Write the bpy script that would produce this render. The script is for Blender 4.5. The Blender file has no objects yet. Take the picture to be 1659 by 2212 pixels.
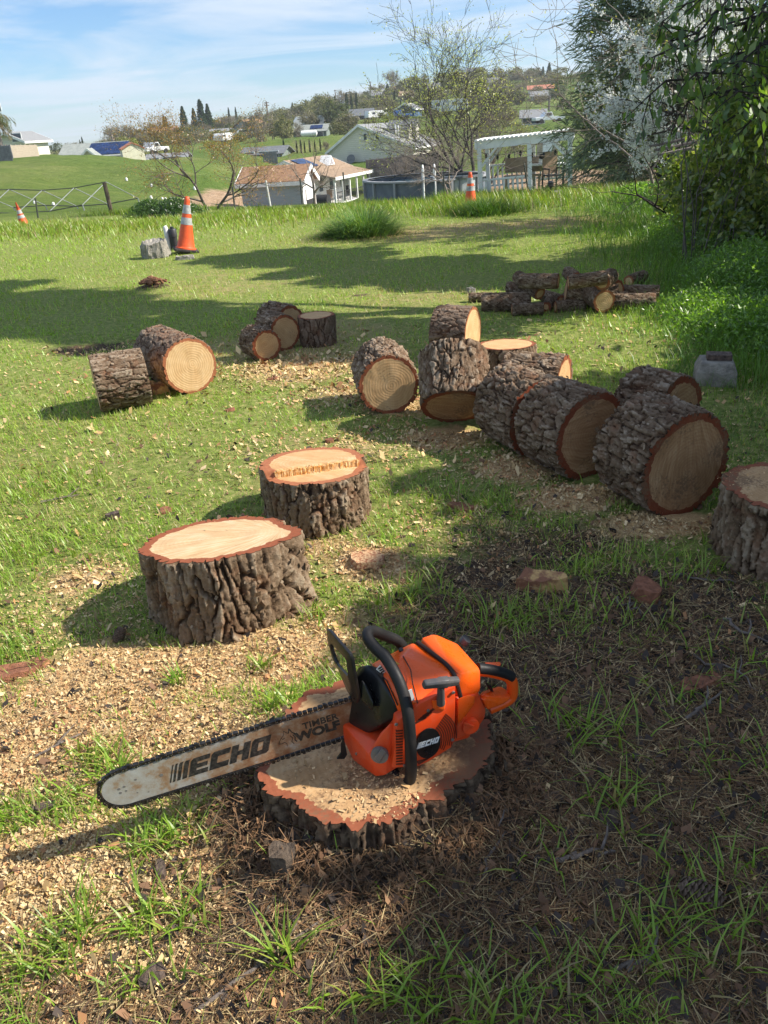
import bpy, bmesh, math, random
import numpy as np
from mathutils import Vector, Matrix
PI = math.pi
rnd = random.Random(7)
rng = np.random.default_rng(11)
scene = bpy.context.scene
C = bpy.data.collections.new("scene"); scene.collection.children.link(C)

# ------------------------------------------------------------------ camera
CAM_H = 1.5
PITCH, ROLL = math.radians(26.7), math.radians(3.7)
F, IW, IH = 1661.0, 1659.0, 2212.0
FW = np.array([0, math.cos(PITCH), -math.sin(PITCH)])
_u = np.array([0, math.sin(PITCH), math.cos(PITCH)]); _r = np.array([1.0, 0, 0])
RT = _r*math.cos(ROLL) - _u*math.sin(ROLL)
UP = _u*math.cos(ROLL) + _r*math.sin(ROLL)
CP = np.array([0, 0, CAM_H])
cam = bpy.data.cameras.new("camera"); camo = bpy.data.objects.new("camera", cam); C.objects.link(camo)
camo.matrix_world = Matrix(((RT[0], UP[0], -FW[0], 0), (RT[1], UP[1], -FW[1], 0), (RT[2], UP[2], -FW[2], CAM_H), (0, 0, 0, 1)))
cam.sensor_fit = 'VERTICAL'; cam.angle = 2*math.atan(IH/2/F)
cam.clip_start = 0.05; cam.clip_end = 6000
scene.camera = camo

def ray(px, py): return FW + RT*(px-IW/2)/F - UP*(py-IH/2)/F
def at(px, py, z=0.0):
    d = ray(px, py); return CP + d*(z-CAM_H)/d[2]
def atY(px, py, Y):
    d = ray(px, py); return CP + d*Y/d[1]
def bear(px, py=290):
    d = ray(px, py); return d[0]/d[1]

# ------------------------------------------------------------------ light
SUN_EL, SUN_AZ = math.radians(40), math.radians(92)      # azimuth clockwise from +Y
SUNV = np.array([math.sin(SUN_AZ)*math.cos(SUN_EL), math.cos(SUN_AZ)*math.cos(SUN_EL), math.sin(SUN_EL)])
sl = bpy.data.lights.new("sun", 'SUN'); sl.energy = 4.8; sl.angle = math.radians(0.53); sl.color = (1.0, 0.93, 0.82)
so = bpy.data.objects.new("sun", sl); C.objects.link(so)
so.rotation_euler = Vector(SUNV).to_track_quat('Z', 'Y').to_euler()
W = bpy.data.worlds.new("World"); scene.world = W; W.use_nodes = True
nt = W.node_tree; nt.nodes.clear()
def N(tree, typ, **kw):
    n = tree.nodes.new(typ)
    for k, v in kw.items():
        if k in n.inputs.keys(): n.inputs[k].default_value = v
        else: setattr(n, k, v)
    return n
def L(tree, a, ao, b, bi): tree.links.new(a.outputs[ao], b.inputs[bi])
sky = N(nt, 'ShaderNodeTexSky', sky_type='NISHITA', sun_disc=False, sun_elevation=SUN_EL, sun_rotation=SUN_AZ,
        altitude=60, air_density=1.0, dust_density=0.2, ozone_density=2.2)
tc = N(nt, 'ShaderNodeTexCoord')
sep = N(nt, 'ShaderNodeSeparateXYZ'); L(nt, tc, 'Generated', sep, 0)
zz = N(nt, 'ShaderNodeMath', operation='MAXIMUM'); L(nt, sep, 'Z', zz, 0); zz.inputs[1].default_value = 0.0
zz2 = N(nt, 'ShaderNodeMath', operation='ADD'); L(nt, zz, 0, zz2, 0); zz2.inputs[1].default_value = 0.14
dx = N(nt, 'ShaderNodeMath', operation='DIVIDE'); L(nt, sep, 'X', dx, 0); L(nt, zz2, 0, dx, 1)
dy = N(nt, 'ShaderNodeMath', operation='DIVIDE'); L(nt, sep, 'Y', dy, 0); L(nt, zz2, 0, dy, 1)
cmb = N(nt, 'ShaderNodeCombineXYZ'); L(nt, dx, 0, cmb, 0); L(nt, dy, 0, cmb, 1)
mp = N(nt, 'ShaderNodeMapping'); mp.inputs['Rotation'].default_value = (0, 0, 0.35); mp.inputs['Scale'].default_value = (0.55, 1.0, 1); mp.inputs['Location'].default_value = (3.1, 0.7, 0)
L(nt, cmb, 0, mp, 0)
n1 = N(nt, 'ShaderNodeTexNoise', Scale=1.15, Detail=9.0, Roughness=0.60, Distortion=0.7); L(nt, mp, 0, n1, 0)
r1 = N(nt, 'ShaderNodeMapRange'); L(nt, n1, 0, r1, 0)
r1.inputs[1].default_value = 0.41; r1.inputs[2].default_value = 0.60; r1.inputs[4].default_value = 0.8
n2 = N(nt, 'ShaderNodeTexNoise', Scale=2.6, Detail=6.0, Roughness=0.5); L(nt, cmb, 0, n2, 0)
r2 = N(nt, 'ShaderNodeMapRange'); L(nt, n2, 0, r2, 0)
r2.inputs[1].default_value = 0.66; r2.inputs[2].default_value = 0.76; r2.inputs[4].default_value = 0.35
mx0 = N(nt, 'ShaderNodeMath', operation='MAXIMUM'); L(nt, r1, 0, mx0, 0); L(nt, r2, 0, mx0, 1)
mixc = N(nt, 'ShaderNodeMix', data_type='RGBA'); L(nt, mx0, 0, mixc, 0)
tint = N(nt, 'ShaderNodeMix', data_type='RGBA', blend_type='MULTIPLY'); tint.inputs[0].default_value = 1.0
L(nt, sky, 0, tint, 6); tint.inputs[7].default_value = (0.70, 0.93, 1.20, 1)
L(nt, tint, 2, mixc, 6); mixc.inputs[7].default_value = (6.0, 6.8, 7.8, 1)
bg = N(nt, 'ShaderNodeBackground', Strength=0.074); L(nt, mixc, 2, bg, 0)
wo = N(nt, 'ShaderNodeOutputWorld'); L(nt, bg, 0, wo, 0)
scene.view_settings.view_transform = 'Standard'; scene.view_settings.look = 'None'
scene.view_settings.exposure = 0.86; scene.view_settings.gamma = 1.0
scene.cycles.max_bounces = 6; scene.cycles.diffuse_bounces = 3; scene.cycles.glossy_bounces = 3
scene.cycles.transmission_bounces = 4; scene.cycles.transparent_max_bounces = 8
scene.cycles.use_denoising = True

# ------------------------------------------------------------------ numpy noise
def _hash(ix, iy, iz, seed):
    h = (ix.astype(np.int64)*374761393 + iy.astype(np.int64)*668265263 + iz.astype(np.int64)*2147483647*3 + seed*974711) & 0xffffffff
    h = ((h ^ (h >> 13))*1274126177) & 0xffffffff
    h = ((h ^ (h >> 16))*2246822519) & 0xffffffff
    return ((h ^ (h >> 13)) & 0xffffff)/float(0xffffff)
def vnoise(x, y, z=None, seed=0):
    x = np.asarray(x, float); y = np.asarray(y, float); z = np.zeros_like(x) if z is None else np.asarray(z, float)
    xi, yi, zi = np.floor(x), np.floor(y), np.floor(z); fx, fy, fz = x-xi, y-yi, z-zi
    fx, fy, fz = [f*f*(3-2*f) for f in (fx, fy, fz)]
    r = 0
    for a in (0, 1):
        for b in (0, 1):
            for c in (0, 1):
                r = r + _hash(xi+a, yi+b, zi+c, seed)*(fx if a else 1-fx)*(fy if b else 1-fy)*(fz if c else 1-fz)
    return r
def fbm(x, y, z=None, seed=0, octv=4, rough=0.5):
    s, a, t = 0, 1.0, 0
    x = np.asarray(x, float); y = np.asarray(y, float); z = np.zeros_like(x) if z is None else np.asarray(z, float)
    for i in range(octv):
        f = 2.0**i
        s = s + a*vnoise(x*f+i*17.3, y*f-i*9.1, z*f+i*5.7, seed+i); t += a; a *= rough
    return s/t
def voro(x, y, seed=0, wrap=None, off=False):
    xi, yi = np.floor(x), np.floor(y)
    f1 = np.full(x.shape, 9.0); f2 = f1.copy(); cid = np.zeros(x.shape); ox = np.zeros(x.shape); oy = np.zeros(x.shape)
    for a in (-1, 0, 1):
        for b in (-1, 0, 1):
            cx, cy = xi+a, yi+b
            hx = np.mod(cx, wrap) if wrap else cx
            jx = _hash(hx, cy, cy*0, seed); jy = _hash(hx, cy, cy*0, seed+5)
            d = np.hypot(cx+jx-x, cy+jy-y)
            nw = d < f1
            f2 = np.where(nw, f1, np.minimum(f2, d)); cid = np.where(nw, _hash(hx, cy, cy*0, seed+9), cid); f1 = np.where(nw, d, f1)
            if off: ox = np.where(nw, x-cx-jx, ox); oy = np.where(nw, y-cy-jy, oy)
    return (f1, f2, cid, ox, oy) if off else (f1, f2, cid)
def sstep(a, b, x):
    t = np.clip((np.asarray(x, float)-a)/(b-a), 0, 1); return t*t*(3-2*t)

# ------------------------------------------------------------------ mesh helpers
def mesh_np(name, V, faces, attrs=None, cols=None, smooth=True, midx=None):
    """faces: list of int arrays (n,k)."""
    me = bpy.data.meshes.new(name)
    V = np.asarray(V, np.float32)
    faces = [np.asarray(f, np.int32) for f in faces if len(f)]
    loops = np.concatenate([f.ravel() for f in faces]) if faces else np.zeros(0, np.int32)
    tot = np.concatenate([np.full(len(f), f.shape[1], np.int32) for f in faces]) if faces else np.zeros(0, np.int32)
    st = np.concatenate([[0], np.cumsum(tot)[:-1]]).astype(np.int32) if len(tot) else tot
    me.vertices.add(len(V)); me.vertices.foreach_set('co', V.ravel())
    me.loops.add(len(loops)); me.loops.foreach_set('vertex_index', loops)
    me.polygons.add(len(tot)); me.polygons.foreach_set('loop_start', st); me.polygons.foreach_set('loop_total', tot)
    if smooth: me.polygons.foreach_set('use_smooth', np.ones(len(tot), bool))
    if midx is not None: me.polygons.foreach_set('material_index', np.asarray(midx, np.int32))
    me.update(calc_edges=True)
    for k, a in (attrs or {}).items():
        at_ = me.attributes.new(k, 'FLOAT', 'POINT'); at_.data.foreach_set('value', np.asarray(a, np.float32))
    for k, a in (cols or {}).items():
        at_ = me.attributes.new(k, 'FLOAT_COLOR', 'POINT'); a = np.asarray(a, np.float32)
        if a.shape[1] == 3: a = np.hstack([a, np.ones((len(a), 1), np.float32)])
        at_.data.foreach_set('color', a.ravel())
    return me
def obj(name, me, mats=None, parent=None, loc=None, M=None):
    o = bpy.data.objects.new(name, me); C.objects.link(o)
    if mats is not None:
        for m in (mats if isinstance(mats, (list, tuple)) else [mats]):
            me.materials.append(m)
    if loc is not None: o.location = loc
    if M is not None: o.matrix_world = M
    if parent is not None: o.parent = parent
    return o
def tag(o, label=None, cat=None, group=None, kind=None):
    if label: o['label'] = label
    if cat: o['category'] = cat
    if group: o['group'] = group
    if kind: o['kind'] = kind
    return o
def thing(name, label, cat, loc=(0, 0, 0), rotz=0.0, group=None, M=None):
    o = bpy.data.objects.new(name, None); C.objects.link(o); o.empty_display_size = 0.1
    if M is not None: o.matrix_world = M
    else: o.location = loc; o.rotation_euler = (0, 0, rotz)
    return tag(o, label, cat, group)
def dup(root, loc, rotz=0.0, scale=None, label=None, group=None, cat=None):
    r = root.copy(); C.objects.link(r); r.location = loc; r.rotation_euler = (0, 0, rotz)
    if scale is not None: r.scale = scale if isinstance(scale, (tuple, list)) else (scale,)*3
    tag(r, label, cat, group)
    for ch in list(root.children):
        c = ch.copy(); C.objects.link(c); c.parent = r
        for g in list(ch.children):
            d = g.copy(); C.objects.link(d); d.parent = c
    return r

class MB:
    """collects shapes, one material, one object"""
    def __init__(s): s.v = []; s.f = []
    def add(s, vs, fs):
        b = len(s.v); s.v += [tuple(map(float, p)) for p in vs]; s.f += [tuple(i+b for i in f) for f in fs]; return s
    def box(s, c, d, rz=0.0, M=None):
        x, y, z = d[0]/2, d[1]/2, d[2]/2; vs = []
        cs, sn = math.cos(rz), math.sin(rz)
        for k in (-z, z):
            for (i, j) in ((-x, -y), (x, -y), (x, y), (-x, y)):
                p = (i*cs-j*sn, i*sn+j*cs, k)
                if M is not None: p = tuple(M @ Vector(p))
                vs.append((p[0]+c[0], p[1]+c[1], p[2]+c[2]))
        return s.add(vs, [(3, 2, 1, 0), (4, 5, 6, 7), (0, 1, 5, 4), (1, 2, 6, 5), (2, 3, 7, 6), (3, 0, 4, 7)])
    def tube(s, pts, r, n=8, cap=True):
        pts = [Vector(p) for p in pts]; m = len(pts)
        rs = r if isinstance(r, (list, tuple)) else [r]*m
        vs = []; fr = None
        for i, p in enumerate(pts):
            t = (pts[min(i+1, m-1)]-pts[max(i-1, 0)])
            t = t.normalized() if t.length > 1e-9 else Vector((0, 0, 1))
            if fr is None:
                a = Vector((0, 0, 1)) if abs(t.z) < 0.9 else Vector((1, 0, 0)); fr = t.cross(a).normalized()
            else:
                fr = (fr - t*fr.dot(t)); fr = fr.normalized() if fr.length > 1e-6 else t.orthogonal().normalized()
            b = t.cross(fr)
            for k in range(n):
                an = 2*PI*k/n; q = p + (fr*math.cos(an)+b*math.sin(an))*rs[i]; vs.append(q)
        fs = [(i*n+k, i*n+(k+1) % n, (i+1)*n+(k+1) % n, (i+1)*n+k) for i in range(m-1) for k in range(n)]
        if cap: fs += [tuple(range(n-1, -1, -1)), tuple((m-1)*n+k for k in range(n))]
        return s.add(vs, fs)
    def lathe(s, prof, n=24, c=(0, 0, 0), M=None, cap=True):
        vs = []
        for (r, z) in prof:
            for k in range(n):
                p = Vector((r*math.cos(2*PI*k/n), r*math.sin(2*PI*k/n), z))
                if M is not None: p = M @ p
                vs.append((p[0]+c[0], p[1]+c[1], p[2]+c[2]))
        m = len(prof)
        fs = [(i*n+k, i*n+(k+1) % n, (i+1)*n+(k+1) % n, (i+1)*n+k) for i in range(m-1) for k in range(n)]
        if cap: fs += [tuple(range(n-1, -1, -1)), tuple((m-1)*n+k for k in range(n))]
        return s.add(vs, fs)
    def prism(s, poly, off):
        """poly: list of 3d points, extruded by vector off"""
        n = len(poly); off = Vector(off); p2 = [Vector(p)+off for p in poly]
        return s.add(list(poly)+p2, [tuple(range(n-1, -1, -1)), tuple(range(n, 2*n))]+[(i, (i+1) % n, n+(i+1) % n, n+i) for i in range(n)])
    def mesh(s, name, smooth=False, bevel=0, seg=2, ang=35):
        me = bpy.data.meshes.new(name); me.from_pydata(s.v, [], s.f); me.update()
        bm = bmesh.new(); bm.from_mesh(me)
        bmesh.ops.recalc_face_normals(bm, faces=bm.faces)
        if bevel:
            es = [e for e in bm.edges if len(e.link_faces) == 2 and e.calc_face_angle(0) > math.radians(ang)]
            bmesh.ops.bevel(bm, geom=es, offset=bevel, segments=seg, profile=0.6, affect='EDGES', clamp_overlap=True)
        if smooth:
            for f in bm.faces: f.smooth = True
            for e in bm.edges:
                if len(e.link_faces) == 2 and e.calc_face_angle(0) > math.radians(smooth if smooth is not True else 40): e.smooth = False
        bm.to_mesh(me); bm.free(); return me
    def build(s, name, mat, parent=None, smooth=False, bevel=0, seg=2, loc=None):
        return obj(name, s.mesh(name, smooth, bevel, seg), mat, parent, loc)

# ------------------------------------------------------------------ materials
def newmat(name):
    m = bpy.data.materials.new(name); m.use_nodes = True; t = m.node_tree
    return m, t, t.nodes['Principled BSDF'], t.nodes['Material Output']
def mat(name, col, rough=0.6, metal=0.0, var=0.15, scale=8.0, bump=0.0, bscale=None, col2=None, spec=0.5, coord='Object', lo=0.35, hi=0.65, dist=0.02):
    m, t, p, out = newmat(name)
    tcn = N(t, 'ShaderNodeTexCoord')
    no = N(t, 'ShaderNodeTexNoise', Scale=scale, Detail=6.0, Roughness=0.6); L(t, tcn, coord, no, 0)
    mr = N(t, 'ShaderNodeMapRange'); L(t, no, 0, mr, 0); mr.inputs[1].default_value = lo; mr.inputs[2].default_value = hi
    mi = N(t, 'ShaderNodeMix', data_type='RGBA'); L(t, mr, 0, mi, 0)
    if col2 is None: col2 = tuple(min(1, c*(1+var)) for c in col); col = tuple(c*(1-var) for c in col)
    mi.inputs[6].default_value = (*col, 1); mi.inputs[7].default_value = (*col2, 1)
    L(t, mi, 2, p, 'Base Color')
    p.inputs['Roughness'].default_value = rough; p.inputs['Metallic'].default_value = metal; p.inputs['Specular IOR Level'].default_value = spec
    if bump:
        nb = N(t, 'ShaderNodeTexNoise', Scale=bscale or scale*3, Detail=8.0, Roughness=0.65); L(t, tcn, coord, nb, 0)
        bp = N(t, 'ShaderNodeBump', Strength=bump, Distance=dist); L(t, nb, 0, bp, 'Height'); L(t, bp, 0, p, 'Normal')
    return m
def leafmat(name, attr='col', trans=0.45, gloss=0.04, tint=(1.5, 1.6, 0.6)):
    m, t, p, out = newmat(name); t.nodes.remove(p)
    a = N(t, 'ShaderNodeAttribute', attribute_name=attr)
    di = N(t, 'ShaderNodeBsdfDiffuse'); L(t, a, 'Color', di, 0)
    tr = N(t, 'ShaderNodeBsdfTranslucent')
    mu = N(t, 'ShaderNodeMix', data_type='RGBA', blend_type='MULTIPLY'); mu.inputs[0].default_value = 1; L(t, a, 'Color', mu, 6); mu.inputs[7].default_value = (*tint, 1)
    L(t, mu, 2, tr, 0)
    mx = N(t, 'ShaderNodeMixShader'); mx.inputs[0].default_value = trans; L(t, di, 0, mx, 1); L(t, tr, 0, mx, 2)
    gl = N(t, 'ShaderNodeBsdfGlossy', Roughness=0.42); gl.inputs[0].default_value = (1, 1, 1, 1)
    m2 = N(t, 'ShaderNodeMixShader'); m2.inputs[0].default_value = gloss; L(t, mx, 0, m2, 1); L(t, gl, 0, m2, 2)
    L(t, m2, 0, out, 0); return m
def attrmat(name, attr='col', rough=0.8):
    m, t, p, out = newmat(name); a = N(t, 'ShaderNodeAttribute', attribute_name=attr); L(t, a, 'Color', p, 'Base Color')
    p.inputs['Roughness'].default_value = rough; p.inputs['Specular IOR Level'].default_value = 0.25; return m
# ------------------------------------------------------------------ terrain
_ctl = []
for Y in (1, 3, 6, 9, 12, 15.5, 18):
    for b in (-1.3, -0.8, -0.4, 0, 0.4, 0.8, 1.3): _ctl.append((b*(Y+3)/max(Y, 1)*Y/(Y+3)*Y, Y, 0.0 if Y < 17 else -0.08))
def _c(px, py, Y): p = atY(px, py, Y); _ctl.append((p[0], p[1], p[2]))
for a in [(130, 462, 24), (400, 452, 24), (-300, 480, 24), (0, 446, 32), (300, 438, 36), (450, 445, 40), (560, 462, 44), (100, 392, 50), (300, 388, 56), (470, 384, 58),
          (0, 352, 68), (150, 337, 74), (250, 343, 78), (350, 352, 80), (460, 358, 84), (560, 352, 92), (-250, 360, 66), (600, 466, 42), (690, 458, 46), (640, 462, 50), (740, 448, 60), (790, 430, 66), (690, 452, 62), (760, 448, 52), (660, 452, 72), (770, 425, 76), (850, 392, 75),
          (900, 430, 33), (1010, 424, 33), (1140, 418, 29), (1250, 412, 30), (1260, 383, 46), (1000, 392, 48), (1100, 378, 50), (1200, 345, 66), (1080, 340, 76), (1190, 268, 112), (1120, 290, 105), (1020, 300, 110), (1400, 410, 22), (1500, 410, 20),
          (1420, 320, 60), (1650, 330, 45), (1660, 250, 90), (1500, 230, 130), (660, 320, 112), (640, 298, 135), (740, 296, 135), (800, 300, 120), (540, 330, 106), (900, 268, 190), (720, 268, 210), (960, 240, 200),
          (560, 286, 190), (700, 238, 300), (860, 212, 300), (1000, 196, 310), (1150, 180, 320), (1400, 160, 320), (1170, 222, 200), (1300, 210, 200), (1660, 150, 300), (420, 292, 190), (500, 276, 270), (260, 328, 180), (280, 320, 270), (100, 346, 160), (-200, 360, 160),
          (196, 345, 112), (360, 354, 112), (350, 296, 205), (478, 296, 190), (526, 290, 185), (566, 344, 106), (670, 301, 152), (778, 264, 190), (875, 251, 175), (796, 216, 290), (818, 211, 300), (854, 201, 310), (877, 217, 260), (936, 202, 270), (1065, 188, 290), (1073, 208, 240), (1024, 162, 320), (1153, 167, 310), (1168, 201, 235), (1169, 218, 215), (1152, 270, 130), (580, 270, 260), (668, 274, 168), (813, 261, 188), (968, 252, 165), (1184, 268, 125), (333, 335, 120), (528, 299, 165), (483, 309, 150), (700, 262, 230), (120, 331, 420), (400, 305, 420), (700, 282, 460), (1100, 255, 470), (1600, 215, 470), (120, 323.5, 980), (600, 291, 980), (1100, 256, 980), (1600, 218, 980), (-300, 353.5, 980)]: _c(*a)
_ctl = np.array(_ctl)
def _uv(x, y): Yp = np.maximum(y, 0)+3.0; return x/Yp*2.2, np.log(Yp)*1.3
_cu, _cv = _uv(_ctl[:, 0], _ctl[:, 1])
def _phi(d2): return np.where(d2 > 1e-12, 0.5*d2*np.log(np.maximum(d2, 1e-12)), 0.0)
_n = len(_ctl)
_K = _phi((_cu[:, None]-_cu)**2+(_cv[:, None]-_cv)**2)+np.eye(_n)*2e-3
_P = np.stack([np.ones(_n), _cu, _cv], 1)
_w = np.linalg.solve(np.block([[_K, _P], [_P.T, np.zeros((3, 3))]]), np.concatenate([_ctl[:, 2]/np.maximum(_ctl[:, 1], 5), [0, 0, 0]]))
def gz0(x, y):
    x = np.atleast_1d(np.asarray(x, float)); y = np.atleast_1d(np.asarray(y, float))
    u, v = _uv(x, y); r = _w[_n]+_w[_n+1]*u+_w[_n+2]*v
    for i in range(_n): r = r+_w[i]*_phi((u-_cu[i])**2+(v-_cv[i])**2)
    return r*np.maximum(y, 5)*sstep(15.0, 19.5, y)
SAW_ST = np.array([-0.06, 1.43])            # the stump under the saw
def relief(x, y):
    near = 1-sstep(5, 12, y)
    r = (fbm(x*2.1, y*2.1, seed=3, octv=4)-0.5)*0.05*near+(fbm(x*14, y*14, seed=4, octv=3)-0.5)*0.014*(1-sstep(3, 7, y))
    r = r+0.088*np.exp(-(((x-SAW_ST[0])/0.40)**2+((y-SAW_ST[1]+0.02)/0.37)**2)**2)*(.65+.7*fbm(x*7, y*7, seed=15))
    r = r+(fbm(x*0.25, y*0.25, seed=8, octv=3)-0.5)*0.9*sstep(24, 60, y)
    for (cx, cy, rx, ry, h) in MOUNDS: r = r+h*np.exp(-((x-cx)/rx)**2-((y-cy)/ry)**2)
    return r
def _m(px, py, rx, ry, h): p = at(px, py); return (p[0], p[1], rx, ry, h)
MOUNDS = [_m(1240, 1080, .17, .11, .035), _m(1420, 1130, .2, .09, .03), _m(790, 1215, .13, .1, .03), _m(200, 748, .35, .25, -.05), _m(330, 625, .18, .16, .07), _m(500, 1880, .1, .08, -.03)]
def gz(x, y):
    return gz0(x, y)+relief(np.atleast_1d(np.asarray(x, float)), np.atleast_1d(np.asarray(y, float)))
def g1(x, y): return float(gz(x, y)[0])

# ------------------------------------------------------------------ surface masks (world space)
def blobs(lst, x, y, wob=0.5, seed=0, sc=3.0):
    r = np.zeros_like(x)
    for (px, py, rx, ry, w) in lst:
        p = at(px, py); d = ((x-p[0])/rx)**2+((y-p[1])/ry)**2
        r = np.maximum(r, w*np.exp(-d**1.5))
    return np.clip(r*(1-wob+2*wob*fbm(x*sc, y*sc, seed=seed+31)), 0, 1.2)
CHIPS = [(250, 1470, .45, .22, 1.1), (60, 1600, .38, .25, 1.05), (380, 1620, .35, .25, 1.1), (120, 1900, .3, .22, 1.0), (330, 2050, .3, .2, .9), (560, 1420, .26, .18, 1.05), (520, 2110, .2, .18, .6), (480, 1830, .16, .12, .75),
         (700, 1360, .22, .2, .6), (1240, 1080, .24, .15, 1.0), (1420, 1135, .28, .12, 1.0), (960, 945, .28, .2, .9), (1120, 1010, .3, .22, .65), (800, 1225, .18, .16, .8), (690, 1185, .2, .12, .6),
         (650, 800, .55, .4, .6), (740, 850, .4, .3, .5), (880, 880, .35, .2, .6), (800, 960, .4, .3, .38), (520, 1300, .6, .5, .3), (200, 1350, .5, .4, .35), (720, 790, .3, .3, .5), (1150, 1760, .2, .18, .35), (1000, 1150, .3, .4, .3), (680, 980, .4, .4, .25), (180, 1250, .2, .15, .6)]
SOIL = [(1370, 1290, .5, .25, .95), (1180, 1180, .4, .25, .6), (1500, 1500, .4, .3, 1.1), (1050, 1250, .25, .2, .8), (1250, 1600, .50, .45, 1.2), (1500, 1700, .45, .5, 1.2), (1100, 1450, .35, .3, 1.0), (1600, 1400, .3, .3, .8), (900, 1900, .3, .2, 1.1), (650, 1850, .15, .12, .9), (1200, 1950, .35, .3, 1.0), (800, 2050, .35, .22, .95), (1500, 2050, .3, .3, .9), (1300, 1350, .5, .3, .75), (1000, 1330, .3, .25, .7), (600, 1950, .25, .2, .8), (1000, 2200, .6, .15, .8), (1100, 1150, .3, .3, .35), (200, 748, .4, .22, .9), (330, 625, .2, .14, 1.2), (780, 640, .12, .1, .8), (350, 2180, .3, .1, .5)]
DRY = [(650, 740, 1.0, 1.2, .6), (900, 640, 1.2, 1.2, .35), (500, 600, 2.2, 1.5, .4), (950, 500, 3.0, 1.2, .55), (300, 800, 1.0, .8, .3), (100, 1000, 1, 1, .3), (1250, 480, 1.6, .9, .7), (650, 1000, .7, .8, .3)]
def m_chips(x, y): return blobs(CHIPS, x, y, .45, 1, 5.0)
def m_soil(x, y): return blobs(SOIL, x, y, .45, 2, 5.0)
def m_dry(x, y): return blobs(DRY, x, y, .6, 3, 1.2)
def m_dirt(x, y):
    r = np.zeros_like(x)
    for (px, py, Y, rx, ry) in [(1120, 372, 48, 14, 4), (1270, 385, 44, 6, 4), (1000, 368, 50, 8, 3.5), (850, 370, 52, 8, 4), (500, 425, 46, 3.4, 4.5), (530, 415, 50, 3, 5), (1350, 395, 36, 5, 3), (1050, 378, 40, 5, 3), (760, 425, 46, 3.5, 3)]:
        p = atY(px, py, Y); r = np.maximum(r, np.exp(-(((x-p[0])/rx)**2+((y-p[1])/ry)**2)**2))
    return r
# ------------------------------------------------------------------ ground sheet
_rows = np.concatenate([np.linspace(-9, 0.35, 26), np.arange(0.4, 5.0, 0.03), 5.0*(1000/5.0)**np.linspace(0, 1, 300)])
_t = np.linspace(-1, 1, 281); _a = np.sinh(_t*3.2)/np.sinh(3.2)*3.6
GX = _a[None, :]*(np.abs(_rows)[:, None]+2.4); GY = np.repeat(_rows[:, None], len(_a), 1)
gx, gy = GX.ravel(), GY.ravel(); gzv = gz(gx, gy)
_nr, _nc = GX.shape; _i = np.arange(_nr*_nc).reshape(_nr, _nc)
gf = np.stack([_i[:-1, :-1], _i[:-1, 1:], _i[1:, 1:], _i[1:, :-1]], -1).reshape(-1, 4)
near = (gy < 25)
A_ch = np.where(near, m_chips(gx, gy), 0); A_so = np.where(near, m_soil(gx, gy), 0); A_dr = np.where(near, m_dry(gx, gy), 0); A_di = m_dirt(gx, gy); A_far = sstep(17, 26, gy)
gme = mesh_np('ground', np.stack([gx, gy, gzv], 1), [gf], attrs=dict(ch=A_ch, so=A_so, dr=A_dr, di=A_di, far=A_far))
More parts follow.
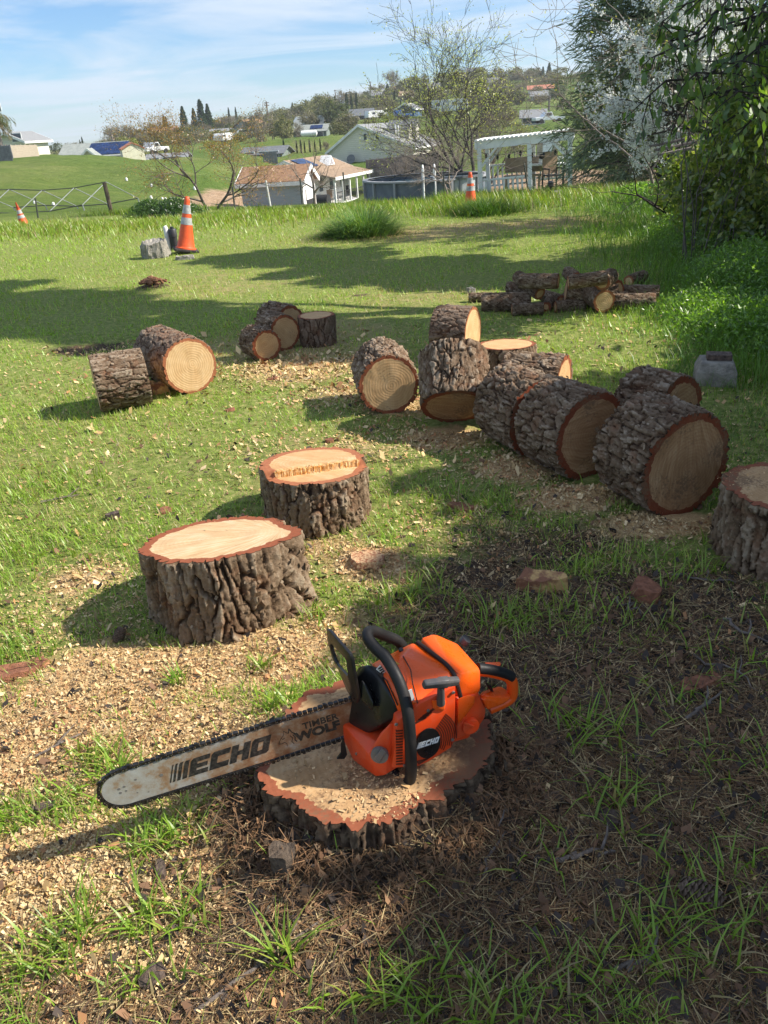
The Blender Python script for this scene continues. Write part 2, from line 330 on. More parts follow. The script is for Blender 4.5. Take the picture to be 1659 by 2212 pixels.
def groundmat():
    m, t, p, out = newmat('ground'); tcn = N(t, 'ShaderNodeTexCoord')
    def A(n): return N(t, 'ShaderNodeAttribute', attribute_name=n)
    def noise(s, d=6, r=.6):
        n = N(t, 'ShaderNodeTexNoise', Scale=s, Detail=float(d), Roughness=r); L(t, tcn, 'Object', n, 0); return n
    def ramp(n, cols, so=0):
        c = N(t, 'ShaderNodeValToRGB'); L(t, n, so, c, 0); e = c.color_ramp.elements
        while len(e) < len(cols): e.new(0.5)
        for el, (pos, col) in zip(e, cols): el.position = pos; el.color = (*col, 1)
        return c
    def mix(f, fo, a, ao, b, bo):
        x = N(t, 'ShaderNodeMix', data_type='RGBA'); L(t, f, fo, x, 0); L(t, a, ao, x, 6); L(t, b, bo, x, 7); return x
    lawn = ramp(noise(22, 8, .7), [(.3, (.09, .12, .026)), (.5, (.18, .22, .055)), (.68, (.36, .33, .13))])
    soil = ramp(noise(60, 9, .75), [(.3, (.022, .015, .011)), (.5, (.075, .05, .034)), (.62, (.15, .105, .07)), (.74, (.36, .26, .15))])
    chip = ramp(noise(120, 6, .8), [(.3, (.2, .11, .05)), (.46, (.5, .32, .15)), (.7, (.74, .55, .31))])
    fa = ramp(noise(1.1, 10, .72), [(.3, (.055, .09, .02)), (.5, (.10, .15, .03)), (.7, (.18, .21, .06))])
    fb = ramp(noise(0.06, 8, .66), [(.36, (.07, .13, .02)), (.52, (.13, .17, .035)), (.66, (.27, .25, .10))])
    f2 = N(t, 'ShaderNodeMix', data_type='RGBA'); f2.inputs[0].default_value = .45; L(t, fa, 0, f2, 6); L(t, fb, 0, f2, 7)
    dirt = ramp(noise(1.6, 8, .65), [(.3, (.26, .17, .10)), (.7, (.46, .33, .22))])
    dry = ramp(noise(30, 8, .7), [(.3, (.2, .15, .06)), (.7, (.42, .34, .17))])
    def thr(an, sc):
        s = N(t, 'ShaderNodeMath', operation='ADD'); L(t, A(an), 'Fac', s, 0)
        nn = noise(sc, 7, .7); q = N(t, 'ShaderNodeMath', operation='MULTIPLY_ADD'); L(t, nn, 0, q, 0); q.inputs[1].default_value = 1.2; q.inputs[2].default_value = -.6
        L(t, q, 0, s, 1); r = N(t, 'ShaderNodeMapRange'); L(t, s, 0, r, 0); r.inputs[1].default_value = .3; r.inputs[2].default_value = .65; return r
    c = mix(thr('dr', 6), 0, lawn, 0, dry, 0)
    c = mix(thr('so', 14), 0, c, 2, soil, 0); c = mix(thr('ch', 18), 0, c, 2, chip, 0)
    c = mix(A('far'), 'Fac', c, 2, f2, 2); c = mix(thr('di', .8), 0, c, 2, dirt, 0)
    L(t, c, 2, p, 'Base Color'); p.inputs['Roughness'].default_value = .95; p.inputs['Specular IOR Level'].default_value = .1
    nb = noise(70, 8, .75); nb2 = noise(1.6, 8, .7)
    b1 = N(t, 'ShaderNodeBump', Strength=.8, Distance=.012); L(t, nb, 0, b1, 'Height')
    b2 = N(t, 'ShaderNodeBump', Strength=.9, Distance=.35); L(t, nb2, 0, b2, 'Height')
    g = N(t, 'ShaderNodeMix', data_type='VECTOR'); L(t, A('far'), 'Fac', g, 0); L(t, b1, 0, g, 4); L(t, b2, 0, g, 5); L(t, g, 1, p, 'Normal')
    return m
ground = tag(obj('ground', gme, groundmat()), kind='structure')

# ------------------------------------------------------------------ footprints nothing grows through
FOOT = []       # (x, y, r)
def foot_mask(x, y):
    m = np.ones(len(x), bool)
    for (cx, cy, r) in FOOT: m &= (x-cx)**2+(y-cy)**2 > r*r
    return m
# ------------------------------------------------------------------ blades, chips, needles
def blades(x, y, z, h, w, bend, col, segs=2, az=None, lean=None):
    n = len(x); az = rng.uniform(0, 2*PI, n) if az is None else az
    dx, dy = np.cos(az), np.sin(az); px_, py_ = -dy, dx
    lean = rng.uniform(0, .35, n) if lean is None else lean
    ts = [0, .5, 1] if segs == 2 else ([0, 1] if segs == 1 else [0, .35, .7, 1])
    V = []; Cc = []
    for t in ts:
        off = (lean*t+bend*t*t)*h; zz_ = z+h*t*np.sqrt(np.maximum(.12, 1-(lean*.6+bend*.75*t)**2))
        cx, cy = x+dx*off, y+dy*off; wd = w*(1-t**1.6)*.5
        c = col*(0.75+.4*t)[..., None] if False else col
        if t < 1:
            V.append(np.stack([cx+px_*wd, cy+py_*wd, zz_], 1)); V.append(np.stack([cx-px_*wd, cy-py_*wd, zz_], 1)); Cc += [c, c]
        else: V.append(np.stack([cx, cy, zz_], 1)); Cc.append(c)
    k = len(V); Vv = np.stack(V, 1).reshape(-1, 3); Cv = np.stack(Cc, 1).reshape(-1, 3); b = np.arange(n)*k
    q = [np.stack([b+2*i, b+2*i+1, b+2*i+3, b+2*i+2], 1) for i in range(len(ts)-2)]
    tr = np.stack([b+k-3, b+k-2, b+k-1], 1)
    return Vv, (np.concatenate(q) if q else np.zeros((0, 4), int)), tr, Cv
def join(parts):
    V, Q, T, Cc = [], [], [], []; o = 0
    for v, q, t, c in parts:
        V.append(v); Cc.append(c); Q.append(q+o); T.append(t+o); o += len(v)
    return np.concatenate(V), np.concatenate(Q).reshape(-1, 4), np.concatenate(T).reshape(-1, 3), np.concatenate(Cc)
def sample(n, y0, y1, p=1.0, xl=-.75, xr=.75, m=.5):
    """more points near the camera: density ~ 1/Y^(1+p)"""
    u = rng.random(n)
    if abs(p-1) < 1e-6: y = y0*(y1/y0)**u
    else: y = (y0**(1-p)+u*(y1**(1-p)-y0**(1-p)))**(1/(1-p))
    x = (xl+(xr-xl)*rng.random(n))*(y+m); return x, y
def grasscol(n, x, y, dry):
    k = rng.random(n); f = fbm(x*1.3, y*1.3, seed=21)
    base = np.stack([.20+.10*f, .35+.10*f, .034+.016*f], 1)*(0.75+.5*rng.random(n))[:, None]
    yel = np.array([.44, .44, .10]); dr = np.array([.48, .38, .19])
    t = (k < .22)[:, None]; base = np.where(t, base*.4+yel*.6*(0.7+.5*rng.random((n, 1))), base)
    d = (rng.random(n) < np.clip(.06+.75*dry, 0, .8))[:, None]
    return np.where(d, dr*(0.6+.6*rng.random((n, 1))), base)
GRASS_MAT = leafmat('grass_blade', trans=.35, gloss=.03)
def build_lawn():
    parts = []
    # mown lawn
    x, y = sample(600000, 0.55, 19.5, 1.0, -.82, 1.1)
    ch, soi, dr = m_chips(x, y), m_soil(x, y), m_dry(x, y)
    pat = fbm(x*1.7, y*1.7, seed=41); fine = fbm(x*9, y*9, seed=43, octv=2)
    dens = 1-.97*np.clip(ch*1.25, 0, 1)-.955*np.clip(soi*1.2, 0, 1)
    dens = np.clip(dens, .012, 1)*np.clip(.25+1.7*(pat-.3)+1.0*(fine-.5), .08, 1)
    rightwild = sstep(.55, 1.2, x/np.maximum(y*.33+.4, .1))
    keep = (rng.random(len(x)) < dens) & foot_mask(x, y) & (x < 4.2+.12*y)
    x, y, dr, rw, soi, ch = x[keep], y[keep], dr[keep], rightwild[keep], soi[keep], ch[keep]; n = len(x)
    pat = fbm(x*1.1, y*1.1, seed=45)
    h = (.018+.030*rng.random(n)+.05*np.clip(pat-.45, 0, 1))*(1+.25*sstep(3, 9, y)) * (1+1.6*rw*sstep(3.2, 5.5, y))
    h = h*(1+.5*((soi > .3) & (rng.random(n) < .4)))
    lod = np.maximum(1, y/3.2)
    w = (.0021+.0020*rng.random(n))*lod**.85
    big = (rng.random(n) < .11) & (y < 8); w = np.where(big, w*2.6, w); h = np.where(big, h*.7, h)
    bend = rng.uniform(.15, 1.0, n); col = grasscol(n, x, y, dr)
    col = np.where((rw*rng.random(n) > .35)[:, None], np.array([.075, .17, .02])*(0.7+.6*rng.random((n, 1))), col)
    z = gz(x, y)-.004
    nr_ = y < 3.2
    for s, msk in ((2, nr_), (1, ~nr_)):
        parts.append(blades(x[msk], y[msk], z[msk], h[msk], w[msk], bend[msk], col[msk], s))
    V, Q, T, Cc = join(parts)
    o = obj('lawn_grass', mesh_np('lawn_grass', V, [Q, T], cols=dict(col=Cc), smooth=False), GRASS_MAT)
    tag(o, kind='stuff', cat='grass', label='short green lawn grass over the yard')
    # long loose grass: the strip along the crest, the wild grass by the hedge, tufts round the cones and saw stump
    parts = []
    def clump(px, py, n, rx, ry, h0, h1, w=.006, segs=3, dark=1.0, blue=0.0):
        p = at(px, py); xx = rng.normal(p[0], rx, n); yy = rng.normal(p[1], ry, n); m = foot_mask(xx, yy); xx, yy = xx[m], yy[m]; n = len(xx)
        c = grasscol(n, xx, yy, np.full(n, .04))*dark*.78*np.array([1-blue, 1, 1+2*blue])
        parts.append(blades(xx, yy, gz(xx, yy)-.005, rng.uniform(h0, h1, n), w*(0.6+.8*rng.random(n)), rng.uniform(.2, 1.1, n), c, segs))
    # crest strip
    n = 42000; u = rng.random(n); xx = -10.5+20*u; yy = 17.2+.6*np.sin(xx*.35)+rng.normal(0, 1.1, n)-.06*xx+sstep(2, 6, xx)*rng.normal(-1.0, .9, n)
    hgt = (.06+.24*rng.random(n)**1.5)*(.35+1.1*fbm(xx*.8, yy*.8, seed=61))*np.where(xx < -3, .6, np.where(xx < 1.5, .72, 1.1))
    parts.append(blades(xx, yy, gz(xx, yy)-.01, hgt, .012+.012*rng.random(n), rng.uniform(.1, .7, n), grasscol(n, xx, yy, np.full(n, .06))*np.array([.82, .76, .85]), 2))
    # wild grass to the right
    n = 60000; yy = 4.2*(15/4.2)**rng.random(n); xx = .8+.16*yy+rng.random(n)*(2.4+.22*yy)
    m = foot_mask(xx, yy) & (rng.random(n) < sstep(-.1, 1.5, xx-.8-.16*yy+.9*(fbm(xx*1.5, yy*1.5, seed=64)-.5))) & (rng.random(n) < .35+.65*sstep(.3, .55, fbm(xx*1.2, yy*1.2, seed=63))*sstep(1.0, 2.3, xx)); xx, yy = xx[m], yy[m]; n = len(xx)
    parts.append(blades(xx, yy, gz(xx, yy)-.01, (.08+.13*rng.random(n))*(.6+.9*sstep(1.5, 3.2, xx)), .0035+.0006*yy*rng.random(n), rng.uniform(.2, 1.0, n), np.array([.11, .23, .025])*(0.6+.7*rng.random((n, 1)))+np.array([.05, .04, 0])*rng.random((n, 1))*.6, 2))
    for a in [(1020, 455, 1500, .55, .35, .14, .3, .012, 2, .8), (1075, 455, 800, .5, .3, .14, .32, .012, 2, .7), (330, 440, 1200, .9, .3, .14, .3, .014, 2, .8),
              (250, 1680, 70, .03, .03, .05, .11), (210, 1640, 60, .03, .03, .05, .1), (590, 1540, 60, .03, .03, .05, .1), (560, 1445, 40, .02, .02, .04, .07), (380, 1470, 40, .015, .015, .04, .07),
              (350, 1830, 90, .05, .03, .05, .1), (170, 2000, 60, .03, .04, .06, .12), (310, 1990, 40, .02, .03, .05, .1), (620, 2090, 30, .02, .015, .07, .14), (900, 2120, 40, .05, .03, .05, .10), (300, 2120, 50, .04, .03, .04, .08),
              (1340, 1760, 60, .05, .05, .06, .12), (1260, 1590, 45, .07, .04, .08, .15, .006), (1180, 1870, 22, .04, .03, .05, .09), (1500, 2000, 70, .06, .06, .05, .12), (1000, 2190, 90, .08, .04, .05, .11), (1250, 2150, 60, .08, .04, .05, .09),
              (1400, 2080, 45, .05, .04, .05, .11), (1330, 1330, 70, .12, .07, .05, .11), (1120, 1330, 120, .1, .05, .05, .1), (1450, 1230, 110, .15, .08, .05, .11), (1600, 1450, 50, .1, .1, .05, .11), (1600, 1950, 50, .1, .08, .05, .12),
              (700, 1330, 40, .04, .03, .05, .09), (850, 1390, 60, .05, .03, .06, .12), (880, 1290, 120, .1, .06, .05, .1), (1010, 1090, 200, .15, .1, .05, .09), (400, 1980, 60, .04, .03, .05, .1), (100, 1750, 70, .06, .04, .05, .09),
              (1450, 1520, 30, .08, .05, .05, .1), (1550, 1640, 40, .1, .06, .05, .11), (760, 2190, 30, .05, .03, .05, .10), (90, 2090, 60, .05, .05, .05, .1), (20, 1400, 120, .1, .08, .05, .09), (90, 1060, 260, .2, .12, .06, .11), (60, 1190, 200, .2, .12, .05, .1)]: clump(*a)
    V, Q, T, Cc = join(parts)
    tag(obj('long_grass', mesh_np('long_grass', V, [Q, T], cols=dict(col=Cc), smooth=False), GRASS_MAT), kind='stuff', cat='grass', label='long uncut grass along the crest and hedge')

TOPS = []
def flakes(x, y, z, ln, wd, col, tilt=.5, thick=False):
    n = len(x); az = rng.uniform(0, 2*PI, n); t1 = rng.normal(0, tilt, n); t2 = rng.normal(0, tilt, n)
    ux = np.stack([np.cos(az)*np.cos(t1), np.sin(az)*np.cos(t1), np.sin(t1)], 1); vx = np.stack([-np.sin(az)*np.cos(t2), np.cos(az)*np.cos(t2), np.sin(t2)], 1)
    c = np.stack([x, y, z+np.abs(np.sin(t1))*ln*.5+np.abs(np.sin(t2))*wd*.5+.001], 1); a = ux*(ln*.5)[:, None]; b = vx*(wd*.5)[:, None]
    nn = np.cross(ux, vx); k = rng.uniform(.5, 1.0, (n, 1))
    P = [c-a-b, c+a*k-b, c+a+b*k, c-a*k+b]
    V = np.stack(P, 1).reshape(-1, 3); i = np.arange(n)*4
    return V, np.stack([i, i+1, i+2, i+3], 1), np.zeros((0, 3), int), np.repeat(col, 4, 0)
def build_litter():
    cm = attrmat('wood_chip', rough=.75)
    x, y = sample(820000, .6, 6.5, 1.0, -.75, .75, .45); ch = m_chips(x, y); so_ = m_soil(x, y)
    keep = (rng.random(len(x)) < np.clip(ch*1.0, 0, 1)*.95+.05+.14*so_) & foot_mask(x, y); x, y, ch = x[keep], y[keep], ch[keep]; n = len(x)
    red = sstep(.45, .6, fbm(x*4, y*4, seed=71))
    kk = rng.random((n, 1)); pal = (np.array([.58, .375, .155])*(1-kk)+np.array([.80, .61, .35])*kk)*rng.uniform(.5, 1.08, n)[:, None]
    rd = (rng.random(n) < .06+.18*red)[:, None]; pal = np.where(rd, np.array([.40, .2, .09])*rng.uniform(.6, 1.3, (n, 1)), pal)
    s = np.minimum(rng.lognormal(0, .55, n), 3)*np.clip(y/2.2, .85, 2.5)
    big = rng.random(n) < .04
    ln = np.where(big, .0105, .0056)*s; wd = ln*rng.uniform(.22, .7, n)
    P1 = flakes(x, y, gz(x, y)+rng.random(n)*.006*np.clip(ch, .2, 1), ln, wd, pal, .55)
    xs_, ys_, zs_ = [], [], []                # sawdust and chips left on the stump tops
    for (cx, cy, r, zt, k) in TOPS:
        a, q = rng.uniform(0, 2*PI, k), r*np.sqrt(rng.random(k)); xs_.append(cx+q*np.cos(a)); ys_.append(cy+q*np.sin(a)); zs_.append(np.full(k, zt))
    x, y, z = map(np.concatenate, (xs_, ys_, zs_)); n = len(x); kk = rng.random((n, 1)); pal = (np.array([.50, .30, .13])*(1-kk)+np.array([.72, .52, .29])*kk)*rng.uniform(.55, 1.05, n)[:, None]
    ln = rng.lognormal(0, .5, n)*.0048; V, Q, T, Cc = join([P1, flakes(x, y, z+.002, ln, ln*rng.uniform(.2, .6, n), pal, .3)])
    tag(obj('wood_chips', mesh_np('wood_chips', V, [Q], cols=dict(col=Cc), smooth=False), cm), kind='stuff', cat='wood chips', label='pale wood chips scattered over the ground')
    # needles, dead grass and bark crumbs
    x, y = sample(150000, .6, 5.5, 1.0, -.72, .75, .45); so_ = m_soil(x, y); ch = m_chips(x, y)
    keep = (rng.random(len(x)) < np.clip(.1+so_*.9-.15*ch, .03, 1)) & foot_mask(x, y); x, y = x[keep], y[keep]; n = len(x)
    k = rng.random(n); col = np.where((k < .5)[:, None], np.array([.2, .115, .055]), np.where((k < .8)[:, None], np.array([.10, .068, .045]), np.array([.40, .30, .15])))*rng.uniform(.55, 1.3, (n, 1))
    p1 = flakes(x, y, gz(x, y)+.002+rng.random(n)*.006, rng.uniform(.025, .095, n), rng.uniform(.0011, .0022, n), col, .14)
    x, y = sample(44000, .6, 5.5, 1.0, -.72, .75, .45); so_ = m_soil(x, y)
    keep = (rng.random(len(x)) < np.clip(.10+so_*.8, 0, 1)) & foot_mask(x, y); x, y = x[keep], y[keep]; n = len(x)
    col = np.where((rng.random(n) < .6)[:, None], np.array([.045, .035, .03]), np.array([.15, .085, .05]))*rng.uniform(.6, 1.6, (n, 1))
    s = np.minimum(rng.lognormal(0, .5, n), 2.2); p2 = flakes(x, y, gz(x, y)+.001, .014*s, .009*s, col, .5)
    k = 5200; a = rng.uniform(-PI*1.05, .25, k); q = 1+np.abs(rng.normal(0, .24, k)); x = SAW_ST[0]+q*.285*np.cos(a); y = SAW_ST[1]+q*.27*np.sin(a)     # torn bark and dirt heaped round the saw stump
    col = np.array([[.05, .035, .026], [.16, .085, .045], [.10, .07, .045], [.26, .15, .08]])[rng.integers(0, 4, k)]*rng.uniform(.6, 1.4, (k, 1)); s = np.minimum(rng.lognormal(0, .5, k), 2.2)
    p3 = flakes(x, y, gz(x, y)+rng.random(k)*.03*np.clip(1.5-q, 0, 1), .012*s, .007*s, col, .8)
    x = SAW_ST[0]+q*.30*np.cos(a+.05); y = SAW_ST[1]+q*.28*np.sin(a+.05); p4 = flakes(x, y, gz(x, y)+.004+rng.random(k)*.03*np.clip(1.5-q, 0, 1), rng.uniform(.02, .08, k)*(rng.random(k) < .4), rng.uniform(.001, .002, k), np.array([.20, .115, .06])*rng.uniform(.4, 1.4, (k, 1)), .35)
    V, Q, T, Cc = join([p1, p2, p3, p4])
    tag(obj('forest_litter', mesh_np('forest_litter', V, [Q], cols=dict(col=Cc), smooth=False), attrmat('litter', rough=.85)), kind='stuff', cat='litter', label='pine needles and bark crumbs on bare soil')
# ------------------------------------------------------------------ bark and cut wood
def barkmat(name, stops, red=.35, bump=.7):
    m, t, p, out = newmat(name); tcn = N(t, 'ShaderNodeTexCoord'); a = N(t, 'ShaderNodeAttribute', attribute_name='bh')
    n = N(t, 'ShaderNodeTexNoise', Scale=55.0, Detail=9.0, Roughness=.72); L(t, tcn, 'Object', n, 0)
    q = N(t, 'ShaderNodeMath', operation='MULTIPLY_ADD'); L(t, n, 0, q, 0); q.inputs[1].default_value = .9; q.inputs[2].default_value = -.45
    s = N(t, 'ShaderNodeMath', operation='ADD'); L(t, a, 'Fac', s, 0); L(t, q, 0, s, 1)
    c = N(t, 'ShaderNodeValToRGB'); L(t, s, 0, c, 0); e = c.color_ramp.elements
    while len(e) < len(stops): e.new(.5)
    for el, (pos, col) in zip(e, stops): el.position = pos; el.color = (*col, 1)
    n2 = N(t, 'ShaderNodeTexNoise', Scale=11.0, Detail=6.0, Roughness=.6); L(t, tcn, 'Object', n2, 0)
    r = N(t, 'ShaderNodeMapRange'); L(t, n2, 0, r, 0); r.inputs[1].default_value = .52; r.inputs[2].default_value = .68; r.inputs[4].default_value = red
    mi = N(t, 'ShaderNodeMix', data_type='RGBA'); L(t, r, 0, mi, 0); L(t, c, 0, mi, 6); mi.inputs[7].default_value = (.21, .085, .04, 1)
    n4 = N(t, 'ShaderNodeTexNoise', Scale=210.0, Detail=5.0, Roughness=.6); L(t, tcn, 'Object', n4, 0)
    r4 = N(t, 'ShaderNodeMapRange'); L(t, n4, 0, r4, 0); r4.inputs[1].default_value = .66; r4.inputs[2].default_value = .72; r4.inputs[4].default_value = .7
    m4 = N(t, 'ShaderNodeMix', data_type='RGBA'); L(t, r4, 0, m4, 0); L(t, mi, 2, m4, 6); m4.inputs[7].default_value = (.42, .33, .22, 1)
    L(t, m4, 2, p, 'Base Color'); p.inputs['Roughness'].default_value = .9; p.inputs['Specular IOR Level'].default_value = .2
    n3 = N(t, 'ShaderNodeTexNoise', Scale=120.0, Detail=8.0, Roughness=.7); L(t, tcn, 'Object', n3, 0)
    b = N(t, 'ShaderNodeBump', Strength=bump, Distance=.012); L(t, n3, 0, b, 'Height'); L(t, b, 0, p, 'Normal'); return m
BARK_GREY = barkmat('bark_grey', [(.0, (.018, .010, .007)), (.25, (.05, .028, .017)), (.5, (.118, .074, .044)), (.8, (.20, .142, .095)), (1., (.33, .26, .19))], .45)
BARK_BROWN = barkmat('bark_brown', [(.0, (.028, .017, .012)), (.3, (.075, .042, .026)), (.6, (.145, .095, .065)), (1., (.25, .19, .14))], .45)
BARK_STUMP = barkmat('bark_stump', [(.0, (.025, .015, .010)), (.3, (.07, .042, .025)), (.55, (.15, .10, .06)), (.8, (.24, .17, .11)), (1., (.34, .27, .19))], .4)
def facemat(name, c1, c2, c3, redc, rings=420.0, ringk=.5, saw=.5, edge=.022, dirt=.0, bump=.25, fan=(0, 0), ragged=0.0):
    m, t, p, out = newmat(name); tcn = N(t, 'ShaderNodeTexCoord')
    fx = N(t, 'ShaderNodeAttribute', attribute_name='fx'); fy = N(t, 'ShaderNodeAttribute', attribute_name='fy'); ed = N(t, 'ShaderNodeAttribute', attribute_name='edge')
    v = N(t, 'ShaderNodeCombineXYZ'); L(t, fx, 'Fac', v, 0); L(t, fy, 'Fac', v, 1)
    ln = N(t, 'ShaderNodeVectorMath', operation='LENGTH'); L(t, v, 0, ln, 0)
    nz = N(t, 'ShaderNodeTexNoise', Scale=7.0, Detail=3.0, Roughness=.5); L(t, v, 0, nz, 0)
    wob = N(t, 'ShaderNodeMath', operation='MULTIPLY_ADD'); L(t, nz, 0, wob, 0); wob.inputs[1].default_value = .035; L(t, ln, 'Value', wob, 2)
    ph = N(t, 'ShaderNodeMath', operation='MULTIPLY'); L(t, wob, 0, ph, 0); ph.inputs[1].default_value = rings
    sn = N(t, 'ShaderNodeMath', operation='SINE'); L(t, ph, 0, sn, 0)
    # irregular ring strength
    nr = N(t, 'ShaderNodeTexNoise', noise_dimensions='1D', Scale=38.0, Detail=4.0); L(t, wob, 0, nr, 'W')
    rk = N(t, 'ShaderNodeMath', operation='MULTIPLY'); L(t, sn, 0, rk, 0); rk.inputs[1].default_value = .5*ringk
    ra = N(t, 'ShaderNodeMath', operation='MULTIPLY_ADD'); L(t, nr, 0, ra, 0); ra.inputs[1].default_value = 1.1*ringk; L(t, rk, 0, ra, 2)
    # saw marks: polar noise round a point off the face
    of = N(t, 'ShaderNodeVectorMath', operation='SUBTRACT'); L(t, v, 0, of, 0); of.inputs[1].default_value = (fan[0], fan[1], 0)
    sp = N(t, 'ShaderNodeSeparateXYZ'); L(t, of, 0, sp, 0)
    an = N(t, 'ShaderNodeMath', operation='ARCTAN2'); L(t, sp, 'Y', an, 0); L(t, sp, 'X', an, 1)
    ol = N(t, 'ShaderNodeVectorMath', operation='LENGTH'); L(t, of, 0, ol, 0)
    pv = N(t, 'ShaderNodeCombineXYZ'); L(t, an, 0, pv, 0); L(t, ol, 'Value', pv, 1)
    pm = N(t, 'ShaderNodeMapping'); pm.inputs['Scale'].default_value = (16, 3.0, 1); L(t, pv, 0, pm, 0)
    ns = N(t, 'ShaderNodeTexNoise', Scale=1.6, Detail=8.0, Roughness=.66, Distortion=.4); L(t, pm, 0, ns, 0)
    sa = N(t, 'ShaderNodeMath', operation='MULTIPLY_ADD'); L(t, ns, 0, sa, 0); sa.inputs[1].default_value = 2.2*saw; L(t, ra, 0, sa, 2)
    big = N(t, 'ShaderNodeTexNoise', Scale=9.0, Detail=5.0, Roughness=.6); L(t, v, 0, big, 0)
    tot = N(t, 'ShaderNodeMath', operation='MULTIPLY_ADD'); L(t, big, 0, tot, 0); tot.inputs[1].default_value = .9; L(t, sa, 0, tot, 2)
    c = N(t, 'ShaderNodeValToRGB'); nr_ = N(t, 'ShaderNodeMapRange'); L(t, tot, 0, nr_, 0)
    mid = .45+.55*ringk+1.1*saw; nr_.inputs[1].default_value = mid-.62; nr_.inputs[2].default_value = mid+.62; L(t, nr_, 0, c, 0)
    e = c.color_ramp.elements; e.new(.5)
    for el, (pos, col) in zip(e, [(.1, c1), (.5, c2), (.9, c3)]): el.position = pos; el.color = (*col, 1)
    ne = N(t, 'ShaderNodeTexNoise', Scale=26.0, Detail=5.0, Roughness=.6); L(t, v, 0, ne, 0)
    e1 = N(t, 'ShaderNodeMath', operation='MULTIPLY_ADD'); L(t, ne, 0, e1, 0); e1.inputs[1].default_value = -.035; L(t, ed, 'Fac', e1, 2)
    if ragged:
        ng = N(t, 'ShaderNodeTexNoise', Scale=7.0, Detail=6.0, Roughness=.65); L(t, v, 0, ng, 0); e2 = N(t, 'ShaderNodeMath', operation='MULTIPLY_ADD'); L(t, ng, 0, e2, 0); e2.inputs[1].default_value = -ragged
        e3 = N(t, 'ShaderNodeMath', operation='ADD'); e3.inputs[1].default_value = ragged*.5; L(t, e1, 0, e2, 2); L(t, e2, 0, e3, 0); e1 = e3
    er = N(t, 'ShaderNodeMapRange'); L(t, e1, 0, er, 0); er.inputs[1].default_value = edge-.0185; er.inputs[2].default_value = edge-.0165
    rn = N(t, 'ShaderNodeTexNoise', Scale=60.0, Detail=6.0, Roughness=.7); L(t, v, 0, rn, 0)
    rc = N(t, 'ShaderNodeMix', data_type='RGBA'); L(t, rn, 0, rc, 0); rc.inputs[6].default_value = (*[k*.62 for k in redc], 1); rc.inputs[7].default_value = (*[k*1.4 for k in redc], 1)
    mx = N(t, 'ShaderNodeMix', data_type='RGBA'); L(t, er, 0, mx, 0); L(t, rc, 2, mx, 6); L(t, c, 0, mx, 7)
    last = mx
    if dirt:
        nd = N(t, 'ShaderNodeTexNoise', Scale=75.0, Detail=8.0, Roughness=.75); L(t, v, 0, nd, 0)
        nd2 = N(t, 'ShaderNodeTexNoise', Scale=6.0, Detail=4.0); L(t, v, 0, nd2, 0)
        ad = N(t, 'ShaderNodeMath', operation='ADD'); L(t, nd, 0, ad, 0); L(t, nd2, 0, ad, 1)
        dr = N(t, 'ShaderNodeMapRange'); L(t, ad, 0, dr, 0); dr.inputs[1].default_value = 1.2-dirt*.5; dr.inputs[2].default_value = 1.35-dirt*.5; dr.inputs[4].default_value = .85
        last = N(t, 'ShaderNodeMix', data_type='RGBA'); L(t, dr, 0, last, 0); L(t, mx, 2, last, 6); last.inputs[7].default_value = (.17, .10, .055, 1)
    L(t, last, 2, p, 'Base Color'); p.inputs['Roughness'].default_value = .8; p.inputs['Specular IOR Level'].default_value = .25
    bb = N(t, 'ShaderNodeBump', Strength=bump, Distance=.01); L(t, sa, 0, bb, 'Height'); L(t, bb, 0, p, 'Normal'); return m
RED = (.25, .075, .033)
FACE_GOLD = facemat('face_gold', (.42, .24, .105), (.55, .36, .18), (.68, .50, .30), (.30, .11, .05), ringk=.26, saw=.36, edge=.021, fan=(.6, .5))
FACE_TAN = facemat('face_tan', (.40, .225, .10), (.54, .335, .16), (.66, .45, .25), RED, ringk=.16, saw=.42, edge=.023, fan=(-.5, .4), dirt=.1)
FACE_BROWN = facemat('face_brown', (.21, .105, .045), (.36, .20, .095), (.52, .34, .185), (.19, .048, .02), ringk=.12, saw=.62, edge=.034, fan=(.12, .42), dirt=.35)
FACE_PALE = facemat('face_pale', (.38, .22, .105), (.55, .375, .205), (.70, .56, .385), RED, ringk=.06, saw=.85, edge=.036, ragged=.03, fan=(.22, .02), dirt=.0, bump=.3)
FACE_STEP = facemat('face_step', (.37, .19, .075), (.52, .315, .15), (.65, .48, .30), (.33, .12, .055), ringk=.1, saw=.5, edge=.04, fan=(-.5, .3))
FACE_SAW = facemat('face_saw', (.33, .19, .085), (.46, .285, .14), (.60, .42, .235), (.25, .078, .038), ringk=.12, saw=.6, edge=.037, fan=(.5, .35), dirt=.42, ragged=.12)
FIBRE = mat('torn_fibre', (.62, .29, .06), .8, col2=(.85, .6, .3), scale=70, lo=.4, hi=.6)

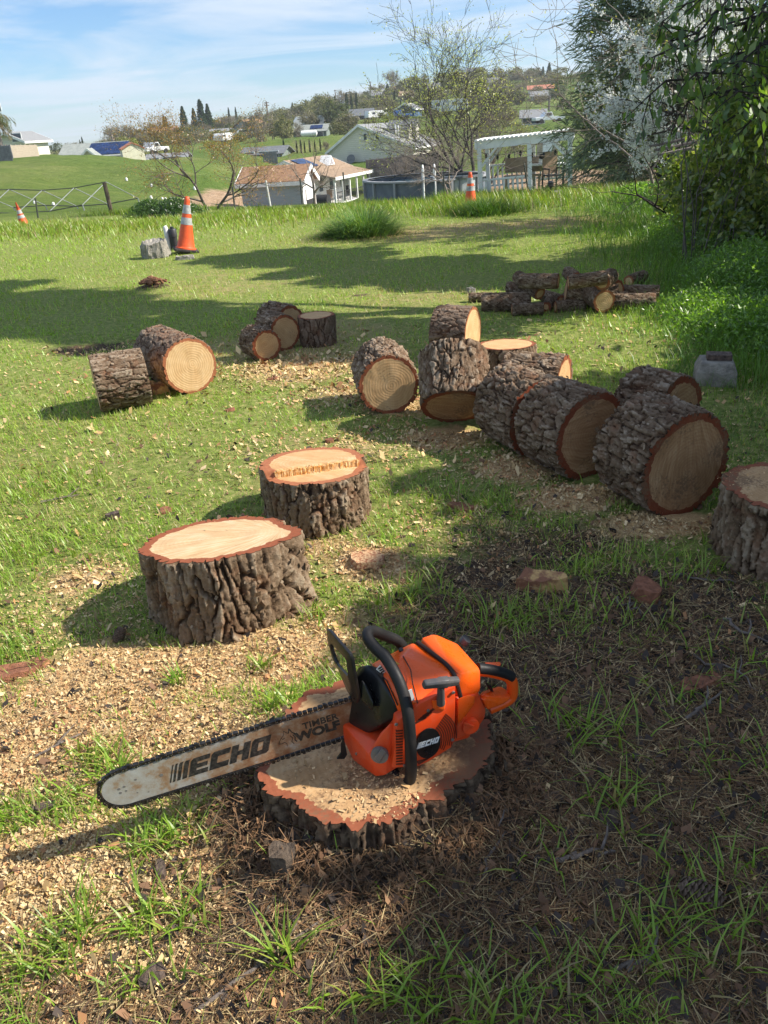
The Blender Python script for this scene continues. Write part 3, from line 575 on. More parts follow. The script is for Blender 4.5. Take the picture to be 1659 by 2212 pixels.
def wood(name, label, cat, R, Ln, M, face, back=None, bark=BARK_GREY, seed=1, plate=(.034, .10), depth=.019, flare=0.0, lobes=.03, nth=250, group=None, step=None,
         outline=None, slant=(0, 0), vert=False, parent_label=None, pith=(0, 0), dens=.0055, flakes_n=420, topfade=0.0):
    """a section of trunk along local +z from the front (z=0 for lying logs) or ground (stumps)"""
    nz = max(24, int(Ln/dens))
    th = np.linspace(0, 2*PI, nth, endpoint=False); zz_ = np.linspace(0, 1, nz)
    T, Zn = np.meshgrid(th, zz_); Z = Zn*Ln
    nwrap = max(6, int(round(2*PI*R/plate[0])))
    wx = (fbm(np.cos(T)*2.5+7, np.sin(T)*2.5, Z*9, seed=seed+2, octv=3)-.5)*1.9; wy = (fbm(np.cos(T)*2.5, np.sin(T)*2.5+9, Z*9, seed=seed+3, octv=3)-.5)*1.9
    kx, ky = .030/plate[0], .045/plate[1]; wx, wy = wx*kx*.62, wy*ky*.62
    hx = (fbm(np.cos(T)*R*38, np.sin(T)*R*38, Z*38, seed=seed+12, octv=2)-.5); hy = (fbm(np.cos(T)*R*38+5, np.sin(T)*R*38, Z*38, seed=seed+13, octv=2)-.5)
    u = T/(2*PI)*nwrap; wx, wy = wx+hx*kx*.75, wy+hy*ky*.75
    f1, f2, cid, ox, oy = voro(u+wx*.9, Z/plate[1]+wy, seed=seed, wrap=nwrap, off=True)
    pl = sstep(.0, .13, f2-f1)
    g1_, g2_, cid2, ox2, oy2 = voro(u*2.7+wy+3.3, Z/plate[1]*2.4+wx, seed=seed+40, wrap=None, off=True)
    fine = sstep(.0, .2, g2_-g1_)
    fn = fbm(np.cos(T)*R*70, np.sin(T)*R*70, Z*70, seed=seed+4, octv=3)
    tl = np.mod(cid*7.13, 1)-.5; tl2 = np.mod(cid2*5.7, 1)-.5            # every plate lifts at one edge, as loose scales do
    lay = pl*(.42+.30*cid+.62*(tl*oy+(np.mod(cid*3.3, 1)-.5)*ox))+.34*pl*(.4+.6*fine)*(cid2-.4+.9*tl2*oy2)+.16*(fbm(np.cos(T)*R*26, np.sin(T)*R*26, Z*15, seed=seed+5, octv=3)-.5)
    q_ = lay*5; lay = .45*lay+.55*(np.floor(q_)+sstep(.35, .65, q_-np.floor(q_)))/5          # layered scales with stepped edges
    hgt = lay+.34*(fn-.42)
    if outline is not None: Rt = outline(T)*R
    else: Rt = R*(1+lobes*(2*fbm(np.cos(T)*.9+seed, np.sin(T)*.9, Z*1.2, seed=seed+6, octv=2)-1)*1.6)
    if flare: Rt = Rt*(1+flare*(1+.9*np.sin(T*4+seed)+.5*np.sin(T*7+2*seed))*np.exp(-Z/(Ln*.35)))
    rr = Rt+(hgt-.55)*depth*(1-topfade*sstep(.72, 1, Zn))
    fade = np.clip(np.minimum(Zn, 1-Zn)*nz/1.5, 0, 1)      # thin the bark slightly at the saw cuts
    rr = rr-(1-fade)*.003
    X, Y = rr*np.cos(T), rr*np.sin(T)
    def top(x, y):
        z = slant[0]*x+slant[1]*y
        if step is not None: z = z-step[3]*sstep(-.006, .006, (x*step[0]+y*step[1])-step[2]+.012*(vnoise(x*40, y*40, seed=seed)-.5))
        return z
    ztop = top(X, Y); Zw = Z+ztop*Zn**3
    V = np.stack([X, Y, Zw], -1).reshape(-1, 3)
    i = np.arange(nz*nth).reshape(nz, nth); j = np.roll(i, -1, 1)
    fs = np.stack([i[:-1], j[:-1], j[1:], i[1:]], -1).reshape(-1, 4)
    root = thing(name, label, cat, M=M, group=group)
    bh = np.clip(.15+.95*hgt, 0, 1)
    Vb, Fb, ab = V, fs, bh.ravel()
    if flakes_n:
        gg = np.random.default_rng(seed+500); q = gg.integers(nth, (nz-1)*nth, flakes_n); nrm = np.stack([np.cos(T.ravel()[q]), np.sin(T.ravel()[q]), np.zeros(flakes_n)], 1); tg_ = np.stack([-nrm[:, 1], nrm[:, 0], nrm[:, 2]*0], 1); ax = np.array([[0, 0, 1.0]])
        a_ = gg.uniform(-.7, .7, (flakes_n, 1)); e1_ = ax*np.cos(a_)+tg_*np.sin(a_); e2_ = tg_*np.cos(a_)-ax*np.sin(a_); sz_ = gg.lognormal(0, .4, (flakes_n, 1))*.009*(R/.2)**.4; lf = gg.uniform(.0, .75, (flakes_n, 1))
        c_ = V[q]+nrm*.001; l_ = e1_*sz_*gg.choice([-1, 1], (flakes_n, 1)); w_ = e2_*sz_*gg.uniform(.3, .7, (flakes_n, 1))
        fv = np.stack([c_-w_, c_+w_*.9, c_+l_+w_*.7+nrm*sz_*lf, c_+l_*.9-w_*.8+nrm*sz_*lf*.8], 1).reshape(-1, 3); i4 = np.arange(flakes_n)*4+len(V)
        Vb = np.concatenate([V, fv]); Fb = np.concatenate([fs, np.stack([i4, i4+1, i4+2, i4+3], 1)]); ab = np.concatenate([ab, np.repeat(gg.uniform(.35, 1, flakes_n), 4)])
    obj('bark', mesh_np('bark', Vb, [Fb], attrs=dict(bh=ab), smooth=False), bark, root)
    def cap(k, fm):
        ri = (np.linspace(0, 1, 30 if step is not None else 20)**.8)[1:]
        rim = rr[k]; Zr = Zw[k]; rs_ = np.asarray(Rt)[k]
        xs = [np.array([0.0])]; ys = [np.array([0.0])]; ed = [np.array([rs_.mean()])]
        for q in ri: xs.append(np.cos(th)*rim*q); ys.append(np.sin(th)*rim*q); ed.append(rs_-rim*q)
        xs, ys, ed = map(np.concatenate, (xs, ys, ed))
        sgn = 1 if k else -1
        if k: zs = Ln+top(xs, ys)
        else: zs = np.zeros_like(xs)
        zs = zs+sgn*(.0015+(fbm(xs*14, ys*14, seed=seed+8, octv=3)-.5)*.006*np.clip(ed/.03, 0, 1))
        tri = np.stack([np.zeros(nth, int), 1+np.arange(nth), 1+(np.arange(nth)+1) % nth], 1); quads = []
        for a in range(len(ri)-1):
            b0 = 1+a*nth; b1 = b0+nth; ii = np.arange(nth); jj = (ii+1) % nth
            quads.append(np.stack([b0+ii, b1+ii, b1+jj, b0+jj], 1))
        quads = np.concatenate(quads)
        if not k: tri = tri[:, ::-1]; quads = quads[:, ::-1]
        obj('cut_face', mesh_np('cut_face', np.stack([xs, ys, zs], 1), [tri, quads], attrs=dict(fx=xs-pith[0], fy=ys-pith[1], edge=ed)), fm, root)
        return xs, ys, zs
    if vert: cap(-1, face)
    else:
        cap(0, face); cap(-1, back or face)
    return root
def lyingM(P, az, tilt=0.0, roll=0.0):
    d = Vector((math.cos(az)*math.cos(tilt), math.sin(az)*math.cos(tilt), math.sin(tilt)))
    x = Vector((math.sin(az), -math.cos(az), 0)); y = d.cross(x)
    R = Matrix((x, y, d)).transposed() @ Matrix.Rotation(roll, 3, 'Z')
    return Matrix.Translation(P) @ R.to_4x4()
BARK_STRIPS = None
def lie(label, P, R, az, Ln, face, bark=BARK_GREY, seed=1, tilt=0, roll=None, name='cut_log', cat='log', group='cut trunk sections', **k):
    z = (P[2] if len(P) > 2 else R*.97+g1(P[0], P[1]))
    M = lyingM(Vector((P[0], P[1], z)), math.radians(az), math.radians(tilt), seed*1.3 if roll is None else roll)
    a = math.radians(az)
    for q in (.15, .5, .85):
        FOOT.append((P[0]+math.cos(a)*Ln*q*math.cos(math.radians(tilt)), P[1]+math.sin(a)*Ln*q*math.cos(math.radians(tilt)), R*.62))
    return wood(name, label, cat, R, Ln, M, face, bark=bark, seed=seed, group=group, pith=(R*.08*math.sin(seed), R*.1*math.cos(seed*2)), **k)
def stand(label, P, R, Ln, face, bark=BARK_STUMP, seed=1, name='tree_stump', cat='stump', group=None, slant=(0, 0), rot=0, foot=None, **k):
    z = g1(P[0], P[1])-.012
    FOOT.append((P[0], P[1], foot or R*.92))
    M = Matrix.Translation((P[0], P[1], z)) @ Matrix.Rotation(rot, 4, 'Z')
    return wood(name, label, cat, R, Ln+.012, M, face, bark=bark, seed=seed, group=group, vert=True, slant=slant, **k)

lie('short grey-barked log lying sideways on the sunny lawn, nearest the left edge', (-1.735, 4.66), .175, 22, .31, FACE_GOLD, BARK_GREY, 3, plate=(.035, .12), depth=.018)
wood('cut_log', 'long log with big golden ringed face lying behind the short grey-barked log', 'log', .184, .52, lyingM(Vector((-1.185, 4.888, .18)), math.radians(124.8), 0, 1.0), FACE_GOLD, bark=BARK_BROWN, seed=4, group='cut trunk sections', plate=(.06, .09), pith=(.0, -.02), depth=.018)
FOOT += [(-1.25, 4.98, .13), (-1.4, 5.2, .13)]
lie('front log of the row of three lying in the shade band, smallest of them', (-.775, 5.579), .116, 122.2, .24, FACE_TAN, BARK_GREY, 5)
lie('middle log of the row of three beside the standing bark-covered round', (-.663, 5.864), .134, 128, .23, FACE_TAN, BARK_GREY, 6)
lie('hindmost log of the row of three, half hidden behind the middle one', (-.654, 6.24), .135, 129, .30, FACE_TAN, BARK_GREY, 7)
stand('upright dark round standing on end beside the row of three small logs', (-.43, 6.0), .143, .225, FACE_TAN, BARK_BROWN, 8, name='log_round', cat='log', group='cut trunk sections', plate=(.05, .12), dens=.007)
lie('log showing a full ringed face with shadow across its lower half', (.074, 4.214), .172, 95.9, .41, FACE_TAN, BARK_GREY, 9, depth=.026)
# the leaning log: its lower rim on the ground, its face turned down
_d = Vector((math.cos(math.radians(84))*.72, math.sin(math.radians(84))*.72, .69)).normalized()
_e = (Vector((0, 0, 1)) - _d*_d.z).normalized(); _k = Vector((.425, 4.03, 0))
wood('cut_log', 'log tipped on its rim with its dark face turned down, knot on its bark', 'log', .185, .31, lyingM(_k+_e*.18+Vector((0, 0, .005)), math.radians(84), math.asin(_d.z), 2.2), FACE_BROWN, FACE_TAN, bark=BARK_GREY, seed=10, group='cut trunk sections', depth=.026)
FOOT.append((.43, 4.05, .16))
lie('log on its side with a pale sunlit face turned to the right', (.686, 5.24), .189, 155.3, .25, FACE_GOLD, BARK_BROWN, 11, depth=.014)
stand('low flat round with a clean pale orange top, behind the leaning log', (.84, 4.78), .178, .21, FACE_TAN, BARK_STUMP, 12, name='log_round', cat='log', group='cut trunk sections', slant=(0, -.06), plate=(.05, .12), dens=.007)
stand('low round with a reddish top, between the flat round and the long row', (1.0, 4.42), .165, .19, FACE_TAN, BARK_STUMP, 13, name='log_round', cat='log', group='cut trunk sections', slant=(.02, -.03), plate=(.05, .12), dens=.007)
lie('log with orange bark-stripped shoulder lying behind the far end of the row', (1.02, 4.03), .17, 152, .32, FACE_TAN, BARK_GREY, 14, depth=.03)
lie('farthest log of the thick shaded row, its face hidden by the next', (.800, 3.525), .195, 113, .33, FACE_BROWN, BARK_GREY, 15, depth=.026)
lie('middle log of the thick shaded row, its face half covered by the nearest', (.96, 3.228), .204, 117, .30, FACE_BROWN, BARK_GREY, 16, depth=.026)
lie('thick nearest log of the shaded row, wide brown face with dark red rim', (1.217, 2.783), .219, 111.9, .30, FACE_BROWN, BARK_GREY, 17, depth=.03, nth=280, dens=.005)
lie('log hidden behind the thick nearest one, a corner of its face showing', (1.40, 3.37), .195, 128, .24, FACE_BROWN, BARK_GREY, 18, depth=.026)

# stumps
def _oval(a, b, ph):
    return lambda T: 1+a*np.cos(2*(T-ph))+b*np.cos(3*(T-ph*1.7))+.02*np.cos(7*T+1)
st = stand('wide stump with a pale sawn top and thick dark bark in full sun', (-.578, 2.335), .240, .252, FACE_PALE, BARK_STUMP, 21, flare=.045, slant=(.02, -.17), plate=(.042, .17), depth=.034, nth=330, dens=.0048, foot=.24,
           outline=lambda T: 1+.05*np.cos(2*(T-.2))+.17*np.exp(-((np.mod(T+.12+PI, 2*PI)-PI)/.28)**2)+.015*np.cos(9*T))
st2 = stand('smaller stump with a stepped top and torn orange fibres, behind the wide one', (-.285, 3.0), .222, .252, FACE_STEP, BARK_STUMP, 22, flare=.03, plate=(.04, .18), depth=.03, nth=300, dens=.005,
            step=(.26, -.96, .055, .035), foot=.22, slant=(.0, -.12))
mb = MB()   # torn hinge fibres along the step
for k in range(170):
    u = -.17+.36*k/170; x = .055*.26+u*.96; y = -.055*.96+u*.26
    h = .027+.009*rnd.random(); mb.box((x+rnd.uniform(-.004, .004), y-.004+rnd.uniform(-.003, .003), .252+.012-.12*y-.035+h/2), (.005, .003, h), rz=.26+rnd.uniform(-.3, .3))
mb.build('torn_hinge', FIBRE, st2)
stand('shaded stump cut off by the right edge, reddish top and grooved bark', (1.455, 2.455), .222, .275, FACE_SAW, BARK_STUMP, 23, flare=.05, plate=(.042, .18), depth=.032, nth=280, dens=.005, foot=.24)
SAW_TOP = .140
SPX = [(560, 1672), (575, 1625), (590, 1570), (640, 1520), (715, 1478), (800, 1455), (900, 1455), (985, 1480), (1045, 1530), (1062, 1575), (1055, 1625), (1020, 1665), (975, 1712), (905, 1752), (830, 1782), (775, 1795), (700, 1778), (640, 1745), (600, 1722), (572, 1702)]
_sp = np.array([at(px, py, SAW_TOP)[:2] for px, py in SPX]); _sc = _sp.mean(0)
_ang = np.arctan2(_sp[:, 1]-_sc[1], _sp[:, 0]-_sc[0]); _rad = np.hypot(_sp[:, 0]-_sc[0], _sp[:, 1]-_sc[1]); _o = np.argsort(_ang)
def saw_outline(T):
    t = np.mod(T+PI, 2*PI)-PI; a = np.concatenate([_ang[_o]-2*PI, _ang[_o], _ang[_o]+2*PI]); r = np.tile(_rad[_o], 3)
    return (np.interp(t, a, r)+.034*(fbm(np.cos(T)*5, np.sin(T)*5, seed=5, octv=5, rough=.65)-.5)*2)/.27
_z0 = g1(*_sc)
BARK_DARK = barkmat('bark_dark', [(.0, (.015, .010, .008)), (.35, (.045, .028, .019)), (.65, (.10, .066, .043)), (1., (.19, .135, .09))], .45)
M = Matrix.Translation((_sc[0], _sc[1], -.06)); FOOT.append((_sc[0], _sc[1], .235))
saw_stump = wood('tree_stump', 'low ragged stump carrying the chainsaw, red rim and sawdust on top', 'stump', .27, SAW_TOP+.06, M, FACE_SAW, bark=BARK_DARK, seed=24, vert=True, outline=saw_outline, flare=.05, plate=(.04, .10), depth=.026, topfade=.35, nth=330, dens=.0045)
TOPS += [(_sc[0], _sc[1], .20, SAW_TOP, 900), (_sc[0]+.02, _sc[1]-.12, .10, SAW_TOP, 500), (-.578, 2.335, .2, .255, 40), (1.41, 2.475, .2, .285, 500)]
# loose pieces of bark and wood lying about
def chunk(name, label, cat, px, py, size, m, seed, rz=0, tilt=(0, 0), pts=9, edgem=None, z=0.0, curve=.0, group=None):
    p = at(px, py); r = random.Random(seed); bm = bmesh.new()
    lx, ly, lz = size; ring = []
    for k in range(pts):
        a = 2*PI*k/pts; q = r.uniform(.78, 1.12)
        ca, sa = math.cos(a), math.sin(a); s = (abs(ca)**.7*(1 if ca > 0 else -1), abs(sa)**.7*(1 if sa > 0 else -1))
        ring.append((s[0]*lx/2*q, s[1]*ly/2*q))
    lo = [bm.verts.new((x*1.03, y*1.03, curve*(y/ly*2)**2*-lz)) for x, y in ring]
    hi = [bm.verts.new((x*r.uniform(.86, 1), y*r.uniform(.86, 1), lz*r.uniform(.8, 1.15)-curve*(y/ly*2)**2*lz)) for x, y in ring]
    bm.faces.new(lo[::-1]); bm.faces.new(hi)
    for k in range(pts): bm.faces.new((lo[k], lo[(k+1) % pts], hi[(k+1) % pts], hi[k]))
    bmesh.ops.triangulate(bm, faces=[f for f in bm.faces if len(f.verts) > 4])
    bmesh.ops.subdivide_edges(bm, edges=bm.edges, cuts=3, use_grid_fill=True)
    for v in bm.verts:
        d = (fbm([v.co.x*38], [v.co.y*38], [v.co.z*38], seed=seed, octv=3)[0]-.5)*min(lx, ly, lz*3)*.3
        v.co += Vector((d*.4, d*.5, d*.9))
    me = bpy.data.meshes.new(name); bm.normal_update(); bm.to_mesh(me); bm.free()
    me.materials.append(m)
    o = obj(name, me); o.location = (p[0], p[1], g1(p[0], p[1])-.003+z); o.rotation_euler = (tilt[0], tilt[1], rz)
    FOOT.append((p[0], p[1], min(lx, ly)*.45)); tag(o, label, cat, group); return o
BARKRED = mat('inner_bark', (.16, .058, .028), .85, col2=(.34, .14, .075), scale=40, bump=.6, bscale=120, lo=.35, hi=.65)
BARKOUT = mat('outer_bark', (.05, .035, .028), .9, col2=(.20, .14, .11), scale=45, bump=.8, bscale=110)
SPLIT = mat('split_wood', (.24, .10, .05), .8, col2=(.55, .34, .13), scale=13, bump=.5, bscale=60, lo=.45, hi=.55)
DUSTY = mat('dusty_bark', (.30, .12, .06), .9, col2=(.60, .40, .22), scale=90, bump=.5, lo=.42, hi=.58)
CONEM = mat('pine_cone', (.10, .065, .045), .85, col2=(.24, .17, .12), scale=60, bump=.6)
chunk('bark_slab', 'flat red bark slab dusted with chips, right of the wide stump', 'bark', 795, 1222, (.17, .12, .022), DUSTY, 31, .1)
chunk('wood_wedge', 'striped brown and yellow wood wedge lying in the shaded grass', 'wood piece', 1172, 1262, (.19, .07, .06), SPLIT, 32, -.18)
chunk('bark_chunk', 'dark ridged bark chunk with red side, right of the striped wedge', 'bark', 1392, 1283, (.10, .11, .05), BARKRED, 33, .9, tilt=(.2, .1))
chunk('bark_slab', 'red-brown bark slab on chips at the left edge of the photo', 'bark', 45, 1448, (.20, .075, .022), BARKRED, 34, .42)
chunk('bark_slab', 'reddish bark slab with a pale edge in shaded litter, far right of the saw', 'bark', 1512, 1475, (.14, .06, .018), BARKRED, 35, .35)
chunk('bark_piece', 'dark curled bark strip lying between the wide stump and the thick log', 'bark', 995, 1097, (.13, .06, .018), BARKRED, 36, -.6)
chunk('bark_piece', 'small brown bark piece on the lawn behind the stepped stump', 'bark', 712, 955, (.05, .04, .02), BARKRED, 37)
chunk('bark_piece', 'small reddish bark flake on the sunny grass below the golden-faced log', 'bark', 497, 887, (.07, .05, .012), BARKRED, 38, .3)
chunk('bark_piece', 'small red bark sliver on dry grass right of the row of three', 'bark', 590, 820, (.10, .035, .015), BARKRED, 39, .5)
chunk('wood_wedge', 'small golden wood wedge chocking the golden-faced log', 'wood piece', 342, 849, (.15, .09, .075), SPLIT, 40, .4)
chunk('bark_piece', 'pale weathered bark flake on chips beyond the bar tip', 'bark', 100, 1750, (.06, .035, .02), BARKOUT, 41, .3)
chunk('bark_piece', 'brown bark flake on sunlit chips left of the saw stump', 'bark', 487, 1760, (.035, .02, .012), BARKRED, 42, 1.2)
chunk('bark_piece', 'dark crooked bark piece on chips below the bar', 'bark', 350, 1885, (.06, .025, .018), BARKOUT, 43, 1.9)
chunk('bark_piece', 'grey bark flake in the lower left chips', 'bark', 330, 2120, (.07, .045, .02), BARKOUT, 44, .5)
chunk('bark_piece', 'grey curled bark piece in shaded litter right of the stump', 'bark', 1315, 1775, (.07, .055, .016), BARKOUT, 45, -.3)
chunk('bark_piece', 'brownish bark plate at the lower right, beside a broken twig', 'bark', 1440, 2170, (.06, .08, .012), BARKOUT, 46, .6)
chunk('bark_piece', 'dull bark plate under grass beside the large pine cone', 'bark', 1440, 1965, (.06, .035, .012), BARKOUT, 47, -.5)
chunk('bark_piece', 'dark bark plate leaning on the saw stump, front right', 'bark', 890, 1815, (.05, .05, .03), BARKOUT, 48, .3, tilt=(.5, 0))
chunk('dirt_clod', 'crumbly grey dirt clod in front of the saw stump', 'dirt clod', 620, 1905, (.07, .06, .05), mat('clod', (.09, .062, .042), .95, col2=(.2, .15, .11), scale=50, bump=1), 49)
def molehill(name, label, cat, px, py, R, H, n, m, seed):
    p = at(px, py); g = np.random.default_rng(seed); bm = bmesh.new()
    for k in range(n):
        a, q = g.uniform(0, 2*PI), R*abs(g.normal(0, .5)); sz = g.uniform(.012, .04)*(1.2-.6*min(1, q/R)); M = Matrix.Translation((q*math.cos(a)*1.25, q*math.sin(a), H*max(0, 1-q/R)*g.uniform(.5, 1)+sz*.2)) @ Matrix.Rotation(g.uniform(0, 6), 4, 'X') @ Matrix.Diagonal((1, g.uniform(.6, 1), g.uniform(.6, 1), 1))
        bmesh.ops.create_icosphere(bm, subdivisions=1, radius=sz, matrix=M)
    for v in bm.verts: v.co += Vector(g.normal(size=3)*.003)
    me = bpy.data.meshes.new(name); bm.to_mesh(me); bm.free(); o = obj(name, me, m); o.location = (p[0], p[1], g1(p[0], p[1])); return tag(o, label, cat)
RDIRT = mat('red_dirt', (.17, .07, .035), .95, col2=(.30, .15, .08), scale=25, bump=1)
molehill('molehill', 'small red-brown molehill on the far lawn', 'molehill', 330, 626, .16, .05, 90, RDIRT, 50)
chunk('bark_piece', 'dark bark bit on the lawn left of the wide stump', 'bark', 245, 1120, (.07, .03, .03), BARKOUT, 51, .2)
chunk('bark_piece', 'pinkish bark scrap in grass above the wide stump shadow', 'bark', 358, 1103, (.05, .08, .01), BARKRED, 52, .2)
def pinecone(label, px, py, Ln, R, az, tilt=.1):
    mb = MB(); n = 90
    for k in range(n):
        t = (k+.5)/n; a = k*2.39996; r = R*math.sin(PI*min(1, .12+.86*t))**.7; x = Ln*(t-.5)
        c, s = math.cos(a), math.sin(a); w = R*.42; l = R*.6
        p0 = Vector((x, c*r*.55, s*r*.55)); out = Vector((.55, c, s)).normalized(); tan = Vector((0, -s, c))
        mb.add([p0-tan*w*.4, p0+tan*w*.4, p0+out*l+tan*w, p0+out*l-tan*w, p0+out*l*1.15+Vector((.004, 0, 0))], [(0, 1, 2, 3), (3, 2, 4)])
    mb.lathe([(R*.15, -Ln*.48), (R*.6, -Ln*.2), (R*.62, Ln*.15), (R*.2, Ln*.48)], 10, M=Matrix.Rotation(PI/2, 4, 'Y'))
    p = at(px, py); o = mb.build('pine_cone', CONEM); o.location = (p[0], p[1], g1(p[0], p[1])+R*.75); o.rotation_euler = (0, tilt, az)
    tag(o, label, 'pine cone', 'pine cones on the ground')
pinecone('large dark pine cone lying in shaded litter at the lower right', 1505, 1948, .085, .024, -.5)
pinecone('small pale pine cone standing in chips left of the wide stump', 258, 1382, .05, .017, 1.0, -.8)
pinecone('brown pine cone among chips, above the middle of the bar', 645, 1590, .045, .016, .4)
TWIG = mat('twig', (.11, .085, .07), .85, col2=(.22, .18, .15), scale=50, bump=.5)
for k, (a, b, r, lb) in enumerate([((420, 2190), (700, 2010), .0045, 'long thin curved twig crossing the lower left chips'), ((1200, 1880), (1330, 1855), .006, 'crooked dark stick in the shade right of the stump'),
        ((1560, 1345), (1659, 1395), .006, 'dark twig below the stump at the right edge'), ((1480, 1560), (1560, 1500), .006, 'grey twig beside the pale-edged bark slab'), ((90, 1085), (170, 1070), .006, 'pale twig on the left lawn'),
        ((1330, 1290), (1385, 1330), .005, 'curved twig by the dark bark chunk'), ((80, 1640), (180, 1590), .004, 'thin grey twig on sunny chips near the left edge'), ((1500, 1420), (1640, 1500), .004, 'slim forked twig in the right litter'),
        ((1040, 1930), (1110, 1780), .004, 'bent brown twig in litter before the stump'), ((1330, 2110), (1420, 2100), .0055, 'short broken pale twig at the lower right'), ((1440, 1240), (1590, 1260), .0045, 'thin twig beside the right-edge stump foot')]):
    A_, B_ = at(*a), at(*b); pts = []; rr_ = random.Random(k+90)
    for q in range(9):
        t = q/8; x, y = A_[0]+(B_[0]-A_[0])*t, A_[1]+(B_[1]-A_[1])*t; s = math.sin(t*PI)*.02*rr_.choice((-1, 1))
        x += s+rr_.uniform(-.004, .004); y += s*.6+rr_.uniform(-.004, .004); pts.append((x, y, g1(x, y)+r+.004+.006*math.sin(t*PI)))
    mb = MB().tube(pts, [r*(1-.5*q/8) for q in range(9)], 7)
    m_ = pts[5]; mb.tube([m_, (m_[0]+.02, m_[1]+.03, m_[2]+.01), (m_[0]+.03, m_[1]+.06, m_[2]+.012)], [r*.6, r*.5, r*.3], 6)
    tag(mb.build('twig', TWIG, smooth=True), lb, 'twig', 'twigs on the ground')

# firewood heap: small logs
FIRE = [  # front-face px, py, R, axis azimuth from face to back, length, z of the axis, tilt
 ((1146, 648), .085, 172, .42, .08, 0, 'bark-covered firewood log lying first on the left of the heap'), ((1065, 640), .04, 168, .22, .04, 0, 'thin firewood stick left of the heap'),
 ((1106, 668), .05, 175, -.26, .05, 0, 'thin firewood log in the grass in front of the heap, left'), ((1166, 632), .055, 115, .34, .16, 18, 'pale-barked firewood log leaning up on the heap'),
 ((1155, 622), .055, 150, .25, .15, 0, 'short stub log behind the pale leaning firewood log'), ((1212, 648), .05, 110, .3, .06, 0, 'slim firewood log with orange end under the heap'),
 ((1200, 662), .05, 5, .25, .045, 0, 'slim log in the grass before the middle of the heap'), ((1225, 652), .04, 80, .25, .05, 0, 'thin firewood end tucked beside the slim orange-ended log'),
 ((1222, 630), .10, -8, .42, .14, -6, 'thick dark firewood log across the middle of the heap'), ((1305, 654), .095, 97, .42, .10, 4, 'big firewood log pointing at the camera, round brown end'),
 ((1206, 607), .062, 158, .32, .27, 0, 'dark log lying on top at the left of the heap'), ((1245, 602), .05, 90, .3, .27, 0, 'small round log end showing on top of the heap'),
 ((1300, 614), .065, 60, .3, .25, 0, 'log behind the top of the heap with tan end'), ((1310, 603), .055, 175, .30, .30, -5, 'long smooth log lying along the top of the heap'),
 ((1335, 625), .075, 120, .3, .13, -8, 'dark log sloping down the right side of the heap'), ((1358, 607), .055, 45, .3, .06, 0, 'lone firewood log behind the heap on the right'),
 ((1424, 633), .075, 158, .42, .075, 0, 'firewood log with orange end, farthest right of the heap'), ((1355, 645), .06, 165, .36, .06, 0, 'half hidden log in grass right of the big round-ended one'), ((1415, 650), .065, 168, .36, .065, 0, 'log in the grass in front of the farthest right one'),
 ((1180, 660), .045, 70, .25, .045, 0, 'thin log end under the left of the heap')]
for k, ((px, py), R, az, Ln, z, tl, lb) in enumerate(FIRE):
    p = at(px, py, z); z += g1(p[0], p[1]); Ln_, az_ = (abs(Ln), az if Ln > 0 else az+180)
    if Ln < 0: pass
    M = lyingM(Vector((p[0], p[1], z)), math.radians(az_), math.radians(tl), k*1.7)
    FOOT.append((p[0], p[1], R*.5))
    wood('firewood_log', lb, 'firewood', R, Ln_, M, FACE_TAN if k % 3 else FACE_GOLD, bark=BARK_GREY, seed=60+k, plate=(.03, .06), depth=.011, nth=64, dens=.012, group='firewood heap')
# ------------------------------------------------------------------ chainsaw (local x towards the bar tip, y towards the starter side, z up)
_th = math.radians(15.4); _O = at(735, 1570, .22)
SX = np.array([-math.cos(_th), -math.sin(_th), 0]); SS = np.array([math.sin(_th), -math.cos(_th), 0])
saw = thing('chainsaw', 'orange and black chainsaw with a long rusty bar resting on the low ragged stump', 'chainsaw',
            M=Matrix(((SX[0], SS[0], 0, _O[0]), (SX[1], SS[1], 0, _O[1]), (0, 0, 1, 0), (0, 0, 0, 1))))
def ld(px, py, s):
    d = ray(px, py); P0 = _O+SS*s; t = ((P0-CP)@SS)/(d@SS); p = CP+d*t; return Vector(((p-_O)@SX, s, p[2]))
def lc(cx, cy, s): return ld(663.6+.3*cx, 1327.2+.3*cy, s)
def plastic(name, col, rough=.3, dust=.12, spec=.5):
    m, t, p, out = newmat(name); tcn = N(t, 'ShaderNodeTexCoord')
    n = N(t, 'ShaderNodeTexNoise', Scale=22.0, Detail=8.0, Roughness=.7); L(t, tcn, 'Object', n, 0)
    r = N(t, 'ShaderNodeMapRange'); L(t, n, 0, r, 0); r.inputs[1].default_value = .48; r.inputs[2].default_value = .75; r.inputs[4].default_value = dust
    mi = N(t, 'ShaderNodeMix', data_type='RGBA'); L(t, r, 0, mi, 0); mi.inputs[6].default_value = (*col, 1); mi.inputs[7].default_value = (.35, .22, .13, 1); L(t, mi, 2, p, 'Base Color')
    rr = N(t, 'ShaderNodeMapRange'); L(t, n, 0, rr, 0); rr.inputs[1].default_value = .35; rr.inputs[2].default_value = .7; rr.inputs[3].default_value = rough-.06; rr.inputs[4].default_value = rough+.22; L(t, rr, 0, p, 'Roughness')
    nb = N(t, 'ShaderNodeTexNoise', Scale=600.0, Detail=3.0); L(t, tcn, 'Object', nb, 0); b = N(t, 'ShaderNodeBump', Strength=.08, Distance=.002); L(t, nb, 0, b, 'Height'); L(t, b, 0, p, 'Normal')
    p.inputs['Specular IOR Level'].default_value = spec; return m
ORANGE = plastic('saw_orange', (.86, .105, .008), .26, .10)
REDOR = plastic('saw_red_orange', (.72, .062, .010), .38, .22)
BLACKP = plastic('saw_black', (.010, .010, .011), .3, .05, .4)
RUBBER = plastic('saw_rubber', (.012, .012, .013), .5, .04, .3)
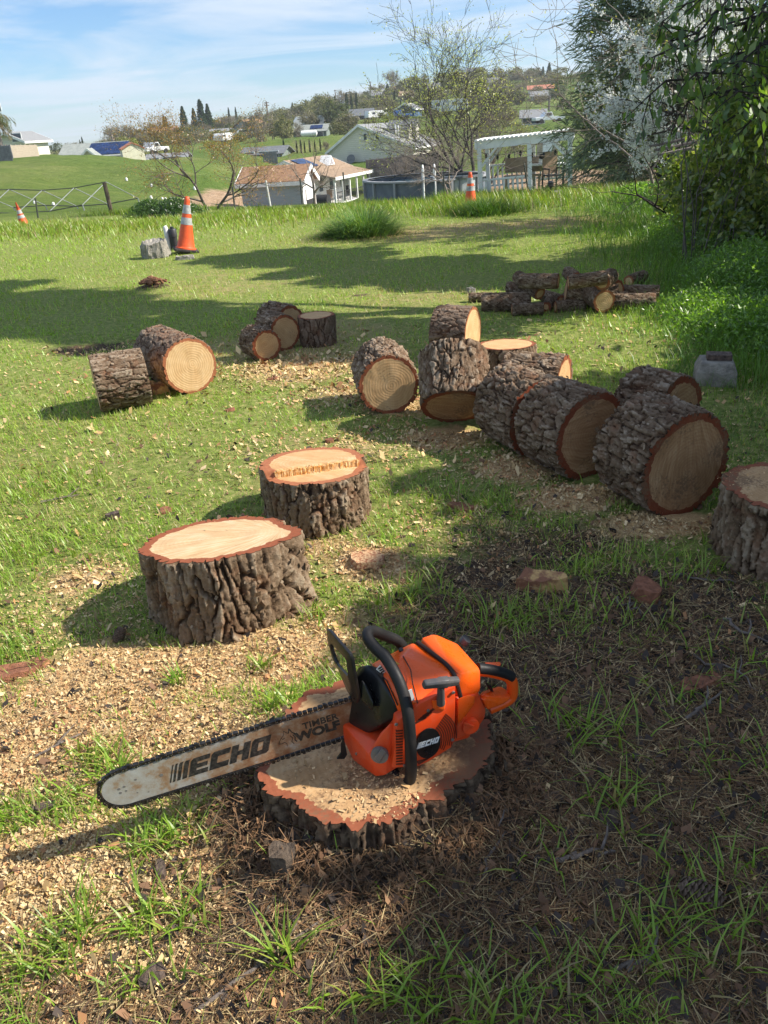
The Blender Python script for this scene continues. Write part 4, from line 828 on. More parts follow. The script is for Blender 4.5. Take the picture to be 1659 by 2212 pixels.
GRIPM = plastic('grip_grey', (.055, .055, .06), .4, .15); GREYM = plastic('saw_grey', (.16, .15, .14), .45, .3)
DARK = mat('saw_recess', (.02, .008, .005), .7); VENT = mat('saw_vent_shade', (.10, .014, .004), .7)
STEEL = mat('saw_steel', (.42, .41, .40), .38, metal=.9, scale=60)
CHAINM = mat('saw_chain', (.045, .042, .04), .35, metal=.7, var=.4, scale=90)
RIVET = mat('chain_rivet', (.5, .5, .5), .25, metal=.9)
WHITE = mat('label_white', (.75, .75, .72), .5); YEL = mat('label_yellow', (.75, .5, .12), .5); INK = mat('print_black', (.012, .012, .013), .45, var=.6, scale=140, col2=(.075, .065, .055), lo=.45, hi=.7)
WLOGO = mat('print_white', (.85, .85, .85), .5)
def hull(name, pts, m, parent=saw, bevel=.005, seg=3, ang=14, smooth=32):
    bm = bmesh.new()
    for p in pts: bm.verts.new(p)
    r = bmesh.ops.convex_hull(bm, input=bm.verts)
    bmesh.ops.delete(bm, geom=[v for v in bm.verts if not v.link_faces], context='VERTS')
    bmesh.ops.dissolve_limit(bm, angle_limit=math.radians(ang), verts=bm.verts, edges=bm.edges)
    bmesh.ops.recalc_face_normals(bm, faces=bm.faces)
    es = [e for e in bm.edges if len(e.link_faces) == 2 and e.calc_face_angle(0) > math.radians(8)]
    bmesh.ops.bevel(bm, geom=es, offset=bevel, segments=seg, profile=.5, affect='EDGES', clamp_overlap=True)
    for f in bm.faces: f.smooth = True
    for e in bm.edges:
        if len(e.link_faces) == 2 and e.calc_face_angle(0) > math.radians(smooth): e.smooth = False
    me = bpy.data.meshes.new(name); bm.to_mesh(me); bm.free(); return obj(name, me, m, parent)
def plate_poly(name, pts, s0, s1, m, parent=saw, bevel=.003):
    """pts: crop points, extruded between two depths"""
    P = [lc(x, y, s0) for x, y in pts]; return MB().prism(P, (0, s1-s0, 0)).build(name, m, parent, smooth=40, bevel=bevel)
B3 = lambda x, s, z: Vector((x, s, z))
# engine core so that nothing looks hollow
hull('crankcase', [B3(x, s, z) for x in (-.11, -.30) for s in (-.035, .095) for z in (.165, .275)], REDOR, bevel=.012)
front = hull('oil_tank_housing', [lc(430, 868, .058), lc(520, 930, .098), lc(560, 1160, .118), lc(492, 1172, .112), lc(440, 1010, .098), lc(252, 785, .0), lc(258, 905, .0), lc(332, 1060, .035), B3(-.16, -.03, .16), B3(-.16, .1, .165), B3(-.15, -.03, .22), B3(-.16, .10, .20)], REDOR, bevel=.005)
hull('oil_tank_rib', [lc(520, 855, .100), lc(592, 785, .113), lc(606, 1112, .123), lc(560, 1160, .123), lc(492, 1172, .113), lc(438, 1000, .099), B3(-.16, .1, .165), B3(-.16, .105, .29)], REDOR, bevel=.004)
MB().tube([lc(792, 196, -.024), lc(800, 205, -.02), lc(880, 265, .018), lc(986, 345, .058), lc(1030, 390, .082), lc(1063, 440, .104), lc(1085, 520, .112), lc(1106, 600, .115)], .0052, 8).build('gap_shade_strip', DARK, saw)  # raised dark strip standing in for the shaded gap between the covers
muf = hull('front_cover', [lc(520, 800, .095), lc(652, 742, .112), lc(640, 655, .108), lc(562, 520, .085), lc(432, 356, .02), lc(366, 372, -.015), lc(300, 520, -.012), lc(286, 570, -.01), lc(292, 790, .0), lc(430, 862, .05), B3(-.15, -.03, .24), B3(-.15, .09, .27), B3(-.15, .05, .37)], BLACKP, bevel=.006)
top = hull('top_cover', [lc(462, 352, -.03), lc(765, 198, -.03), lc(800, 218, -.02), lc(985, 348, .055), lc(1058, 435, .1), lc(1072, 560, .125), lc(795, 640, .128), lc(650, 655, .113), lc(570, 480, .083), lc(690, 300, .035), B3(-.1, -.035, .24), B3(-.24, -.035, .24), B3(-.24, .1, .26), B3(-.12, .1, .26)], ORANGE, bevel=.0055, seg=3)
rear = hull('air_filter_cover', [lc(802, 168, -.028), lc(912, 130, -.03), lc(1082, 205, -.02), lc(1180, 290, .02), lc(1250, 392, .06), lc(1252, 560, .087), lc(1108, 590, .108), lc(1066, 436, .104), lc(992, 338, .06), B3(-.33, -.03, .24), B3(-.25, -.03, .27), B3(-.26, .09, .27)], ORANGE, bevel=.0075, seg=3)
MB().tube([lc(690, 300, .036), lc(745, 398, .080), lc(760, 500, .107), lc(795, 640, .1295)], .0013, 6).build('cover_seam', DARK, top)
MB().tube([lc(455, 357, -.03), lc(575, 480, .0845), lc(652, 655, .1145)], .0016, 6).build('cover_seam', DARK, top)
tank = hull('fuel_tank', [lc(1068, 605, .112), lc(1225, 575, .098), lc(1292, 695, .09), lc(1278, 757, .095), lc(1222, 838, .108), lc(1082, 902, .115), B3(-.25, -.02, .165), B3(-.345, -.02, .20), B3(-.345, -.02, .26), B3(-.25, -.02, .3)], REDOR, bevel=.007)
st_ = [(650, 762), (700, 735), (800, 650), (1072, 512), (1070, 700), (1066, 900), (1040, 962), (880, 1062), (790, 1100), (608, 1110)]
starter = plate_poly('starter_cover', st_, .134, .07, REDOR, bevel=.006)
# vent slots on the starter cover: flat strips with the slots' shade in their colour
vents = MB(); sv = .1352
def strip(a, b, w):
    a, b = Vector(a), Vector(b); d = (b-a).normalized(); n = Vector((-d.z, 0, d.x))*w/2
    vents.prism([a-n, b-n, b+n, a+n], (0, -.004, 0))
for k in range(13):
    y = 842+k*20; strip(lc(640, y, sv), lc(688, y-5, sv), .0032)
vents.build('vent_slots', VENT, starter); vents = MB(); bc = lc(870, 925, sv)
for k in range(8):
    r1, r2 = .040+.006*k, .052+.0065*k; pts = []
    for q in range(9):
        a = math.radians(-62+112*q/8); pts.append(Vector((bc.x-r1*.86*math.cos(a), sv, bc.z+r2*math.sin(a)*.95)))
    for q in range(8):
        p, q2 = pts[q], pts[q+1]
        if -.246 < min(p.x, q2.x) and min(p.z, q2.z) > .196+max(0, -.225-p.x)*.9 and max(p.z, q2.z) < .362-.10*max(0, -.20-p.x): strip(p, q2, .0016)
for k in range(6):
    strip(lc(770+16*k, 790-14*k, sv), lc(858+20*k, 742-20*k, sv), .0038) if k < 5 else None
for k in range(5): strip(lc(785+6*k, 1062+7*k, sv), lc(868+10*k, 1040-6*k, sv), .0022) if k < 4 else None
vents.build('fan_grille', VENT, starter)
mb = MB(); n = 40; mb.prism([Vector((bc.x+.0300*math.cos(2*PI*k/n), sv+.0005, bc.z+.0445*math.sin(2*PI*k/n))) for k in range(n)], (0, .0022, 0)); badge = mb.build('badge', BLACKP, starter, bevel=.0008)
# lettering
LET = {'E': [[(0, 0), (1, 0), (1, .26), (.36, .26), (.36, .39), (.92, .39), (.92, .62), (.36, .62), (.36, .75), (1, .75), (1, 1), (.12, 1), (0, .88)]],
       'C': [[(0, 0), (1, 0), (1, .30), (.36, .30), (.36, .70), (1, .70), (1, 1), (.12, 1), (0, .88)]],
       'H': [[(0, 0), (.36, 0), (.36, .39), (.64, .39), (.64, 0), (1, 0), (1, 1), (.64, 1), (.64, .63), (.36, .63), (.36, 1), (0, 1)]],
       'O': [[(0, 0), (.36, 0), (.36, 1), (.1, 1), (0, .9)], [(.64, 0), (.9, 0), (1, .1), (1, 1), (.64, 1)], [(.36, 0), (.64, 0), (.64, .26), (.36, .26)], [(.36, .74), (.64, .74), (.64, 1), (.36, 1)]]}
def logo(name, org, eu, ev, h, wl, gap, m, parent, slant=.30, th=.0006, sl=(.06, .1, .16, .22), sg=.09):
    mb = MB(); nrm = Vector((0, 1, 0)); x = 0
    def P(u, v): return org+eu*(u+slant*v*h)+ev*(v*h)
    for w in sl: mb.prism([P(x, 0), P(x+w*wl, 0), P(x+w*wl, .9), P(x+w*wl*1.2, 1), P(x+w*wl*.2, 1), P(x, .9)], nrm*th); x += (w+sg)*wl
    for ch in 'ECHO':
        for poly in LET[ch]: mb.prism([P(x+a*wl, b) for a, b in poly], nrm*th)
        x += wl+gap
    return mb.build(name, m, parent)
e1 = (lc(945, 917, sv)-lc(787, 968, sv)); e1.y = 0
logo('badge_lettering', lc(788, 970, sv+.0029), e1.normalized(), Vector((-.10, 0, 1)).normalized(), .0165, .0098, .0012, WLOGO, badge, slant=.22)
# bar
T0, T1 = ld(279, 1699, 0), ld(605, 1597, 0); eu = (T1-T0); eu.y = 0; eu.normalize(); ev = Vector((-eu.z, 0, eu.x)); ev = ev if ev.z > 0 else -ev
tip = ld(213, 1719, 0); HB = .0475
tipc = T0+eu*((tip-T0).dot(eu)+HB+.010)      # centre of the round nose
def bp(u, v, y=0): return tipc+eu*u+ev*v+Vector((0, y, 0))
BARL = .66
def barprof(h, l1):
    p = [(math.cos(a)*h*1.05, math.sin(a)*h) for a in np.linspace(PI/2, 3*PI/2, 22)]
    return p+[(l1*.45, -h*1.05), (l1, -h*.93), (l1, h*.93), (l1*.45, h*1.05)]
def steelbar():
    m, t, p, out = newmat('bar_steel'); tcn = N(t, 'ShaderNodeTexCoord')
    n = N(t, 'ShaderNodeTexNoise', Scale=16.0, Detail=9.0, Roughness=.7); L(t, tcn, 'Object', n, 0)
    sep = N(t, 'ShaderNodeSeparateXYZ'); L(t, tcn, 'Object', sep, 0)
    c = N(t, 'ShaderNodeValToRGB'); L(t, n, 0, c, 0); e = c.color_ramp.elements; e.new(.5); e.new(.6)
    for el, (pos, col) in zip(e, [(.32, (.50, .50, .49)), (.47, (.43, .40, .36)), (.56, (.36, .24, .15)), (.70, (.24, .10, .045))]): el.position = pos; el.color = (*col, 1)
    ra = N(t, 'ShaderNodeMath', operation='MULTIPLY_ADD'); L(t, sep, 'X', ra, 0); ra.inputs[1].default_value = -.42; ra.inputs[2].default_value = .16
    sm = N(t, 'ShaderNodeMath', operation='ADD'); L(t, n, 0, sm, 0); L(t, ra, 0, sm, 1); L(t, sm, 0, c, 0)
    L(t, c, 0, p, 'Base Color'); p.inputs['Metallic'].default_value = .35; p.inputs['Roughness'].default_value = .48
    n2 = N(t, 'ShaderNodeTexNoise', Scale=300.0, Detail=4.0); L(t, tcn, 'Object', n2, 0); b = N(t, 'ShaderNodeBump', Strength=.15, Distance=.002); L(t, n2, 0, b, 'Height'); L(t, b, 0, p, 'Normal'); return m
bar = MB().prism([bp(u, v, -.0024) for u, v in barprof(HB, BARL)], (0, .0048, 0)).build('guide_bar', steelbar(), saw, bevel=.0007)
mb = MB()
for (u, v, r) in [(-.012, .004, .0035), (-.012, -.008, .0035), (.0, .006, .0035), (.001, -.007, .0028), (.028, .016, .003), (.083, .006, .0045), (.022, -.022, .002), (.045, -.030, .002)]:
    mb.prism([bp(u+r*math.cos(2*PI*k/10), v+r*math.sin(2*PI*k/10), .0024) for k in range(10)], (0, .0004, 0))
mb.build('nose_rivets', GREYM, bar)
logo('bar_lettering', bp(.095, -.024, .0024), eu, ev, .049, .0435, .004, INK, bar, slant=.36, sl=(.06, .12, .17, .24), sg=.10)
def textmesh(name, s, size, m, parent, org, eu, ev, sx=1, off=0.0, slant=0):
    cu = bpy.data.curves.new('t', 'FONT'); cu.body = s; cu.size = size; cu.offset = off; cu.extrude = .0003; cu.resolution_u = 3
    to = bpy.data.objects.new('t', cu); C.objects.link(to); bpy.context.view_layer.update()
    me = bpy.data.meshes.new_from_object(to.evaluated_get(bpy.context.evaluated_depsgraph_get())); bpy.data.objects.remove(to)
    me.name = name
    for v in me.vertices: v.co = org+eu*((v.co.x+slant*v.co.y)*sx)+ev*v.co.y+Vector((0, v.co.z+.0004, 0))
    me.update(); return obj(name, me, m, parent)
try:
    textmesh('bar_lettering', 'TIMBER', .026, INK, bar, bp(.415, .010, .0024), eu, ev, 1.0, .0006)
    textmesh('bar_lettering', 'WOLF', .034, INK, bar, bp(.394, -.019, .0024), eu, ev, 1.12, .0019)
except Exception as ex: print('text', ex)
mb = MB()   # wolf head in line work
def stroke(pts, w):
    for (a, b) in zip(pts[:-1], pts[1:]):
        A_, B_ = bp(a[0], a[1], .0024), bp(b[0], b[1], .0024); d = (B_-A_).normalized(); n = Vector((-d.z, 0, d.x))*w/2
        mb.prism([A_-n, B_-n, B_+n, A_+n], (0, .0005, 0))
ws = lambda L_: [(.352+x*.05, -.026+y*.05) for x, y in L_]
stroke(ws([(.05, .42), (.0, .30), (.12, .26), (.3, .30), (.38, .16), (.36, .02)]), .0011)
stroke(ws([(.05, .42), (.2, .62), (.3, .72), (.36, .98), (.5, .80), (.56, .76)]), .0011)
stroke(ws([(.56, .76), (.62, 1.02), (.72, .76), (.86, .62), (.92, .4)]), .0024)
stroke(ws([(.22, .5), (.33, .54)]), .0014); stroke(ws([(.02, .36), (.07, .36)]), .002)
stroke(ws([(.6, .6), (.7, .42), (.62, .22), (.7, .04)]), .0016); stroke(ws([(.74, .6), (.82, .42), (.78, .26), (.86, .12)]), .0026)
mb.build('bar_emblem', INK, bar)
# chain
mb = MB(); rv = MB(); hc = HB+.0065
path = [(BARL*(1-k/46), hc*(1.0+.05*math.sin(PI*(1-k/46)))) for k in range(46)]+[(math.cos(a)*hc*1.04, math.sin(a)*hc) for a in np.linspace(PI/2, 3*PI/2, 13)]+[(BARL*k/46, -hc*(1.0+.05*math.sin(PI*k/46))) for k in range(1, 47)]
dist = [0]
for a, b in zip(path[:-1], path[1:]): dist.append(dist[-1]+math.hypot(b[0]-a[0], b[1]-a[1]))
nl = int(dist[-1]/.0125)
for k in range(nl):
    d = (k+.5)*dist[-1]/nl; u = np.interp(d, dist, [p[0] for p in path]); v = np.interp(d, dist, [p[1] for p in path])
    u2 = np.interp(d+.002, dist, [p[0] for p in path]); v2 = np.interp(d+.002, dist, [p[1] for p in path]); tx, ty = u2-u, v2-v; q = math.hypot(tx, ty); tx, ty = tx/q, ty/q; nx, ny = ty, -tx
    if u < -.3*hc or v > 0: pass
    nx, ny = (-ty, tx); nx, ny = (nx, ny) if (u*nx+v*ny) > 0 or abs(v) < .01 and u < 0 and nx < 0 else (-nx, -ny)
    def Q(a, b, y): return bp(u+tx*a+nx*b, v+ty*a+ny*b, y)
    l, w = (.0062, .0047) if k % 2 else (.0052, .004)
    y0, y1 = (-.0048, .0048) if k % 2 else (-.0038, .0038)
    pr = [Q(-l, -w, y0), Q(l, -w, y0), Q(l, w*.75, y0), Q(l*.3, w, y0), Q(-l*.5, w*.8, y0), Q(-l, w*.55, y0)]
    mb.prism(pr, (0, y1-y0, 0))
    if k % 6 == 2: mb.prism([Q(-.002, .003, -.003), Q(.006, .003, -.003), Q(.006, .0085, -.003), Q(-.001, .0072, -.003)], (0, .006, 0))
    if k % 2:
        for a in (-.0034, .0034): rv.prism([Q(a+.0013*math.cos(2*PI*j/6), -.001+.0013*math.sin(2*PI*j/6), .0048) for j in range(6)], (0, .0007, 0))
ch_ = mb.build('saw_chain', CHAINM, saw); rv.build('chain_rivets', RIVET, ch_)
# bumper spikes
MB().prism([lc(262, 880, .035), lc(285, 1000, .035), lc(265, 1032, .035), lc(210, 1032, .035), lc(240, 990, .035), lc(240, 930, .035)], (0, .005, 0)).build('bumper_spike', BLACKP, saw, bevel=.001)
# front handle
hp = [lc(700, 250, -.075), lc(650, 190, -.07), lc(560, 152, -.055), lc(480, 122, -.035), lc(438, 132, -.012), lc(442, 180, .008), lc(500, 250, .03), lc(560, 305, .05), lc(620, 400, .08), lc(668, 500, .105), lc(704, 610, .125), lc(726, 720, .14), lc(740, 860, .15), lc(746, 1000, .153), lc(748, 1120, .152), lc(738, 1195, .146), lc(705, 1212, .134), lc(660, 1180, .118), lc(620, 1135, .10)]
def smooth_path(P, n=5):
    P = [Vector(p) for p in P]; o = []
    for i in range(len(P)-1):
        p0, p1, p2, p3 = P[max(i-1, 0)], P[i], P[i+1], P[min(i+2, len(P)-1)]
        for k in range(n):
            t = k/n; o.append(.5*((2*p1)+(p2-p0)*t+(2*p0-5*p1+4*p2-p3)*t*t+(3*p1-p0-3*p2+p3)*t**3))
    return o+[P[-1]]
MB().tube(smooth_path(hp), .0135, 16).build('front_handle', RUBBER, saw, smooth=60)
# hand guard: a frame with a slot, leaning forward
go = [lc(165, 100, -.035), lc(188, 118, -.02), lc(330, 282, .062), lc(345, 330, .066), lc(388, 600, .064), lc(372, 640, .05), lc(318, 560, -.0), lc(300, 500, -.03), lc(205, 310, -.038), lc(172, 190, -.038)]
gi = [lc(192, 222, -.028), lc(205, 215, -.02), lc(300, 318, .05), lc(308, 345, .054), lc(318, 430, .056), lc(312, 440, .05), lc(250, 372, -.0), lc(228, 345, -.022), lc(212, 300, -.03), lc(196, 250, -.03)]
mb = MB(); n = len(go); off = Vector((.009, 0, .002))
vs = go+gi+[p+off for p in go]+[p+off for p in gi]; fs = []
for k in range(n):
    j = (k+1) % n; fs += [(k, j, n+j, n+k), (2*n+k, 3*n+k, 3*n+j, 2*n+j), (k, 2*n+k, 2*n+j, j), (n+k, n+j, 3*n+j, 3*n+k)]
mb.add(vs, fs).build('hand_guard', BLACKP, saw, smooth=40, bevel=.0025)
hull('guard_mount', [lc(385, 470, .05), lc(400, 470, .06), lc(480, 650, .085), lc(470, 700, .085), lc(380, 620, .06), B3(-.07, .03, .30), B3(-.05, .03, .33), lc(470, 560, .06)], BLACKP, bevel=.004)
# starter grip
g0, g1_ = lc(838, 505, .158), lc(1086, 478, .150)
gm = g0.lerp(g1_, .5); mb = MB()
d = (g1_-g0).normalized(); upv = Vector((0, .25, 1)); upv = (upv-d*upv.dot(d)).normalized(); sd = d.cross(upv)
def xs(t, a, b): return [g0.lerp(g1_, t)+upv*a*i+sd*b*j for i, j in ((-1, -.6), (-.6, -1), (.6, -1), (1, -.6), (1, .6), (.6, 1), (-.6, 1), (-1, .6))]
secs = [xs(0, .008, .007), xs(.04, .0098, .0085), xs(.4, .0105, .009), xs(.45, .013, .0105), xs(.66, .013, .0105), xs(.70, .0105, .009), xs(.96, .0098, .0085), xs(1, .008, .007)]
vs = [p for s in secs for p in s]; fs = [(i*8+k, i*8+(k+1) % 8, (i+1)*8+(k+1) % 8, (i+1)*8+k) for i in range(7) for k in range(8)]+[tuple(range(7, -1, -1)), tuple(range(56, 64))]
grip = mb.add(vs, fs).build('starter_grip', GRIPM, saw, smooth=35, bevel=.001)
MB().tube([lc(962, 520, .154), lc(962, 590, .146), lc(962, 640, .138)], [.008, .009, .010], 14).build('grip_stem', GRIPM, grip, smooth=50)
hull('grip_boss', [lc(895, 618, .14), lc(1000, 618, .14), lc(990, 690, .138), lc(905, 680, .138), lc(895, 618, .12), lc(1000, 618, .12), lc(950, 720, .12)], ORANGE, bevel=.003)
# rear handle
rh = [lc(1225, 400, .04), lc(1300, 408, .04), lc(1380, 425, .04), lc(1440, 445, .04), lc(1472, 480, .04), lc(1478, 540, .04), lc(1465, 600, .04), lc(1400, 640, .04), lc(1310, 680, .04)]
rhand = MB().tube(smooth_path(rh, 4), .0145, 12).build('rear_handle', ORANGE, saw, smooth=60)
MB().tube(smooth_path([p+Vector((0, .003, .0065)) for p in rh[:4]]+[lc(1474, 452, .043)], 4), .0135, 12).build('handle_grip', RUBBER, rhand, smooth=60)
hull('throttle_lock', [lc(1275, 342, .02), lc(1390, 340, .02), lc(1398, 362, .03), lc(1280, 375, .035), lc(1390, 372, .04)], ORANGE, rhand, bevel=.002)
hull('handle_guard_plate', [lc(1248, 590, .09), lc(1250, 560, .0), lc(1395, 512, .0), lc(1440, 545, .02), lc(1478, 600, .07), lc(1420, 648, .085), lc(1300, 690, .09), B3(-.35, .01, .195), B3(-.42, .02, .205)], ORANGE, rhand, bevel=.006)
MB().prism([lc(1290, 500, .05), lc(1330, 520, .05), lc(1345, 560, .05), lc(1330, 565, .05), lc(1300, 525, .05)], (0, -.012, 0)).build('throttle_trigger', BLACKP, rhand, bevel=.002)
def cyl(name, c, r, depth, m, parent=saw, n=24, bev=.0015, nrm=None):
    nrm = (nrm or Vector((0, 1, 0))).normalized(); q = nrm.to_track_quat('Z', 'Y').to_matrix().to_4x4()
    return MB().lathe([(r, 0), (r, depth)], n, M=Matrix.Translation(c) @ q).build(name, m, parent, smooth=40, bevel=bev)
fc = cyl('fuel_cap', lc(1168, 790, .108), .021, .012, REDOR)
hull('cap_grip', [lc(1125, 772, .121), lc(1205, 800, .121), lc(1200, 815, .121), lc(1120, 790, .121), lc(1130, 774, .128), lc(1200, 802, .128), lc(1195, 812, .128), lc(1126, 788, .128)], REDOR, fc, bevel=.001)
on = Vector((.45, .9, .1)); oc = cyl('oil_cap', lc(525, 1000, .112), .0205, .011, GREYM, nrm=on)
hull('cap_grip', [lc(480, 1035, .124), lc(520, 1075, .124), lc(575, 985, .126), lc(540, 960, .126), lc(480, 1035, .134), lc(518, 1068, .134), lc(570, 988, .136), lc(540, 965, .136)], GREYM, oc, bevel=.0015)
cyl('filter_knob', lc(1120, 205, -.035), .013, .016, GRIPM, nrm=Vector((-.6, .2, .75)), n=16)
for (x, y, s) in [(1097, 650, .113), (1100, 718, .113), (640, 790, .1345), (1050, 560, .1345), (1045, 900, .1345), (700, 1085, .1345), (870, 690, .1345), (345, 882, .025), (355, 1000, .05), (438, 405, .012), (1022, 548, .126)]: cyl('screw', lc(x, y, s), .0042, .003, STEEL, n=10, bev=.0006)
cyl('vent_knob', lc(675, 262, -.01), .006, .006, BLACKP, nrm=Vector((0, .3, 1)), n=12)
def sticker(name, pts, m, s, th=.0012):
    P = [lc(x, y, s) for x, y in pts]; a = (P[1]-P[0]).cross(P[2]-P[1]).normalized(); a = a if a.z > 0 else -a
    return MB().prism(P, a*th).build(name, m, top)
sticker('warning_label', [(495, 395), (525, 362), (575, 425), (570, 452)], WHITE, .045)
sticker('warning_label', [(632, 335), (692, 372), (680, 392), (640, 372)], YEL, .05)
sticker('warning_label', [(716, 550), (752, 535), (776, 615), (740, 632)], WHITE, .12)
for k in range(3): sticker('label_print', [(510+9*k, 395+14*k-6), (536+9*k, 372+14*k), (541+9*k, 378+14*k), (514+9*k, 401+14*k-6)], INK, .0468+.001*k, .0014)
arm = hull('chassis_arm', [lc(1080, 605, .122), lc(1160, 575, .12), lc(1212, 590, .118), lc(1208, 640, .118), lc(1130, 745, .12), lc(1085, 790, .122), B3(-.26, .09, .25), B3(-.30, .09, .27), B3(-.26, .09, .2)], ORANGE, bevel=.004)
# crowns outside the frame on the right; (y offset, height, radii, leaves) blobs stacked on the first one for the leaning trees
SHADE = [
 ('broad evergreen just right of the camera, shading the near litter', (5.1, -.6, 2.5), (.9, 1.0, 2.5), 13000, True, .16, 1, (), True),
 ('evergreen beside the yard, shading the right side of the saw', (5.1, .75, 2.5), (.9, .95, 2.5), 16000, True, .16, 2, (), True),
 ('leafy evergreen beside the yard, shading the right-hand stump', (5.1, 1.95, 2.5), (.9, .95, 2.4), 16000, True, .16, 3, (), True),
 ('dense shrub tree beside the yard, shading the thick log row', (5.1, 3.15, 2.2), (.9, .9, 2.3), 15000, True, .16, 4, (), True),
 ('low dark hedge shrub between the trees on the right', (5.0, 4.3, 1.35), (.8, .9, 1.35), 6000, True, .15, 5),
 ('tall leaning tree beside the yard, casting the long shade band', (5.0, 5.5, 1.0), (.75, .9, 1.0), 5000, True, .17, 6, ((.35, 4.3, .6, .7, 3800), (1.0, 5.3, .6, .75, 4200), (1.7, 6.3, .65, .8, 4500), (2.6, 7.3, .75, .8, 4500), (3.5, 8.3, .8, .8, 4000))),
 ('leaning tree farther up the yard edge, shading the lawn before the tuft', (5.2, 7.6, 1.9), (.75, .85, .85), 4500, True, .17, 7, ((.7, 3.3, .65, .8, 4000), (1.5, 4.3, .75, .8, 4200), (2.8, 5.2, .8, .75, 4200))),
 ('low bush at the yard edge beside the firewood heap', (5.0, 6.6, .8), (.7, .9, .95), 5000, True, .15, 8)]
# ------------------------------------------------------------------ things standing in the yard
CONE_O = mat('cone_orange', (.70, .095, .018), .5, var=.16, scale=14, bump=.05); CONE_W = mat('cone_band', (.36, .37, .36), .4, var=.25, scale=22); CONE_B = mat('cone_base', (.035, .03, .028), .8, var=.4, scale=20)
def traffic_cone(label, P, tilt, h=.70, rz=0):
    t = thing('traffic_cone', label, 'traffic cone', P, rz, 'orange traffic cones on the lawn'); t.rotation_euler = tilt
    FOOT.append((P[0], P[1], .15))
    MB().box((0, 0, .02), (.34, .34, .04)).build('base', CONE_B, t, bevel=.012)
    r = lambda z: .128-.098*(z-.04)/(h-.04)
    zs = [.04, .07, .24, .34, .42, .45, .6, h-.05, h]
    MB().lathe([(.148, .038), (.145, .055), (.128, .062)]+[(r(z), z) for z in zs[1:]]+[(.024, h+.004), (.02, h-.02)], 28).build('cone_body', CONE_O, t, smooth=50)
    for a, b in ((.35, .44), (.49, .60)): MB().lathe([(r(a*h/.7)+.0025, a*h/.7), (r(b*h/.7)+.0025, b*h/.7)], 28, cap=False).build('reflective_band', CONE_W, t, smooth=50)
    return t
p = at(402, 546); traffic_cone('orange traffic cone with two grey bands beside a concrete lump on the lawn', (p[0], p[1], g1(*p[:2])+.02), (0, math.radians(11), .3), .74)
p = at(1017, 445); traffic_cone('orange traffic cone half sunk in long grass near the pergola', (p[0], p[1], g1(*p[:2])-.04), (0, math.radians(-1), .7), .64)
p = atY(49, 470, 19.6); traffic_cone('small orange cone beyond the crest, at the far left by the metal frame', (p[0], p[1], g1(*p[:2])-.10), (.05, math.radians(-6), .2), .50)
CONC = mat('concrete', (.19, .175, .15), .95, col2=(.38, .35, .30), scale=14, bump=1.0, bscale=60)
chunk('concrete_lump', 'grey rounded lump of concrete lying beside the orange cone', 'concrete', 342, 556, (.40, .30, .22), CONC, 71, .25, tilt=(.05, -.12), pts=11)
chunk('stone_slab', 'flat pale stone slab under the front of the orange cone', 'stone', 400, 560, (.30, .14, .05), CONC, 72, .1)
chunk('stone', 'small pale stone in long grass left of the pergola post', 'stone', 1208, 424, (.30, .2, .12), CONC, 73, .3)
chunk('stone', 'small tan stone in grass left of the firewood heap', 'stone', 1017, 633, (.10, .07, .05), CONC, 74, .3)
PVC = mat('pvc_white', (.62, .62, .60), .5); PIPEB = mat('pipe_black', (.03, .03, .035), .5, var=.3)
p = at(366, 541); o = MB().tube([(0, 0, -.05), (.0, 0, .31), (-.012, .01, .34)], [.036, .036, .03], 14).build('pipe', PVC, smooth=50, loc=(p[0], p[1], g1(*p[:2]))); tag(o, 'white broken plastic pipe standing behind the concrete lump', 'pipe')
p = at(379, 540); t = thing('pipe', 'black capped plastic pipe standing behind the orange cone', 'pipe', (p[0], p[1], g1(*p[:2])))
MB().lathe([(.055, -.05), (.055, .19), (.062, .19), (.062, .29), (.055, .30)], 18).build('pipe_stem', PIPEB, t, smooth=40); MB().lathe([(.03, .298), (.03, .33)], 12).build('pipe_cap', PIPEB, t, smooth=40)
# pier block with a brick on it
p = at(1542, 822); t = thing('pier_block', 'grey concrete pier block in shaded grass, tapered, with a wood pad on top', 'pier block', (p[0], p[1], g1(*p[:2])-.01), math.radians(-18)); FOOT.append((p[0], p[1], .12))
a, b = .115, .09
MB().add([(-a, -a, 0), (a, -a, 0), (a, a, 0), (-a, a, 0), (-a*.97, -a*.97, .09), (a*.97, -a*.97, .09), (a*.97, a*.97, .09), (-a*.97, a*.97, .09), (-b, -b, .145), (b, -b, .145), (b, b, .145), (-b, b, .145)],
     [(3, 2, 1, 0), (0, 1, 5, 4), (1, 2, 6, 5), (2, 3, 7, 6), (3, 0, 4, 7), (4, 5, 9, 8), (5, 6, 10, 9), (6, 7, 11, 10), (7, 4, 8, 11), (8, 9, 10, 11)]).build('block', CONC, t, bevel=.008)
MB().box((.01, 0, .163), (.14, .09, .034)).build('wood_pad', BARKOUT, t, bevel=.004)
# garden light in the long grass
p = at(1189, 424); t = thing('garden_light', 'small black garden light on a stake in the long grass before the pergola', 'garden light', (p[0], p[1], g1(*p[:2])))
MB().tube([(0, 0, -.05), (0, 0, .2)], .012, 8).build('stake', PIPEB, t); MB().lathe([(.02, .18), (.05, .21), (.05, .27), (.065, .275), (.03, .31)], 12).build('lamp_head', PIPEB, t, smooth=40)
